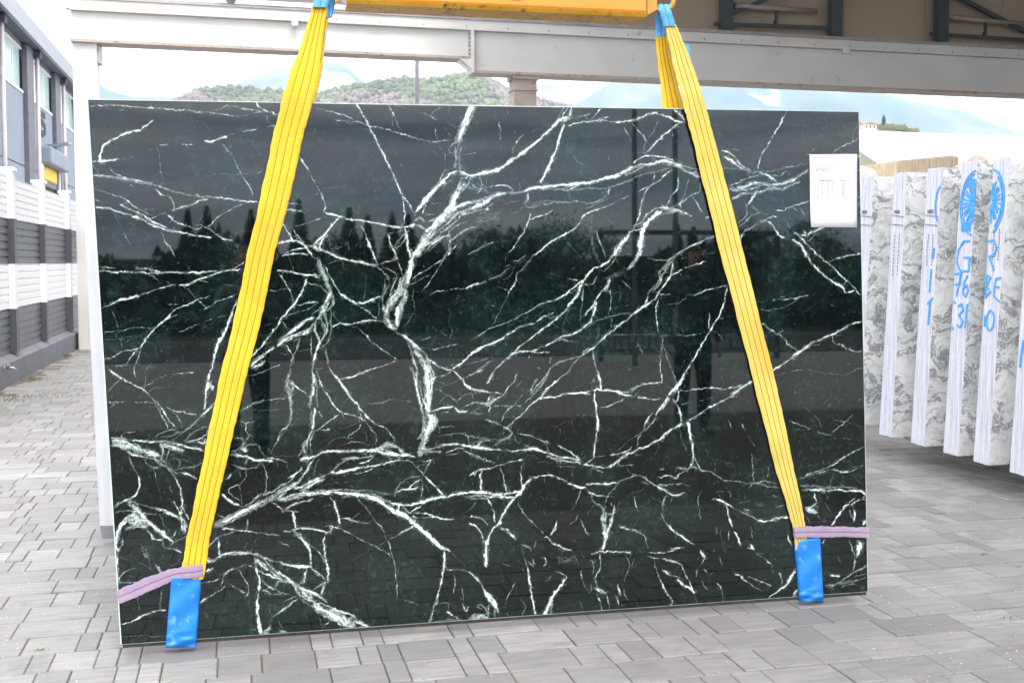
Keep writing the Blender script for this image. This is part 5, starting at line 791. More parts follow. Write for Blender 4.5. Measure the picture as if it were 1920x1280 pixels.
def build_slab(mat, edge_mat):
    can, SCL, x0, y0 = make_vein_canvas()
    nu, nv = 1280, 850; th = .022
    c = [Vector(p) for p in SC]                              # TL TR BR BL
    U, V = np.meshgrid(np.linspace(0, 1, nu), np.linspace(0, 1, nv))
    A = [np.array(p) for p in SC]
    P = (A[3] * ((1 - U) * (1 - V))[..., None] + A[2] * (U * (1 - V))[..., None] + A[1] * (U * V)[..., None] + A[0] * ((1 - U) * V)[..., None]).reshape(-1, 3)
    px, py = project(P)
    gx = np.clip((px - x0) * SCL, 0, can.shape[1] - 2); gy = np.clip((py - y0) * SCL, 0, can.shape[0] - 2)
    ix, iy = gx.astype(int), gy.astype(int); fx, fy = gx - ix, gy - iy
    val = can[iy, ix] * (1 - fx) * (1 - fy) + can[iy, ix + 1] * fx * (1 - fy) + can[iy + 1, ix] * (1 - fx) * fy + can[iy + 1, ix + 1] * fx * fy
    # local frame: origin at the bottom left corner
    org = A[3]; idx = np.arange(nu * nv).reshape(nv, nu)
    q = np.stack([idx[:-1, :-1], idx[:-1, 1:], idx[1:, 1:], idx[1:, :-1]], -1).reshape(-1, 4)
    # rim and back
    loop = np.concatenate([idx[0, :], idx[1:, -1], idx[-1, -2::-1], idx[-2:0:-1, 0]])
    back = P[loop] - SN * th; nb = len(P); m = len(loop)
    P2 = np.vstack([P, back]) - org
    r0 = loop; r1 = np.roll(loop, -1); b0 = nb + np.arange(m); b1 = nb + (np.arange(m) + 1) % m
    side = np.stack([r0, b0, b1, r1], -1)
    cb = [nb, nb + nu - 1, nb + nu - 1 + nv - 1, nb + 2 * (nu - 1) + nv - 1]
    quads = np.vstack([q, side, np.array([[cb[0], cb[3], cb[2], cb[1]]])]).astype(np.int32)
    me = bpy.data.meshes.new('marble_slab')
    me.vertices.add(len(P2)); me.vertices.foreach_set('co', P2.astype(np.float32).ravel())
    me.loops.add(quads.size); me.loops.foreach_set('vertex_index', quads.ravel())
    me.polygons.add(len(quads)); me.polygons.foreach_set('loop_start', np.arange(0, quads.size, 4, dtype=np.int32)); me.polygons.foreach_set('loop_total', np.full(len(quads), 4, dtype=np.int32))
    at = me.attributes.new('vein', 'FLOAT', 'POINT')
    at.data.foreach_set('value', np.concatenate([val, val[loop]]).astype(np.float32))
    me.materials.append(mat); me.materials.append(edge_mat)
    mi = np.zeros(len(quads), np.int32); mi[len(q):] = 1; me.polygons.foreach_set('material_index', mi)
    me.update(calc_edges=True); me.validate()
    o = bpy.data.objects.new('marble_slab', me); COL.objects.link(o); o.location = Vector(org)
    return o
# ------------------------------------------------------------------ white marble packs on the right
packs = [  # near bottom corner, far bottom corner (far = up the edge), top px of near corner
 ((1611, 801), (1588, 797), (1633, 331)), ((1671, 820), (1647.5, 817), (1697, 322)), ((1733, 837), (1707, 833), (1760, 313)),
 ((1796.5, 856), (1768, 850), (1828, 301)), ((1854, 873), (1825, 866), (1888, 291)), ((1922, 893), (1893, 884), (1958, 279))]
PZ = .20
pack_labels = [
 'leftmost white marble slab pack, half hidden behind the dark slab',
 'narrow marble pack with dark grey clouding low on its face, second from the dark slab',
 'marble pack with thin blue strokes on its edge, third from the dark slab',
 'marble pack with blue rayed emblem and letter G on its edge',
 'marble pack with blue R and part of the emblem on its edge',
 'rightmost marble pack, cut by the photo edge, nearest the camera']
pk_info = []
for i, (nb_, fb_, tp_) in enumerate(packs):
    n3 = onZ(nb_[0], nb_[1], PZ); X = n3[0]; th_ = .135; f3 = onX(fb_[0], fb_[1], X); th_ = max(.09, min(.16, f3[1] - n3[1]))
    Y0_ = n3[1]; yt = Y0_ - .085
    top = onY(tp_[0], tp_[1], yt); H_ = top[2] - PZ; Lp = 2.9
    xs_ = top[0] - X if i not in (0,) else .04
    xs_ = .035
    v0 = Vector((X, Y0_, PZ))
    root = thing('marble_pack', pack_labels[i], 'marble slabs', v0, 'packs of white marble slabs hung in a row on the right')
    rr = random.Random(40 + i)
    n = 6; t_ = th_ / n
    for k in range(n):
        dx = rr.uniform(-.0012, .0012) if k else 0; dz = rr.uniform(-.006, .003)
        y0 = Y0_ + k * t_; y1 = y0 + t_ - .0003
        q0 = [(X + dx, y0, PZ + rr.uniform(0, .006)), (X + Lp, y0, PZ), (X + Lp, y1, PZ), (X + dx, y1, PZ + rr.uniform(0, .006))]
        q1 = [(X + dx + xs_, y0 - .085, PZ + H_ + dz), (X + Lp + xs_, y0 - .085, PZ + H_ + .03), (X + Lp + xs_, y1 - .085, PZ + H_ + .03), (X + dx + xs_, y1 - .085, PZ + H_ + dz)]
        mb = MB().hexa(q0, q1)
        o = mb.build('slab', M['marble_edge'], root, org=v0)
        o.data.materials.append(M['white_marble'])
        for p in o.data.polygons:
            if abs(p.normal.y) > .8: p.material_index = 1
    pk_info.append((root, X, Y0_, th_, H_))
def edge_pt(i, u, v):
    """u 0..1 from the far to the near side of the edge, v = height share from the bottom"""
    root, X, Y0_, th_, H_ = pk_info[i]
    return (X + .035 * v - .006, Y0_ + th_ * (1 - u) - .085 * v, PZ + H_ * v)
def mark(i, strokes, wd_, mat='blue_marker', name='marking'):
    root, X, Y0_, th_, H_ = pk_info[i]; m = MB()
    for st in strokes:
        P = [np.array(edge_pt(i, u, v)) for u, v in st]
        for a, b in zip(P[:-1], P[1:]):
            d = b - a; l = np.linalg.norm(d) + 1e-9; d /= l; nn = np.cross(d, np.array([1., 0, 0])); nn /= (np.linalg.norm(nn) + 1e-9); nn *= wd_ * (.62 if mat == 'blue_marker' else .5)
            a2, b2 = a - d * wd_ * .3, b + d * wd_ * .3; off = np.array([.004, 0, 0])
            m.hexa([a2 - nn, a2 + nn, b2 + nn, b2 - nn], [a2 - nn + off, a2 + nn + off, b2 + nn + off, b2 - nn + off])
    return m.build(name, M[mat], root)
def px2v(i, py, px):
    root, X, Y0_, th_, H_ = pk_info[i]; p = onX(px, py, X); return (p[2] - PZ) / H_
def V(i, *ys):
    cxp = packs[i][0][0] + 5; return [px2v(i, y, cxp) for y in ys]
# pack 4: emblem middle part, G, 76, 3
def arc(cu, cv, ru, rv, a0, a1, n=14): return [(cu + ru * math.cos(R(a0 + (a1 - a0) * k / n)), cv + rv * math.sin(R(a0 + (a1 - a0) * k / n))) for k in range(n + 1)]
def clipu(st): return [(min(1.0, max(0.0, u)), v) for u, v in st]
va, vb = V(3, 322, 441); cv_ = (va + vb) / 2; rv_ = (va - vb) / 2
mark(3, [clipu(arc(1.0, cv_, .92, rv_, 95, 265)), clipu(arc(1.0, cv_, .80, rv_ * .90, 100, 255))], .008, name='emblem')
rays = []
for k in range(15):
    a = R(90 + k * 180 / 14); rays.append(clipu([(1.0 + .25 * math.cos(a), cv_ + rv_ * .16 * math.sin(a)), (1.0 + .72 * math.cos(a), cv_ + rv_ * (.62 + .1 * (k % 2)) * math.sin(a))]))
rays += [clipu(arc(.98, cv_, .16, rv_ * .10, 0, 360, 10))]
mark(3, rays, .008, name='emblem')
mark(3, [clipu(arc(.70, cv_ + rv_ * (.52 + .09 * j), .25, rv_ * .03, 0, 180, 5)) for j in range(3)] + [[(.25 + .1 * j, cv_ - rv_ * .6), (.3 + .1 * j, cv_ - rv_ * .86)] for j in range(6)], .010, name='emblem')
g1, g0_ = V(3, 452, 508)
mark(3, [[(.82, g1 - .02 * 0), (.45, g1), (.15, g1 - (g1 - g0_) * .3), (.10, g0_ + (g1 - g0_) * .3), (.35, g0_), (.90, g0_), (.92, g0_ + (g1 - g0_) * .45), (.55, g0_ + (g1 - g0_) * .45)]], .010)
s1, s0 = V(3, 512, 556); d_ = s1 - s0
mark(3, [[(.02, s1 - d_ * .05), (.42, s1), (.22, s0)], [(.10, s0 + d_ * .5), (.40, s0 + d_ * .55)], [(.85, s1 - d_ * .1), (.65, s0 + d_ * .6), (.62, s0 + d_ * .15), (.80, s0), (.96, s0 + d_ * .25), (.85, s0 + d_ * .5), (.65, s0 + d_ * .38)]], .010)
s1, s0 = V(3, 570, 614); d_ = s1 - s0
mark(3, [[(.35, s1 - d_ * .1), (.6, s1), (.72, s0 + d_ * .75), (.45, s0 + d_ * .52), (.75, s0 + d_ * .25), (.6, s0), (.38, s0 + d_ * .1)], [(.95, s1), (.93, s0)], [(.05, s1 + d_ * .1), (.18, s1 + d_ * .02)], [(.05, s0), (.15, s0 - d_ * .12)]], .009)
# pack 5: right part of the emblem, R, BE, 0
va, vb = V(4, 318, 438); cv_ = (va + vb) / 2; rv_ = (va - vb) / 2
mark(4, [clipu(arc(0.0, cv_, .82, rv_, 88, -70)), clipu(arc(0.0, cv_, .70, rv_ * .88, 60, -60)), clipu(arc(0.0, cv_ - rv_ * .02, .15, rv_ * .10, 90, -90, 6))], .010, name='emblem')
rays = []
for k in range(12):
    a = R(80 - k * 160 / 11); rays.append(clipu([(.22 * math.cos(a), cv_ + rv_ * .16 * math.sin(a)), (.60 * math.cos(a), cv_ + rv_ * (.58 + .1 * (k % 2)) * math.sin(a))]))
mark(4, rays, .008, name='emblem')
s1, s0 = V(4, 450, 506); d_ = s1 - s0
mark(4, [[(.05, s1 - d_ * .03), (.35, s1), (.58, s1 - d_ * .25), (.45, s0 + d_ * .5), (.12, s0 + d_ * .45), (.5, s0)]], .010)
s1, s0 = V(4, 516, 558); d_ = s1 - s0
mark(4, [[(.08, s0), (.08, s1), (.32, s1 - d_ * .1), (.12, s0 + d_ * .5), (.36, s0 + d_ * .25), (.08, s0)], [(.95, s1 - d_ * .1), (.68, s1 - d_ * .15), (.60, s0 + d_ * .5), (.9, s0 + d_ * .48)], [(.60, s0 + d_ * .5), (.62, s0 + d_ * .05), (.95, s0 - d_ * .15)]], .009)
s1, s0 = V(4, 582, 620); d_ = s1 - s0
mark(4, [arc(.48, (s1 + s0) / 2, .24, d_ / 2, 0, 360, 12), [(.12, s1 - d_ * .3), (.14, s0 + d_ * .2)]], .009)
# pack 3: sliver of the emblem, two strokes
va, vb = V(2, 352, 415); cv_ = (va + vb) / 2; rv_ = (va - vb) / 2
mark(2, [clipu(arc(1.0, cv_, .28, rv_, 92, 268))], .010, name='emblem')
for (ya, yb_, u) in ((466, 484, .82), (505, 547, .72), (563, 608, .78)):
    s1, s0 = V(2, ya, yb_); mark(2, [[(u, s1), (u - .03, s0)]], .013)
s1, s0 = V(2, 558, 570); mark(2, [[(.95, s1), (.62, s0)]], .010)
s1, s0 = V(5, 640, 690); mark(5, [[(.3, s1), (.2, s0)]], .012)
# black dimension marks across the edges
for i in (0, 1, 2):
    s1, s0 = V(i, 409, 420)
    mark(i, [[(.05, s1 + .012), (.95, s1 + .004)], [(.05, s0), (.95, s0 - .006)]] + [[(.2 + .09 * k, s1 + .03), (.24 + .09 * k, s1 + .018)] for k in range(5)], .004, 'ink_dark')
for i, ys in ((1, (440, 520)), (2, (440, 500)), (4, (430, 490))):
    s1, s0 = V(i, *ys); rr = random.Random(i)
    mark(i, [[(u + rr.uniform(-.02, .02), s1 + (s0 - s1) * k / 11), (u + rr.uniform(-.02, .02), s1 + (s0 - s1) * (k + .5) / 11)] for k in range(11) for u in (.35, .7)], .003, 'ink_dark')
# rack carrying the packs
rack = thing('slab_rack', 'low dark timber and steel rack under the white marble packs', 'rack', (4.2, 6.2, 0))
ys_ = [p[2] for p in pk_info]; xs2 = [p[1] for p in pk_info]
MB().bar((max(xs2) + .55, min(ys_) - .8, .095), (min(xs2) + .9, max(ys_) + .5, .095), .12, .185).build('bearer', M['timber'], rack)
MB().bar((max(xs2) + 2.1, min(ys_) - .8, .095), (min(xs2) + 2.6, max(ys_) + .5, .095), .12, .185).build('bearer', M['timber'], rack)

# travertine blocks and rocks behind the packs
def block(pts_top, ybase, depth, name, mat, lab, cat):
    P = [onY(px, py, ybase) for px, py in pts_top]
    poly = [(p[0], ybase, p[2]) for p in P] + [(P[-1][0], ybase, 0), (P[0][0], ybase, 0)]
    o = MB().prism(poly, (0, depth, 0)).build(name, M[mat], None, bevel=.03); tag(o, lab, cat); return o
block([(1680, 301), (1785, 291), (1800, 293)], 11.0, 1.6, 'travertine_block', 'tan_stone', 'tan grooved travertine block rising behind the marble packs', 'stone block')
def rock(name, a, b, topy, Y, lab, seed):
    import bmesh
    c = (onY((a + b) / 2, topy, Y)); hw = (onY(b, topy, Y)[0] - onY(a, topy, Y)[0]) / 2
    bm = bmesh.new(); bmesh.ops.create_icosphere(bm, subdivisions=3, radius=1); rr = random.Random(seed)
    dirs = [Vector((rr.uniform(-1, 1), rr.uniform(-1, 1), rr.uniform(-1, 1))).normalized() for _ in range(16)]; ds = [rr.uniform(.62, .92) for _ in dirs]
    for v in bm.verts:
        for d, l in zip(dirs, ds):
            e = v.co.dot(d)
            if e > l: v.co -= d * (e - l)
        v.co.x *= hw * 1.12; v.co.y *= .7; v.co.z *= .75
    zmax = max(v.co.z for v in bm.verts)
    me = bpy.data.meshes.new(name); bm.to_mesh(me); bm.free(); me.materials.append(M['pink_rock'])
    o = bpy.data.objects.new(name, me); COL.objects.link(o); o.location = (c[0], Y + .3, c[2] - zmax); tag(o, lab, 'rock'); return o
r1 = rock('rough_rock', 1612, 1676, 306, 10.2, 'pinkish rough rock just right of the dark slab edge', 3)
r2 = rock('rough_rock', 1822, 1862, 287, 10.4, 'small pale rock topping the stones beside the emblem pack', 8)
block([(1690, 352), (1880, 340)], 10.6, 1.0, 'stone_block', 'pink_rock', 'pale rough stone block hidden low behind the marble packs', 'stone block')
block([(1700, 322), (1900, 310)], 12.7, 1.2, 'stone_block', 'tan_stone', 'tan stone block farther back behind the marble packs', 'stone block')

# ------------------------------------------------------------------ the dark green marble slab
slab = build_slab(M['slab'], M['slab_edge'])
tag(slab, 'large polished dark green marble slab with white veins hanging from two yellow slings', 'marble slab')
SO = wloc(slab)
A = [np.array(p) for p in SC]
def slab_pt(u, v, off=0.0):
    p = A[3] * (1 - u) * (1 - v) + A[2] * u * (1 - v) + A[1] * u * v + A[0] * (1 - u) * v; return p + SN * off
LOW = .017
for nm, (ua, va_, ub, vb_) in (('left_arris', (-.0012, 0, 0, 1)), ('upper_arris', (0, 1, 1, 1.0012)), ('right_arris', (1, 0, 1.0007, 1))):
    MB().hexa([slab_pt(ua, va_, -.0005), slab_pt(ub, va_, -.0005), slab_pt(ub, vb_, -.0005), slab_pt(ua, vb_, -.0005)], [slab_pt(ua, va_, -.0215), slab_pt(ub, va_, -.0215), slab_pt(ub, vb_, -.0215), slab_pt(ua, vb_, -.0215)]).build(nm, M['arris'], slab)
# stained lower arris and the sawn twin slab stuck behind it
m = MB(); m.hexa([slab_pt(0.001, 0, -.006) + np.array([0, 0, -LOW]), slab_pt(.999, 0, -.006) + np.array([0, 0, -LOW]), slab_pt(.999, -.0014, -.006), slab_pt(0.001, -.0014, -.006)],
                 [slab_pt(0.001, 0, -.045) + np.array([0, 0, -LOW]), slab_pt(.999, 0, -.045) + np.array([0, 0, -LOW]), slab_pt(.999, -.0014, -.045), slab_pt(0.001, -.0014, -.045)])
m.build('stained_lower_edge', M['brown_edge'], slab)
m = MB(); m.hexa([slab_pt(0.0005, -.0012, -.001), slab_pt(.9995, -.0012, -.001), slab_pt(.9995, -.0003, -.001), slab_pt(.0005, -.0003, -.001)],
                 [slab_pt(0.0005, -.0012, -.021), slab_pt(.9995, -.0012, -.021), slab_pt(.9995, -.0003, -.021), slab_pt(.0005, -.0003, -.021)])
m.build('lower_arris', M['slab_edge'], slab)
m = MB(); m.hexa([slab_pt(0.002, 0.003, -.0225), slab_pt(.998, 0.003, -.0225), slab_pt(.998, .998, -.0225), slab_pt(0.002, .998, -.0225)],
                 [slab_pt(0.002, 0.003, -.042), slab_pt(.998, 0.003, -.042), slab_pt(.998, .998, -.042), slab_pt(0.002, .998, -.042)])
m.build('backing_slab', M['slab_edge'], slab)

# pale slab standing behind, its edge peeping out on the left
YB = 6.05
e = [onY(152, 232, YB), onY(187, 985, YB), onY(201, 993, YB)]
q0 = [(e[1][0], YB, max(.02, e[1][2])), (e[1][0] + 1.9, YB, .02), (e[1][0] + 1.9, YB + .1, .02), (e[1][0], YB + .1, .02)]
t0 = onY(148, 205, YB); 
q1 = [(t0[0], YB, t0[2]), (t0[0] + 1.9, YB, t0[2]), (t0[0] + 1.9, YB + .1, t0[2]), (t0[0], YB + .1, t0[2])]
bs = MB().hexa(q0, q1).build('pale_slab', M['back_stone'], None); tag(bs, 'pale grey slab standing behind, its edge showing left of the dark slab', 'stone slab')

# ------------------------------------------------------------------ paper sheet on the slab
P4 = [(1518, 290), (1607, 289), (1606.5, 426.5), (1519.5, 426)]
pp = [onslab(x, y, .0025) for x, y in P4]
prm = MB(); nseg = 8
vs = []; fs = []
for j in range(nseg + 1):
    for i in range(nseg + 1):
        u, v = i / nseg, j / nseg; b = pp[0] * (1 - u) * (1 - v) + pp[1] * u * (1 - v) + pp[2] * u * v + pp[3] * (1 - u) * v
        b = b + SN * (.004 * math.sin(3.1 * u) * (.3 + v) + (.006 * (v - .8) * 5 * (1 - u) if v > .8 else 0)); vs.append(b)
for j in range(nseg):
    for i in range(nseg):
        a = j * (nseg + 1) + i; fs.append((a, a + 1, a + nseg + 2, a + nseg + 1))
sheet = MB().add(vs, fs).build('paper_sheet', M['paper'], None, smooth=True)
sm = sheet.modifiers.new('thickness', 'SOLIDIFY'); sm.thickness = .0006; sm.offset = 0
tag(sheet, 'white printed paper sheet taped to the upper right of the dark slab', 'paper')
def on_sheet(x, y, off=.0012):
    """x,y in photo pixels inside the sheet"""
    b = onslab(x, y, .0025); u = (x - 1518) / 89.; v = (y - 290) / 136.5
    return b + SN * (.004 * math.sin(3.1 * max(0, min(1, u))) * (.3 + v) + (.006 * (v - .8) * 5 * (1 - u) if v > .8 else 0) + off)
ink = MB(); ink2 = MB()
def dash(mb, x0, y0, x1, y1, t):
    q = [on_sheet(x0, y0), on_sheet(x1, y0 + (y1 - y0)), on_sheet(x1, y1 + t), on_sheet(x0, y0 + t)]; mb.hexa(q, [p + SN * .0003 for p in q])
rr = random.Random(2)
for yy, xx in ((312.6, 1570), (315.5, 1552), (317.6, 1551)): dash(ink, 1529, yy, xx, yy, .5)
for x in (1529, 1534.5, 1540, 1544, 1549, 1553.5): dash(ink, x, 305, x + 2.6, 305, .45); dash(ink, x, 309, x + 2.2, 309, .45)
dash(ink2, 1561.5, 303, 1564, 303, 1.5); dash(ink2, 1529.5, 320, 1532, 320, 1.8); dash(ink2, 1542.5, 320, 1545, 320, 1.8); dash(ink, 1533, 320.7, 1539, 320.7, .6); dash(ink, 1546, 320.7, 1552, 320.7, .6); dash(ink, 1584, 331, 1588, 331, .6)
for k in range(11): dash(ink, 1528, 336.5 + k * 3.85, 1590, 336.5 + k * 3.85, .22)
for x in (1528, 1533.5, 1540.5, 1543.5, 1552, 1561, 1570, 1583, 1590): 
    q = [on_sheet(x, 336.5), on_sheet(x + .25, 336.5), on_sheet(x + .25, 375), on_sheet(x, 375)]; ink.hexa(q, [p + SN * .0003 for p in q])
dash(ink, 1536, 338, 1561, 338, 1.1); dash(ink, 1572, 338, 1585, 338, .8)
for k in range(1, 10):
    for x in (1530.5, 1538.5, 1552.5, 1558.5, 1577.5): 
        if rr.random() < .8: dash(ink, x, 337.5 + k * 3.85, x + 2 + (x > 1570) * 2, 337.5 + k * 3.85, .9)
ink.build('printed_table', M['ink'], sheet); ink2.build('printed_marks', M['ink_dark'], sheet)

# ------------------------------------------------------------------ slings
def ribbon(name, stations, mat, parent, lobes=4, thick=.006, twist=0.0, sub=10, width_fn=None):
    """stations: list of (left point, right point, normal offset already in) ; woven strap with lobed cross-section and UVs"""
    Ls = [np.array(s[0], float) for s in stations]; Rs = [np.array(s[1], float) for s in stations]
    def cat(P, t):
        i = min(int(t), len(P) - 2); f = t - i; p0 = P[max(i - 1, 0)]; p1 = P[i]; p2 = P[i + 1]; p3 = P[min(i + 2, len(P) - 1)]
        return .5 * (2 * p1 + (p2 - p0) * f + (2 * p0 - 5 * p1 + 4 * p2 - p3) * f * f + (3 * p1 - p0 - 3 * p2 + p3) * f ** 3)
    n = (len(Ls) - 1) * sub; K = lobes * 5
    vs, uv = [], []; run = 0; prev = None
    for j in range(n + 1):
        t = j / sub * .99999 if j < n else len(Ls) - 1 - 1e-6
        a, b = cat(Ls, t), cat(Rs, t)
        wv_ = math.sin(j * 1.7 + lobes) * .0011 + math.sin(j * .61) * .0016; sd_ = (b - a) / (np.linalg.norm(b - a) + 1e-9); a = a + sd_ * wv_; b = b + sd_ * (wv_ * .4 + math.sin(j * 2.3) * .0009); c = (a + b) / 2
        if prev is not None: run += np.linalg.norm(c - prev)
        prev = c
        d = (cat(Ls, min(t + .05, len(Ls) - 1.001)) + cat(Rs, min(t + .05, len(Ls) - 1.001))) / 2 - (cat(Ls, max(t - .05, 0)) + cat(Rs, max(t - .05, 0))) / 2
        nn = np.cross(b - a, d); nn /= np.linalg.norm(nn) + 1e-12
        if nn @ SN < 0: nn = -nn
        for side in (1, -1):
            for k in range(K + 1):
                s = k / K; prof = abs(math.sin(math.pi * s * lobes)) ** .6
                h = thick * (.62 + .38 * prof) if 0 < k < K else 0
                vs.append(a + (b - a) * s + nn * side * h); uv.append((s, run))
    S = 2 * (K + 1); fs = []
    for j in range(n):
        for sd in (0, 1):
            for k in range(K):
                a = j * S + sd * (K + 1) + k; q = (a, a + 1, a + S + 1, a + S); fs.append(q if sd else q[::-1])
    me = bpy.data.meshes.new(name); o3 = wloc(parent) if parent else Vector((0, 0, 0))
    me.from_pydata([tuple(v) for v in vs], [], fs); me.update()
    ul = me.uv_layers.new(name='uv')
    for lp_ in me.loops: ul.data[lp_.index].uv = uv[lp_.vertex_index]
    me.polygons.foreach_set('use_smooth', [True] * len(me.polygons)); me.materials.append(M[mat])
    o = bpy.data.objects.new(name, me); COL.objects.link(o)
    if parent: o.parent = parent; o.location = -o3
    # stitching: thin dark threads lying in the valleys
    for q in range(1, lobes):
        s = q / lobes; tb = MB(); pts = []
        for j in range(0, n + 1):
            t = min(j / sub, len(Ls) - 1.001); a, b = cat(Ls, t), cat(Rs, t)
            d = (cat(Ls, min(t + .05, len(Ls) - 1.001)) - cat(Ls, max(t - .05, 0))); nn = np.cross(b - a, d); nn /= np.linalg.norm(nn) + 1e-12
            if nn @ SN < 0: nn = -nn
            w_ = (b - a) / (np.linalg.norm(b - a) + 1e-12) * .0009
            pts.append((a + (b - a) * s + nn * (thick * .64), w_))
        for (p, w_), (p2, w2_) in zip(pts[:-1], pts[1:]):
            up_ = SN * .0012
            tb.hexa([p - w_, p + w_, p2 + w2_, p2 - w2_], [p - w_ + up_, p + w_ + up_, p2 + w2_ + up_, p2 - w2_ + up_])
        tb.build('stitching', M['stitch'], o)
    return o
def st(lx, rx, y, off, off2=None, tilt=0): return (onslab(lx, y, off), onslab(rx, y + tilt, off if off2 is None else off2))

# left sling
sl = thing('lifting_sling', 'bright yellow webbing sling slanting over the left part of the dark slab', 'sling', onslab(350, 1205), 'yellow slings carrying the dark slab')
front = [st(585, 614, 14, -.01), st(566, 604, 80, 0), st(543, 598, 140, .01), st(527, 585, 195, .016), st(510, 566, 265, .016), st(489.5, 544.5, 365, .015), st(463, 514, 480, .014), st(441, 492, 590, .013), st(414, 463.5, 700, .013), st(391, 438, 810, .012), st(371, 415, 910, .012), st(352, 395, 1000, .012), st(341, 386, 1062, .012), st(337, 381, 1085, .010)]
ribbon('front_leg', front, 'yellow_web', sl, 4, .0045)
back = [st(600, 620, 14, -.05), st(600, 611, 70, -.055), st(592, 607, 110, -.055), st(572, 603, 140, -.05), st(566, 592, 190, -.05), st(560, 586, 215, -.05), st(540, 575, 300, -.05), st(500, 540, 460, -.05)]
ribbon('rear_leg', back, 'pale_web', sl, 3, .005)
# blue loops at the top of the left sling
ribbon('loop_cover', [st(591, 620, -14, -.004), st(588, 617, 0, .0), st(586, 613.5, 15, .002)], 'blue_cloth', sl, 2, .009)
ribbon('loop_cover', [st(602, 632, -14, -.05), st(608, 629, 5, -.05), st(611, 622.5, 33, -.05)], 'blue_cloth', sl, 2, .008)
def sleeve(poly_top, poly_bot, parent, lab=None, seed=1):
    """flat blue hose wrapped round the slab foot: front face, wrinkled lower end folded under, back face"""
    rr = random.Random(seed); nx, ny = 14, 34; vs = []; fs = []
    tl, tr = poly_top; bl, br = poly_bot
    for j in range(ny + 1):
        v = j / ny
        for i in range(nx + 1):
            u = i / nx; x = (tl[0] * (1 - u) + tr[0] * u) * (1 - v) + (bl[0] * (1 - u) + br[0] * u) * v
            y = (tl[1] * (1 - u) + tr[1] * u) * (1 - v) + (bl[1] * (1 - u) + br[1] * u) * v
            w = max(0, (v - .74) / .26)
            wr = .0085 * w * (math.sin(u * 7 + v * 38 + seed) + .6 * math.sin(u * 3 - v * 60 + seed * 2)) + .0034 * math.sin(u * 5 + v * 13 + seed) * (1 - w)
            edge = .020 * (math.sin(math.pi * u) ** .35) if 0 < i < nx else 0
            curl = .018 * max(0, (v - .9) / .1) ** 2
            vs.append(onslab(x, y, .006 + edge * .6 + wr - curl))
    nF = len(vs)
    for j in range(ny + 1):
        v = j / ny
        for i in range(nx + 1):
            p = vs[j * (nx + 1) + i]; vs.append(np.array(p) - SN * ((.052 if v < .97 else .045) + (.010 if 0 < i < nx else 0)))
    W_ = nx + 1
    for j in range(ny):
        for i in range(nx):
            a = j * W_ + i; fs.append((a, a + 1, a + W_ + 1, a + W_)); b = nF + a; fs.append((b, b + W_, b + W_ + 1, b + 1))
        fs.append((j * W_, (j + 1) * W_, nF + (j + 1) * W_, nF + j * W_)); fs.append((j * W_ + nx, nF + j * W_ + nx, nF + (j + 1) * W_ + nx, (j + 1) * W_ + nx))
    for i in range(nx):
        a = ny * W_ + i; fs.append((a, a + 1, nF + a + 1, nF + a))
        fs.append((i, nF + i, nF + i + 1, i + 1))
    o = MB().add(vs, fs).build('blue_sleeve', M['blue_pvc'], parent, smooth=True)
    s_ = o.modifiers.new('sub', 'SUBSURF'); s_.levels = 1; s_.render_levels = 1
    return o
sleeve([(320, 1081), (379, 1079)], [(308.5, 1216), (368, 1215)], sl, seed=1)

# right sling
sr = thing('lifting_sling', 'paler yellow webbing sling slanting over the right part of the dark slab', 'sling', onslab(1518, 1120), 'yellow slings carrying the dark slab')
front = [st(1246, 1267, 46, -.002), st(1255, 1284, 85, .005), st(1263, 1300, 126, .010), st(1271, 1310, 155, .015), st(1280, 1318, 185, .018), st(1283, 1325, 205, .016), st(1293, 1334, 240, .015), st(1315, 1358, 330, .014), st(1352, 1396, 480, .013), st(1386, 1428, 610, .013), st(1419, 1460, 740, .012), st(1452, 1487, 870, .012), st(1479, 1506, 960, .013), st(1489, 1512, 1005, .012), st(1491, 1515, 1030, .010)]
ribbon('front_leg', front, 'pale_web', sr, 4, .0045)
back = [st(1229, 1251, 62, -.045), st(1231, 1256, 100, -.05), st(1236, 1266, 140, -.055), st(1240, 1275, 175, -.05), st(1242, 1284, 204, -.05), st(1246, 1292, 230, -.05), st(1262, 1306, 300, -.05), st(1290, 1334, 430, -.05)]
ribbon('rear_leg', back, 'yellow_web', sr, 4, .005)
ribbon('loop_cover', [st(1232, 1254, 11, -.018), st(1236, 1259, 22, .006), st(1240, 1263, 35, .004), st(1245, 1267, 50, .003)], 'blue_cloth', sr, 2, .008)
ribbon('loop_cover', [st(1233, 1254, 11, -.03), st(1231, 1250, 22, -.045), st(1229, 1249, 40, -.045), st(1228, 1250, 69, -.045)], 'blue_cloth', sr, 2, .007)
ribbon('label_tag', [st(1283, 1292, 84, -.02), st(1285, 1293, 96, -.02), st(1289, 1293.5, 110, -.02)], 'blue_cloth', sr, 1, .002)
sleeve([(1489, 1013), (1540, 1007)], [(1500, 1129), (1546.5, 1129)], sr, seed=5)

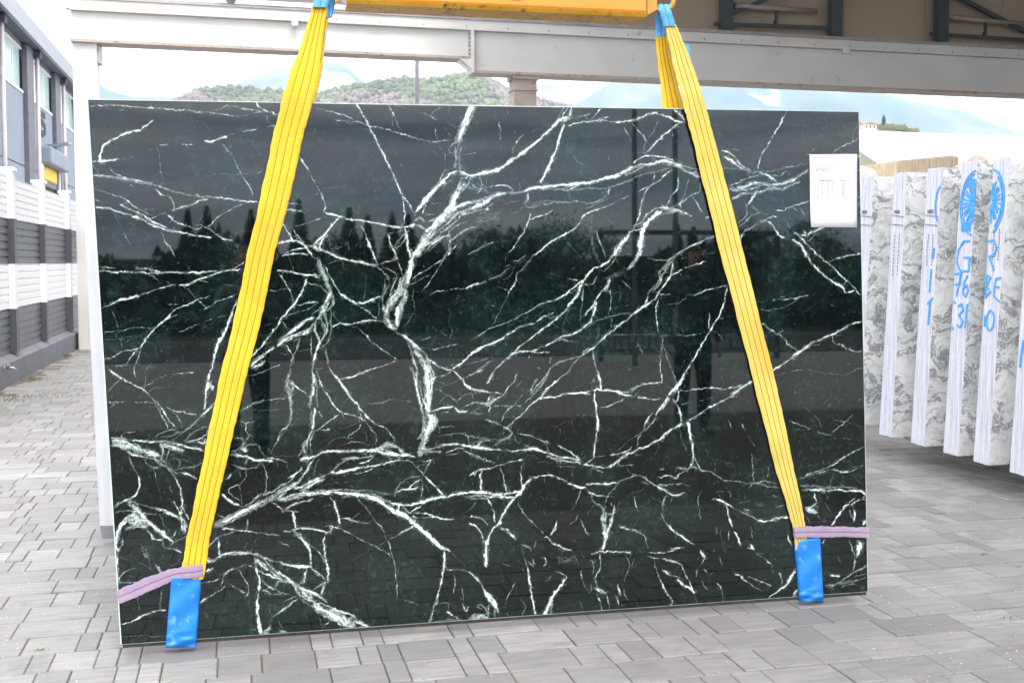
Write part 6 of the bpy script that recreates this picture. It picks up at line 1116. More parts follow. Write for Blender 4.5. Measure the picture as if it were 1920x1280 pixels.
# lilac straps holding the sleeves to the slab corners
def strap_thing(lab, sta, loc):
    r = thing('lilac_strap', lab, 'strap', loc, 'lilac straps at the foot of the slab'); ribbon('webbing', sta, 'purple_web', r, 2, .0012); return r
strap_thing('lilac strap running from the left blue sleeve down to the slab corner', [
  (onslab(218, 1106, -.05), onslab(222, 1131, -.05)), (onslab(219, 1106, .000), onslab(224, 1131, .000)), (onslab(240, 1097, .006), onslab(246, 1123, .006)), (onslab(280, 1080, .006), onslab(286, 1105, .006)), (onslab(322, 1066, .010), onslab(326, 1088, .010)), (onslab(345, 1062, .024), onslab(347, 1084, .024)), (onslab(362, 1060, .026), onslab(363, 1083, .026)), (onslab(379, 1057, .018), onslab(379, 1080, .018)), (onslab(383, 1057, .004), onslab(383, 1079, .004))], onslab(220, 1120))
strap_thing('lilac strap running level from the right blue sleeve to the slab edge', [
  (onslab(1487, 987, .002), onslab(1488, 1006, .002)), (onslab(1490, 987, .022), onslab(1491, 1007, .022)), (onslab(1502, 987, .025), onslab(1503, 1008, .025)), (onslab(1518, 986, .020), onslab(1518, 1007, .020)), (onslab(1545, 986, .006), onslab(1545, 1007, .006)), (onslab(1585, 987, .005), onslab(1585, 1006, .005)), (onslab(1622, 988, .005), onslab(1622, 1008, .005)), (onslab(1631.5, 988, .002), onslab(1631.5, 1008, .002)), (onslab(1632, 988, -.05), onslab(1632, 1008, -.05))], onslab(1560, 1000))

# ------------------------------------------------------------------ spreader beam
sb = thing('spreader_beam', 'orange painted steel lifting beam hanging above the dark slab', 'lifting beam', onslab(935, 0))
LA, LB = onslab(651, -2, .03), onslab(1213, 24, .03)           # lower front edge
up_ = np.array([0, 0, .17]); bk = -SN * .13
tp2 = MB().hexa([LA, LB, LB + up_, LA + up_], [LA + bk, LB + bk, LB + bk + up_, LA + bk + up_]); tp2.build('box_beam', M['orange'], sb, bevel=.008)
lip = MB().hexa([LA + np.array([0, 0, -.020]) - SN * .004, LB + np.array([0, 0, -.020]) - SN * .004, LB + np.array([0, 0, -.001]) + SN * .006, LA + np.array([0, 0, -.001]) + SN * .006],
               [LA + np.array([0, 0, -.020]) + bk, LB + np.array([0, 0, -.020]) + bk, LB + np.array([0, 0, -.001]) + bk, LA + np.array([0, 0, -.001]) + bk])
lip.build('bottom_flange', M['amber'], sb, bevel=.003)
MB().hexa([onslab(958, -6, .031), onslab(977, -5, .031), onslab(977, 1.2, .031), onslab(958, .4, .031)], [onslab(958, -6, .0325), onslab(977, -5, .0325), onslab(977, 1.2, .0325), onslab(958, .4, .0325)]).build('red_decal', M['red'], sb)
for (xa_, xb__) in ((1213, 1232), (628, 652)):
    yk = 24 if xa_ > 1000 else 0
    MB().hexa([onslab(xa_, yk + 6, .0), onslab(xb__, yk - 4, .0), onslab(xb__ + 2, -60, .0), onslab(xa_, -60, .0)], [onslab(xa_, yk + 6, -.03), onslab(xb__, yk - 4, -.03), onslab(xb__ + 2, -60, -.03), onslab(xa_, -60, -.03)]).build('end_lug', M['orange'], sb, bevel=.004)
    c = onslab((xa_ + xb__) / 2 + (18 if xa_ > 1000 else -20), -4 if xa_ > 1000 else -40, -.012); pts = []
    for k in range(17):
        a = 2 * math.pi * k / 16; pts.append(c + _u * (.055 * math.cos(a)) + _v * (.055 * math.sin(a)))
    MB().tube(pts, .011, 8).build('shackle_ring', M['amber'], sb, smooth=True)
# hoist rope carrying the beam, above the frame
c = (LA + LB) / 2 + up_ + bk / 2
MB().tube([c, c + np.array([0, 0, .5])], .03, 8).build('hoist_hook', M['steel'], sb, smooth=True)
MB().tube([c + np.array([0, 0, .5]), c + np.array([0, 0, 3.8])], .008, 6).build('hoist_rope', M['steel'], sb)

# ------------------------------------------------------------------ far right: warehouse, knoll, house, cypress
WYY = 70.0
w0 = onY(1560, 243, WYY); w1 = onY(1925, 256, WYY); w2 = onY(1560, 300, WYY)
wh = thing('white_warehouse', 'long low bright white roofed warehouse behind the marble packs', 'building', (w0[0], WYY, 0))
zr = w0[2]; L_ = 60
MB().hexa([(w0[0], WYY - 14, 4.3), (w0[0] + L_, WYY - 14, 4.3), (w0[0] + L_, WYY, zr - .35), (w0[0], WYY, zr)], [(w0[0], WYY - 14, 4.1), (w0[0] + L_, WYY - 14, 4.1), (w0[0] + L_, WYY, zr - .55), (w0[0], WYY, zr - .2)]).build('roof', M['warehouse'], wh)
MB().box((w0[0] + .2, WYY - 13.8, 0), (w0[0] + L_, WYY, 4.09)).build('wall', M['warehouse'], wh)
for k in range(1, 9):
    x = w0[0] + k * 7.0; MB().bar((x, WYY - 14, 4.33), (x, WYY, zr + .03 - .35 * (x - w0[0]) / L_), .08, .06).build('roof_seam', M['warehouse_line'], wh)

def heightfield(name, px_profile, Y, depth, mat, nx=160, ny=26, rough=.0, seed=0, base=-20, kind='structure', spurs=0.0):
    """a ridge: the crest follows photo-measured heights at distance Y and falls away to front and back"""
    from mathutils import noise as mn
    xs_ = [onY(px, py, Y)[0] for px, py in px_profile]; zs_ = [onY(px, py, Y)[2] for px, py in px_profile]
    x0_, x1_ = xs_[0], xs_[-1]; vs = []; 
    for j in range(ny + 1):
        t = j / ny * 2 - 1
        for i in range(nx + 1):
            x = x0_ + (x1_ - x0_) * i / nx; z = float(np.interp(x, xs_, zs_))
            f = (1 - abs(t) ** 1.15)
            n_ = mn.fractal(Vector((x / depth * 3.1 + seed, t * 1.9 + seed, seed)), 1.0, 2.1, 6) * rough * (z - base)
            rid = abs(mn.noise(Vector((x / depth * 5 + seed * 3, t * .7, 2.2)))) * spurs * (z - base) * abs(t) * 2
            vs.append((x, Y + t * depth, base + (z - base) * f + n_ * min(1, abs(t) * 3 + .12) - rid))
    fs = [(j * (nx + 1) + i, j * (nx + 1) + i + 1, (j + 1) * (nx + 1) + i + 1, (j + 1) * (nx + 1) + i) for j in range(ny) for i in range(nx)]
    o = MB().add(vs, fs).build(name, mat, None, smooth=True); tag(o, kind=kind); return o
M['mtn'] = None
def mountain_mat():
    m, nt, b = new_mat('distant_wooded_rock'); 
    f = noise(nt, .0042, 8, .62); g = noise(nt, .0016, 6, .6)
    c = ramp(nt, f, [(.38, (.035, .06, .03)), (.55, (.09, .11, .07)), (.68, (.20, .19, .17))])
    c = mix(nt, ramp(nt, g, [(.58, 0.0), (.64, 1.0)]), c, (.62, .61, .60))
    nt.links.new(c, b.inputs['Base Color']); b.inputs['Roughness'].default_value = 1; return m
M['mtn'] = mountain_mat()
def hill_mat():
    m, nt, b = new_mat('spring_hillside'); 
    f = noise(nt, .032, 6, .62); g = noise(nt, .011, 5, .55)
    c = ramp(nt, f, [(.35, (.045, .06, .030)), (.5, (.14, .13, .075)), (.62, (.20, .15, .12))])
    c = mix(nt, ramp(nt, g, [(.50, 0.0), (.62, 1.0)]), c, (.20, .24, .06))
    nt.links.new(c, b.inputs['Base Color']); b.inputs['Roughness'].default_value = 1; return m
M['hill'] = hill_mat()
heightfield('quarried_mountain', [(-300, 215), (60, 150), (150, 132), (205, 170), (250, 182), (330, 184), (400, 180), (440, 158), (490, 138), (540, 126), (600, 118.5), (642, 119), (658, 134), (690, 160), (740, 172), (900, 176), (1050, 200), (1130, 215)], 3300, 1300, M['mtn'], rough=.05, seed=3.3, base=-60, spurs=.20)
heightfield('eastern_mountain', [(900, 230), (1030, 200), (1090, 190), (1140, 158), (1200, 120), (1300, 95), (1420, 100), (1540, 130), (1660, 176), (1730, 198), (1790, 206), (1860, 220), (1920, 224), (2100, 236), (2500, 250)], 3100, 1200, M['mtn'], rough=.05, seed=9.1, base=-60, spurs=.22)
hl = heightfield('wooded_hill', [(60, 260), (220, 212), (330, 192), (345, 184), (380, 170), (430, 166), (500, 172), (580, 180), (640, 170), (700, 155), (760, 150), (800, 153), (840, 146), (880, 143), (920, 155), (960, 176), (1010, 190), (1080, 205), (1150, 235)], 1100, 380, M['hill'], nx=220, ny=40, rough=.03, seed=5.5, base=-10, spurs=.05)
M['crown_a'] = simple('bare_spring_crowns', (.21, .155, .135), 1, var=.35, scale=.02); M['crown_b'] = simple('green_spring_crowns', (.125, .135, .055), 1, var=.4, scale=.02); M['crown_c'] = simple('dark_evergreen_crowns', (.055, .065, .045), 1, var=.4, scale=.02)
def crowns(host, name, mat, n, r0, r1, sel, seed):
    """tree crowns as small rough clumps on the hill"""
    rr = random.Random(seed); me = host.data; vv = me.vertices; mb = MB(); k = 0; guard = 0
    ico = [(0,0,1),(.894,0,.447),(.276,.85,.447),(-.724,.526,.447),(-.724,-.526,.447),(.276,-.85,.447),(.724,.526,-.447),(-.276,.85,-.447),(-.894,0,-.447),(-.276,-.85,-.447),(.724,-.526,-.447)]
    fc = [(0,1,2),(0,2,3),(0,3,4),(0,4,5),(0,5,1),(1,6,2),(2,7,3),(3,8,4),(4,9,5),(5,10,1),(2,6,7),(3,7,8),(4,8,9),(5,9,10),(1,10,6)]
    while k < n and guard < n * 30:
        guard += 1; p = me.polygons[rr.randrange(len(me.polygons))]
        c = Vector(vv[p.vertices[0]].co).lerp(Vector(vv[p.vertices[2]].co), rr.random()).lerp(Vector(vv[p.vertices[1]].co), rr.random() * .6)
        if c.y > 1115 or not sel(c, rr): continue
        r = rr.uniform(r0, r1); e = rr.uniform(.8, 1.4)
        mb.add([(c.x + a * r * rr.uniform(.7, 1.2), c.y + b * r, c.z + r * .5 + d * r * e * rr.uniform(.7, 1.2)) for a, b, d in ico], fc); k += 1
    o = mb.build(name, mat, None); tag(o, kind='stuff'); return o
crowns(hl, 'bare_hill_woodland', M['crown_a'], 6500, 1.8, 3.6, lambda c, r: math.sin(c.x * .011) + math.sin(c.y * .017 + 1) + .8 * math.sin(c.x * .031 + c.z * .05) < .5, 1)
crowns(hl, 'green_hill_woodland', M['crown_b'], 4200, 1.8, 3.8, lambda c, r: math.sin(c.x * .011) + math.sin(c.y * .017 + 1) + .8 * math.sin(c.x * .031 + c.z * .05) > .1, 2)
crowns(hl, 'evergreen_hill_woodland', M['crown_c'], 1500, 1.4, 2.8, lambda c, r: math.sin(c.x * .02 + 2) > .1, 3)
# knoll with house and cypress
kn = heightfield('small_knoll', [(1480, 262), (1590, 236), (1615, 233), (1660, 233), (1700, 240), (1730, 252), (1760, 262)], 420, 60, M['hill'], nx=50, ny=14, rough=.02, seed=1.5, base=0)
def knoll_woods():
    rr = random.Random(9); mb = MB()
    for k in range(150):
        px = rr.uniform(1650, 1716) if k % 4 else rr.uniform(1600, 1625); py = np.interp(px, [1600, 1660, 1690, 1716], [238, 235, 239, 247]) + rr.uniform(-1.5, 5)
        c = onY(px, py, 405); r = rr.uniform(.5, 1.3)
        for q in range(3):
            cx_, cy_, cz_ = c[0] + rr.uniform(-r, r), c[1] + rr.uniform(-r, r), c[2] + rr.uniform(-r, r) * .6; s_ = r * rr.uniform(.5, .9)
            mb.add([(cx_ - s_, cy_, cz_ - s_), (cx_ + s_, cy_ - s_, cz_ - s_), (cx_, cy_ + s_, cz_ - s_ * .6), (cx_, cy_, cz_ + s_)], [(0, 1, 3), (1, 2, 3), (2, 0, 3), (0, 2, 1)])
    o = mb.build('knoll_bushes', M['crown_b'], None); tag(o, kind='stuff')
knoll_woods()
hs = thing('hill_house', 'small pale house with red tiled roof on the knoll beside the cypress', 'house', onY(1635, 243, 400))
a, b = onY(1620, 246, 400), onY(1644, 233.5, 400)
M['house_wall'] = simple('cream_house_wall', (.62, .50, .44), .8); M['tile'] = simple('terracotta_tiles', (.38, .15, .09), .8, var=.2, scale=1)
MB().box((a[0], 400, a[2] - 3), (b[0], 406, b[2])).build('wall', M['house_wall'], hs)
MB().prism([(a[0] - .4, 399.6, b[2]), (b[0] + .4, 399.6, b[2]), ((a[0] + b[0]) / 2, 399.6, b[2] + 1.0)], (0, 6.8, 0)).build('roof', M['tile'], hs)
for k in range(3):
    x = a[0] + (b[0] - a[0]) * (.2 + .3 * k); MB().box((x - .3, 399.93, b[2] - 1.5), (x + .3, 399.98, b[2] - .6)).build('window', M['black'], hs)
cp = onY(1657, 234, 398); ct = onY(1657, 216.5, 398)
cy = thing('cypress_tree', 'lone dark pointed cypress beside the house on the knoll', 'tree', cp)
MB().tube([(cp[0], 398, cp[2] - 2), (cp[0], 398, ct[2] - .4)], [.16, .04], 6).build('trunk', M['bark'], cy)
rr = random.Random(4); mb = MB()
for k in range(420):
    h = rr.random(); r = .85 * math.sin(math.pi * min(1, h * .9 + .12)) ** .7 * (1 - .35 * h); z = cp[2] + (ct[2] - cp[2]) * h; t = rr.random() * 6.28; q = r * rr.uniform(.5, 1)
    x, y = cp[0] + math.cos(t) * q, 398 + math.sin(t) * q; s_ = .22
    mb.add([(x - s_, y, z), (x + s_, y, z), (x, y + .1, z + s_ * 2.6)], [(0, 1, 2)])
mb.build('crown', M['needles'], cy)

# ------------------------------------------------------------------ what the polish mirrors: the yard behind the camera
def conifer(x, y, h, seed, lab, wide=.32, mat='needles', kind='conifer_tree'):
    rr = random.Random(seed); t = thing(kind, lab, 'tree', (x, y, 0), 'trees bordering the yard behind the camera')
    MB().tube([(x, y, 0), (x + rr.uniform(-.1, .1), y, h * .95)], [.09 + h * .012, .02], 7).build('trunk', M['bark'], t)
    mb = MB(); n = int(2200 + h * 300)
    for k in range(n):
        f = rr.random() ** .8; z = h * (.10 + .90 * f); R_ = h * wide * (1 - f) ** 1.15 * (.80 + .20 * ((f * 9 + seed) % 1.0)) + .02
        a = rr.random() * 6.28; q = R_ * rr.uniform(.35, 1.0) * (1 + .25 * math.sin(a * 3 + seed)); px_, py_ = x + math.cos(a) * q, y + math.sin(a) * q
        s_ = rr.uniform(.07, .17) * (1 - .65 * f); dz = -q * .25
        mb.add([(px_ - s_, py_, z + dz), (px_ + s_, py_ + s_ * .3, z + dz), (px_ + math.cos(a) * s_ * 1.5, py_ + math.sin(a) * s_ * 1.5, z + dz - s_ * .8)], [(0, 1, 2)])
    mb.build('crown', M[mat], t); return t
def broadleaf(x, y, h, seed, lab):
    rr = random.Random(seed); t = thing('broadleaf_tree', lab, 'tree', (x, y, 0), 'trees bordering the yard behind the camera')
    MB().tube([(x, y, 0), (x + .1, y, h * .5)], [.14, .09], 7).build('trunk', M['bark'], t)
    br = MB(); mb = MB()
    for q in range(13):
        a = rr.random() * 6.28; r = h * .34 * rr.random() ** .6; z = h * rr.uniform(.38, .92) * (1 - .25 * r / (h * .34)); c = (x + math.cos(a) * r, y + math.sin(a) * r, z)
        br.tube([(x + .1, y, h * rr.uniform(.25, .5)), c], [.05, .015], 5); R_ = h * rr.uniform(.07, .15)
        for k in range(240):
            v = Vector((rr.gauss(0, 1), rr.gauss(0, 1), rr.gauss(0, .8))) * R_ * .62; s_ = rr.uniform(.04, .10); p = Vector(c) + v; u = Vector((rr.uniform(-1, 1), rr.uniform(-1, 1), rr.uniform(-1, 1))) * s_; w_ = Vector((rr.uniform(-1, 1), rr.uniform(-1, 1), rr.uniform(-1, 1))) * s_
            mb.add([p - u, p + u, p + w_], [(0, 1, 2)])
    br.build('branches', M['bark'], t); mb.build('crown', M['leafage'], t); return t
def mirror_pt(px, py, dist):
    """the place that the polished face shows at a photo pixel, dist metres in front of the face"""
    p = onslab(px, py); d = p - CAMPOS; d /= np.linalg.norm(d); r = d - 2 * (d @ SN) * SN; return p + r * dist, r
spots = [(352, 392), (388, 385), (470, 392), (560, 372), (610, 402), (655, 388), (690, 402), (735, 396), (765, 400), (905, 402), (935, 395), (975, 392), (1025, 388), (1062, 392), (1095, 400), (1270, 420), (1300, 424), (1405, 404), (1500, 408), (1545, 412)]
for i, (px_, py_) in enumerate(spots):
    D_ = 38 + (i * 7 % 5) * 1.6; p, r = mirror_pt(px_, py_, D_)
    if 9 <= i <= 14 or i >= 17 or i == 4: broadleaf(p[0], p[1], max(2.8, p[2]) * 1.03, 60 + i, 'dark leafy tree in the row bordering the yard behind the camera'); continue
    conifer(p[0], p[1], max(2.6, p[2]), 30 + i, 'dark evergreen tree behind the camera, number %d along the yard border' % (i + 1) if False else 'dark evergreen tree in the row bordering the yard behind the camera', .24 + .05 * (i % 3))
# thick hedge
hd = MB(); rr = random.Random(12)
hA, _ = mirror_pt(150, 450, 34); hB, _ = mirror_pt(1680, 450, 34)
hedge = thing('hedge', 'dense dark green hedge closing the yard behind the camera', 'hedge', ((hA[0] + hB[0]) / 2, (hA[1] + hB[1]) / 2, 0))
A2 = np.array([hA[0] - 14, hA[1] + 0]); B2 = np.array([hB[0] + 14, hB[1]])
for k in range(11000):
    u = rr.random(); q = A2 + (B2 - A2) * u; top = 2.5 + .45 * math.sin(u * 41) + .3 * math.sin(u * 97 + 1) + .25 * math.sin(u * 210)
    z = rr.random() ** .8 * top; y = q[1] + rr.uniform(-.6, .6) * (1 - .4 * z / top); s_ = rr.uniform(.10, .24); x = q[0] + rr.uniform(-.3, .3); a = rr.random() * 3.14
    hd.add([(x - s_ * math.cos(a), y - s_ * math.sin(a), z), (x + s_ * math.cos(a), y + s_ * math.sin(a), z + rr.uniform(-.1, .1)), (x + rr.uniform(-.1, .1), y + rr.uniform(-.1, .1), z + s_ * 1.5)], [(0, 1, 2)])
hd.build('foliage', M['leafage'], hedge)
MB().box((A2[0], A2[1] - .45, 0), (B2[0], A2[1] + .35, 2.5)).build('branches', M['bark'], hedge)
# low kerb wall before the hedge, asphalt beyond the paving
q1, _ = mirror_pt(900, 668, 1); 
bk_y = min(A2[1], B2[1]) + 9
M['asphalt'] = simple('weathered_asphalt', (.055, .055, .058), .9, var=.2, scale=.8, obj=False)
asp = MB().box((-60, -75, -.025), (60, -14.5, -.004)); ao = asp.build('rear_asphalt_yard', M['asphalt']); tag(ao, kind='structure')
M['verge'] = simple('grass_verge', (.035, .05, .02), .95, var=.4, scale=.8, obj=False)
vg = MB().box((-60, A2[1] - 2, -.002), (60, A2[1] + 8.5, .05)); vo = vg.build('grass_verge', M['verge']); tag(vo, kind='structure')
kb = MB().box((-60, A2[1] + 8.5, -.02), (60, A2[1] + 8.7, .14)); ko = kb.build('kerb', M['far_paving']); tag(ko, kind='structure')
# grit and chips lying on the paving
gr_ = MB(); rr = random.Random(77)
for k in range(420):
    px_ = rr.choice((rr.uniform(0, 1920), rr.uniform(1630, 1920), rr.uniform(0, 220))); py_ = rr.uniform(900, 1279)
    if 232 < px_ < 1620 and py_ < 1207 + (px_ - 228) * (-99) / 1399. + 8: continue
    p = onZ(px_, py_, .001); s_ = rr.uniform(.0012, .0040); a = rr.random() * 6
    gr_.add([(p[0] - s_, p[1], 0), (p[0] + s_ * .8, p[1] - s_ * .7, 0), (p[0] + s_ * .3, p[1] + s_, 0), (p[0], p[1], s_ * 1.1)], [(0, 1, 3), (1, 2, 3), (2, 0, 3)])
gr_o = gr_.build('stone_chips', M['pink_rock'], None); tag(gr_o, kind='stuff')
# gate frame with bars
def gate():
    D_ = 17.5; a, _ = mirror_pt(1112, 432, D_); b, _ = mirror_pt(1478, 432, D_); top = (a[2] + b[2]) / 2; Yg = (a[1] + b[1]) / 2
    t = thing('bar_gate', 'dark steel barred gate mirrored in the right half of the slab', 'gate', (a[0], Yg, 0))
    x0_, x1_ = sorted((a[0], b[0]))
    for x in (x0_, x1_, (x0_ + x1_) / 2): MB().box((x - .045, Yg - .05, 0), (x + .045, Yg + .05, top)).build('gate_post', M['truss'], t)
    MB().box((x0_, Yg - .04, top - .09), (x1_, Yg + .04, top)).build('top_rail', M['truss'], t)
    for z in (.18, 1.15, 2.0): MB().box((x0_, Yg - .025, z), (x1_, Yg + .025, z + .05)).build('cross_rail', M['truss'], t)
    n = 26
    for k in range(1, n): x = x0_ + (x1_ - x0_) * k / n; MB().box((x - .016, Yg - .016, .2), (x + .016, Yg + .016, 2.02)).build('bar', M['truss'], t)
gate()
for i, px_ in enumerate((1190, 1266)):
    p, r = mirror_pt(px_, 430, 15.5); o = MB().tube([(p[0], p[1], 0), (p[0], p[1], 9.5)], [.050, .040], 12).build('lamp_column', M['steel'], None, smooth=True)
    tag(o, ('grey column mirrored in the slab, the one left of the right sling' if i == 0 else 'grey column mirrored in the slab, the one close to the right sling'), 'column', 'tall columns behind the camera')
# ------------------------------------------------------------------ two people seen only as dim mirror images
def skin_body(name, joints, bones, mat, parent, sub=2, root=0):
    me = bpy.data.meshes.new(name); me.from_pydata([j[0] for j in joints], bones, []); me.update()
    o = bpy.data.objects.new(name, me); COL.objects.link(o)
    if parent: o.parent = parent; o.location = -wloc(parent)
    o.modifiers.new('skin', 'SKIN'); 
    sv = me.skin_vertices[0].data if me.skin_vertices else None
    if sv is None:
        return o
    for i, j in enumerate(joints): sv[i].radius = (j[1], j[2] if len(j) > 2 else j[1]); sv[i].use_root = (i == root)
    s = o.modifiers.new('sub', 'SUBSURF'); s.levels = sub; s.render_levels = sub
    me.materials.append(mat); return o
M['jacket'] = simple('dark_grey_green_jacket', (.13, .15, .14), .9, var=.2, scale=12)
M['trousers'] = simple('dark_blue_trousers', (.012, .015, .025), .9, var=.2, scale=12)
M['skin'] = simple('skin', (.52, .31, .22), .55, var=.06, scale=20)
M['hair_red'] = simple('reddish_brown_hair', (.15, .05, .025), .7, var=.3, scale=60)
M['shoe'] = simple('black_shoes', (.02, .02, .02), .5)
def ensure_skin(me):
    if not me.skin_vertices:
        import bmesh
        bm = bmesh.new(); bm.from_mesh(me); bm.verts.layers.skin.verify(); bm.to_mesh(me); bm.free()
def figure(x, y, heading, h, label, raise_arms, hair='hair_red', jacket='jacket'):
    """heading: direction the person faces, radians from +X"""
    f = np.array([math.cos(heading), math.sin(heading), 0]); s = np.array([math.sin(heading), -math.cos(heading), 0]); k = h / 1.72
    base = np.array([x, y, 0.0]); P = lambda fw_, sd, up__: tuple(base + f * fw_ * k + s * sd * k + np.array([0, 0, up__ * k]))
    t = thing('person', label, 'person', (x, y, 0))
    def sk(name, joints, bones, mat, sub=2):
        me = bpy.data.meshes.new(name); me.from_pydata([j[0] for j in joints], bones, []); me.update(); ensure_skin(me)
        o = bpy.data.objects.new(name, me); COL.objects.link(o); o.parent = t; o.location = -wloc(t)
        o.modifiers.new('skin', 'SKIN')
        sv = me.skin_vertices[0].data
        for i, j in enumerate(joints): sv[i].radius = (j[1] * k, j[2] * k); sv[i].use_root = (i == 0)
        q = o.modifiers.new('sub', 'SUBSURF'); q.levels = sub; q.render_levels = sub; me.materials.append(M[mat]); return o
    # one continuous clothed body: pelvis, spine, neck stump, legs
    J = [(P(0, 0, .93), .125, .10), (P(.01, 0, 1.12), .115, .09), (P(.01, 0, 1.30), .145, .10), (P(0, 0, 1.42), .11, .085), (P(0, 0, 1.48), .05, .05), (P(.01, 0, 1.55), .048, .05)]
    B = [(0, 1), (1, 2), (2, 3), (3, 4), (4, 5)]
    for sd in (-1, 1):
        b = len(J); J += [(P(0, .10 * sd, .88), .092, .092), (P(.02, .115 * sd, .50), .062, .065), (P(-.01, .125 * sd, .10), .042, .045), (P(.0, .125 * sd, .045), .042, .035), (P(.14, .135 * sd, .035), .036, .03)]
        B += [(0, b), (b, b + 1), (b + 1, b + 2), (b + 2, b + 3), (b + 3, b + 4)]
        a = len(J)
        if raise_arms: arm = [(P(0, .185 * sd, 1.40), .055, .055), (P(.10, .27 * sd, 1.17), .044, .044), (P(.20, .10 * sd, 1.40), .030, .030)]
        else: arm = [(P(0, .19 * sd, 1.39), .055, .055), (P(-.02, .25 * sd, 1.10), .042, .042), (P(.05, .25 * sd, .86), .030, .030)]
        J += arm; B += [(3, a), (a, a + 1), (a + 1, a + 2)]
        # hand: palm and five fingers, each a chain of its own
        w = np.array(arm[2][0]); e = np.array(arm[1][0]); d = (w - e) / np.linalg.norm(w - e); c = np.cross(d, s * sd); c /= np.linalg.norm(c); L = .085 * k
        HJ = [(tuple(w), .026, .022), (tuple(w + d * L * .5), .034, .016), (tuple(w + d * L), .036, .015)]; HB = [(0, 1), (1, 2)]
        for q, (o_, l_) in enumerate(((-.030, .066), (-.010, .076), (.010, .072), (.030, .058))):
            b2 = len(HJ); p0 = w + d * L + c * o_ * k; HJ += [(tuple(p0), .0095, .0095), (tuple(p0 + d * l_ * .5 * k), .0085, .0085), (tuple(p0 + d * l_ * .8 * k - s * sd * .02 * k), .0075, .0075)]; HB += [(2, b2), (b2, b2 + 1), (b2 + 1, b2 + 2)]
        b2 = len(HJ); p0 = w + d * L * .35 - c * .035 * k; HJ += [(tuple(p0), .011, .011), (tuple(p0 + (d - c) * .03 * k), .0095, .0095), (tuple(p0 + (d * 1.3 - c) * .04 * k), .008, .008)]; HB += [(1, b2), (b2, b2 + 1), (b2 + 1, b2 + 2)]
        sk('hand', HJ, HB, 'skin', 1)
    body = sk('body', J, B, jacket, 2)
    body.data.materials.append(M['trousers'])
    # lower body in trousers: a material split by height
    for sd in (-1, 1):
        TJ = [(P(0, .09 * sd, .96), .108, .108), (P(.0, .105 * sd, .74), .098, .098), (P(.02, .115 * sd, .50), .072, .074), (P(-.01, .125 * sd, .10), .062, .064)]
        sk('trouser_leg', TJ, [(0, 1), (1, 2), (2, 3)], 'trousers', 2)
        sk('shoe', [(P(-.05, .125 * sd, .05), .045, .048), (P(.05, .13 * sd, .045), .045, .04), (P(.17, .14 * sd, .035), .038, .030)], [(0, 1), (1, 2)], 'shoe', 1)
    # head with face
    import bmesh
    bm = bmesh.new(); bmesh.ops.create_uvsphere(bm, u_segments=24, v_segments=18, radius=1)
    for v in bm.verts:
        a_, b_, c_ = v.co; w = 1 - .18 * max(0, -c_) ** 1.5
        ny = math.exp(-((b_ / .16) ** 2 + ((c_ + .12) / .20) ** 2)) * .22 if a_ > .3 else 0          # nose
        ey = -math.exp(-(((abs(b_) - .34) / .15) ** 2 + ((c_ - .08) / .11) ** 2)) * .10 if a_ > .3 else 0   # eye sockets
        mo = math.exp(-((b_ / .26) ** 2 + ((c_ + .48) / .06) ** 2)) * .05 if a_ > .3 else 0          # lips
        v.co = Vector((a_ * .098 * w + (ny + ey + mo) * .1, b_ * .076 * w, c_ * .118))
    me = bpy.data.meshes.new('head'); bm.to_mesh(me); bm.free(); me.polygons.foreach_set('use_smooth', [True] * len(me.polygons)); me.materials.append(M['skin'])
    hd_ = bpy.data.objects.new('head', me); COL.objects.link(hd_); hd_.parent = t; hc = np.array(P(.02, 0, 1.635)); hd_.location = Vector(hc) - wloc(t); hd_.rotation_euler = (0, 0, heading); hd_.scale = (k, k, k)
    for sd in (-1, 1):
        for nm, off, rad, mt in (('eye', (.086, .028 * sd, .010), .011, 'shoe'), ('ear', (.0, .078 * sd, -.005), .022, 'skin')):
            bm = bmesh.new(); bmesh.ops.create_uvsphere(bm, u_segments=10, v_segments=8, radius=rad)
            if nm == 'ear':
                for v in bm.verts: v.co.y *= .35; v.co.z *= 1.4
            me = bpy.data.meshes.new(nm); bm.to_mesh(me); bm.free(); me.materials.append(M[mt]); e_ = bpy.data.objects.new(nm, me); COL.objects.link(e_); e_.parent = hd_; e_.location = off
    bm = bmesh.new(); bmesh.ops.create_uvsphere(bm, u_segments=22, v_segments=16, radius=1)
    bmesh.ops.delete(bm, geom=[v for v in bm.verts if (v.co.x > .35 and v.co.z < .42) or v.co.z < -.62], context='VERTS')
    rr_ = random.Random(3)
    for v in bm.verts: s_ = 1 + rr_.uniform(-.02, .04); v.co = Vector((v.co.x * .108 * s_ - .006, v.co.y * .086 * s_, v.co.z * .128 * s_ + .004))
    me = bpy.data.meshes.new('hair'); bm.to_mesh(me); bm.free(); me.materials.append(M[hair]); me.polygons.foreach_set('use_smooth', [True] * len(me.polygons))
    hr = bpy.data.objects.new('hair', me); COL.objects.link(hr); hr.parent = hd_; so = hr.modifiers.new('t', 'SOLIDIFY'); so.thickness = .006
    return t
figure(-.16, -.24, YAW * -1 + math.pi / 2 - R(2), 1.70, 'person with reddish hair taking the photo, mirrored left of centre in the slab', True)
pm, _ = mirror_pt(1405, 868, 4.6)
figure(pm[0], min(pm[1], -1.2), R(80), 1.76, 'second person in dark trousers, mirrored behind the right sling in the slab', False, hair='shoe', jacket='trousers')
# the camera in the photographer's hands, just behind the taking point
cb = thing('photo_camera', 'black camera held up by the person taking the photo', 'camera', (-.02, -.075, 1.5))
MB().box((-.075, -.115, 1.455), (.055, -.055, 1.545)).build('camera_body', M['shoe'], cb, bevel=.008)
MB().tube([(-.012, -.055, 1.497), (.001, -.012, 1.5)], .028, 16).build('lens', M['black'], cb)

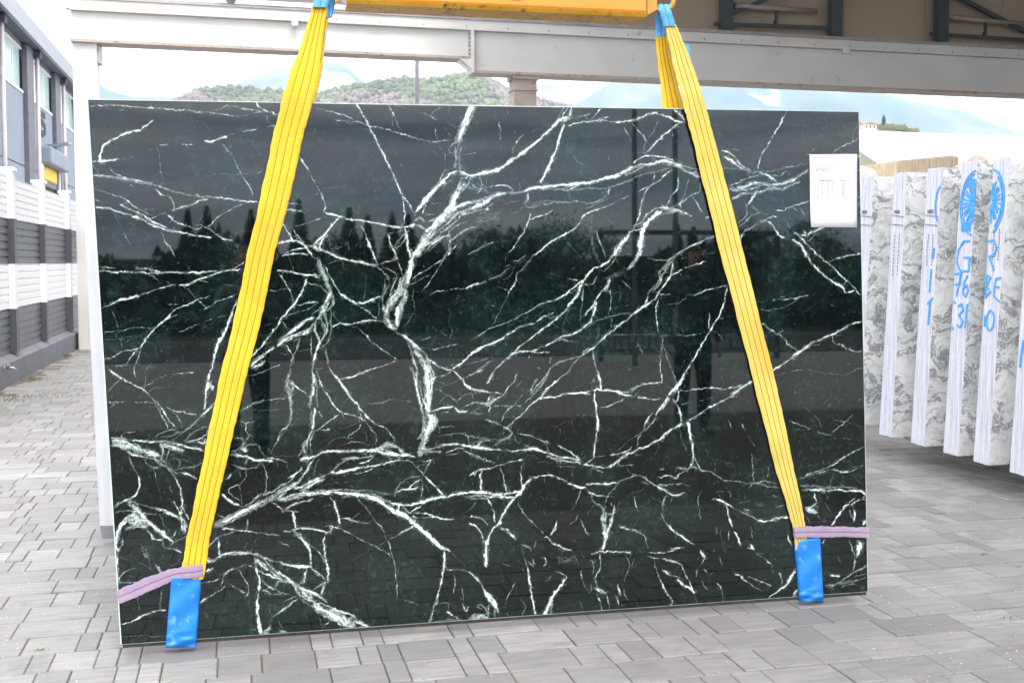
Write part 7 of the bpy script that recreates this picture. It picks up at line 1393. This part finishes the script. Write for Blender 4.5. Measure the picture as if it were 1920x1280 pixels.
# ------------------------------------------------------------------ air
hz_m = bpy.data.materials.new('air_haze'); hz_m.use_nodes = True; nt = hz_m.node_tree
for n_ in list(nt.nodes): nt.nodes.remove(n_)
out = nt.nodes.new('ShaderNodeOutputMaterial'); pv = nt.nodes.new('ShaderNodeVolumePrincipled'); pv.inputs['Color'].default_value = (.56, .76, 1.0, 1); pv.inputs['Density'].default_value = HAZE; pv.inputs['Anisotropy'].default_value = .2
nt.links.new(pv.outputs[0], out.inputs['Volume'])
hb = MB().box((-8900, -5900, -62), (8900, 11900, 640)).build('haze', hz_m, None); tag(hb, kind='stuff')
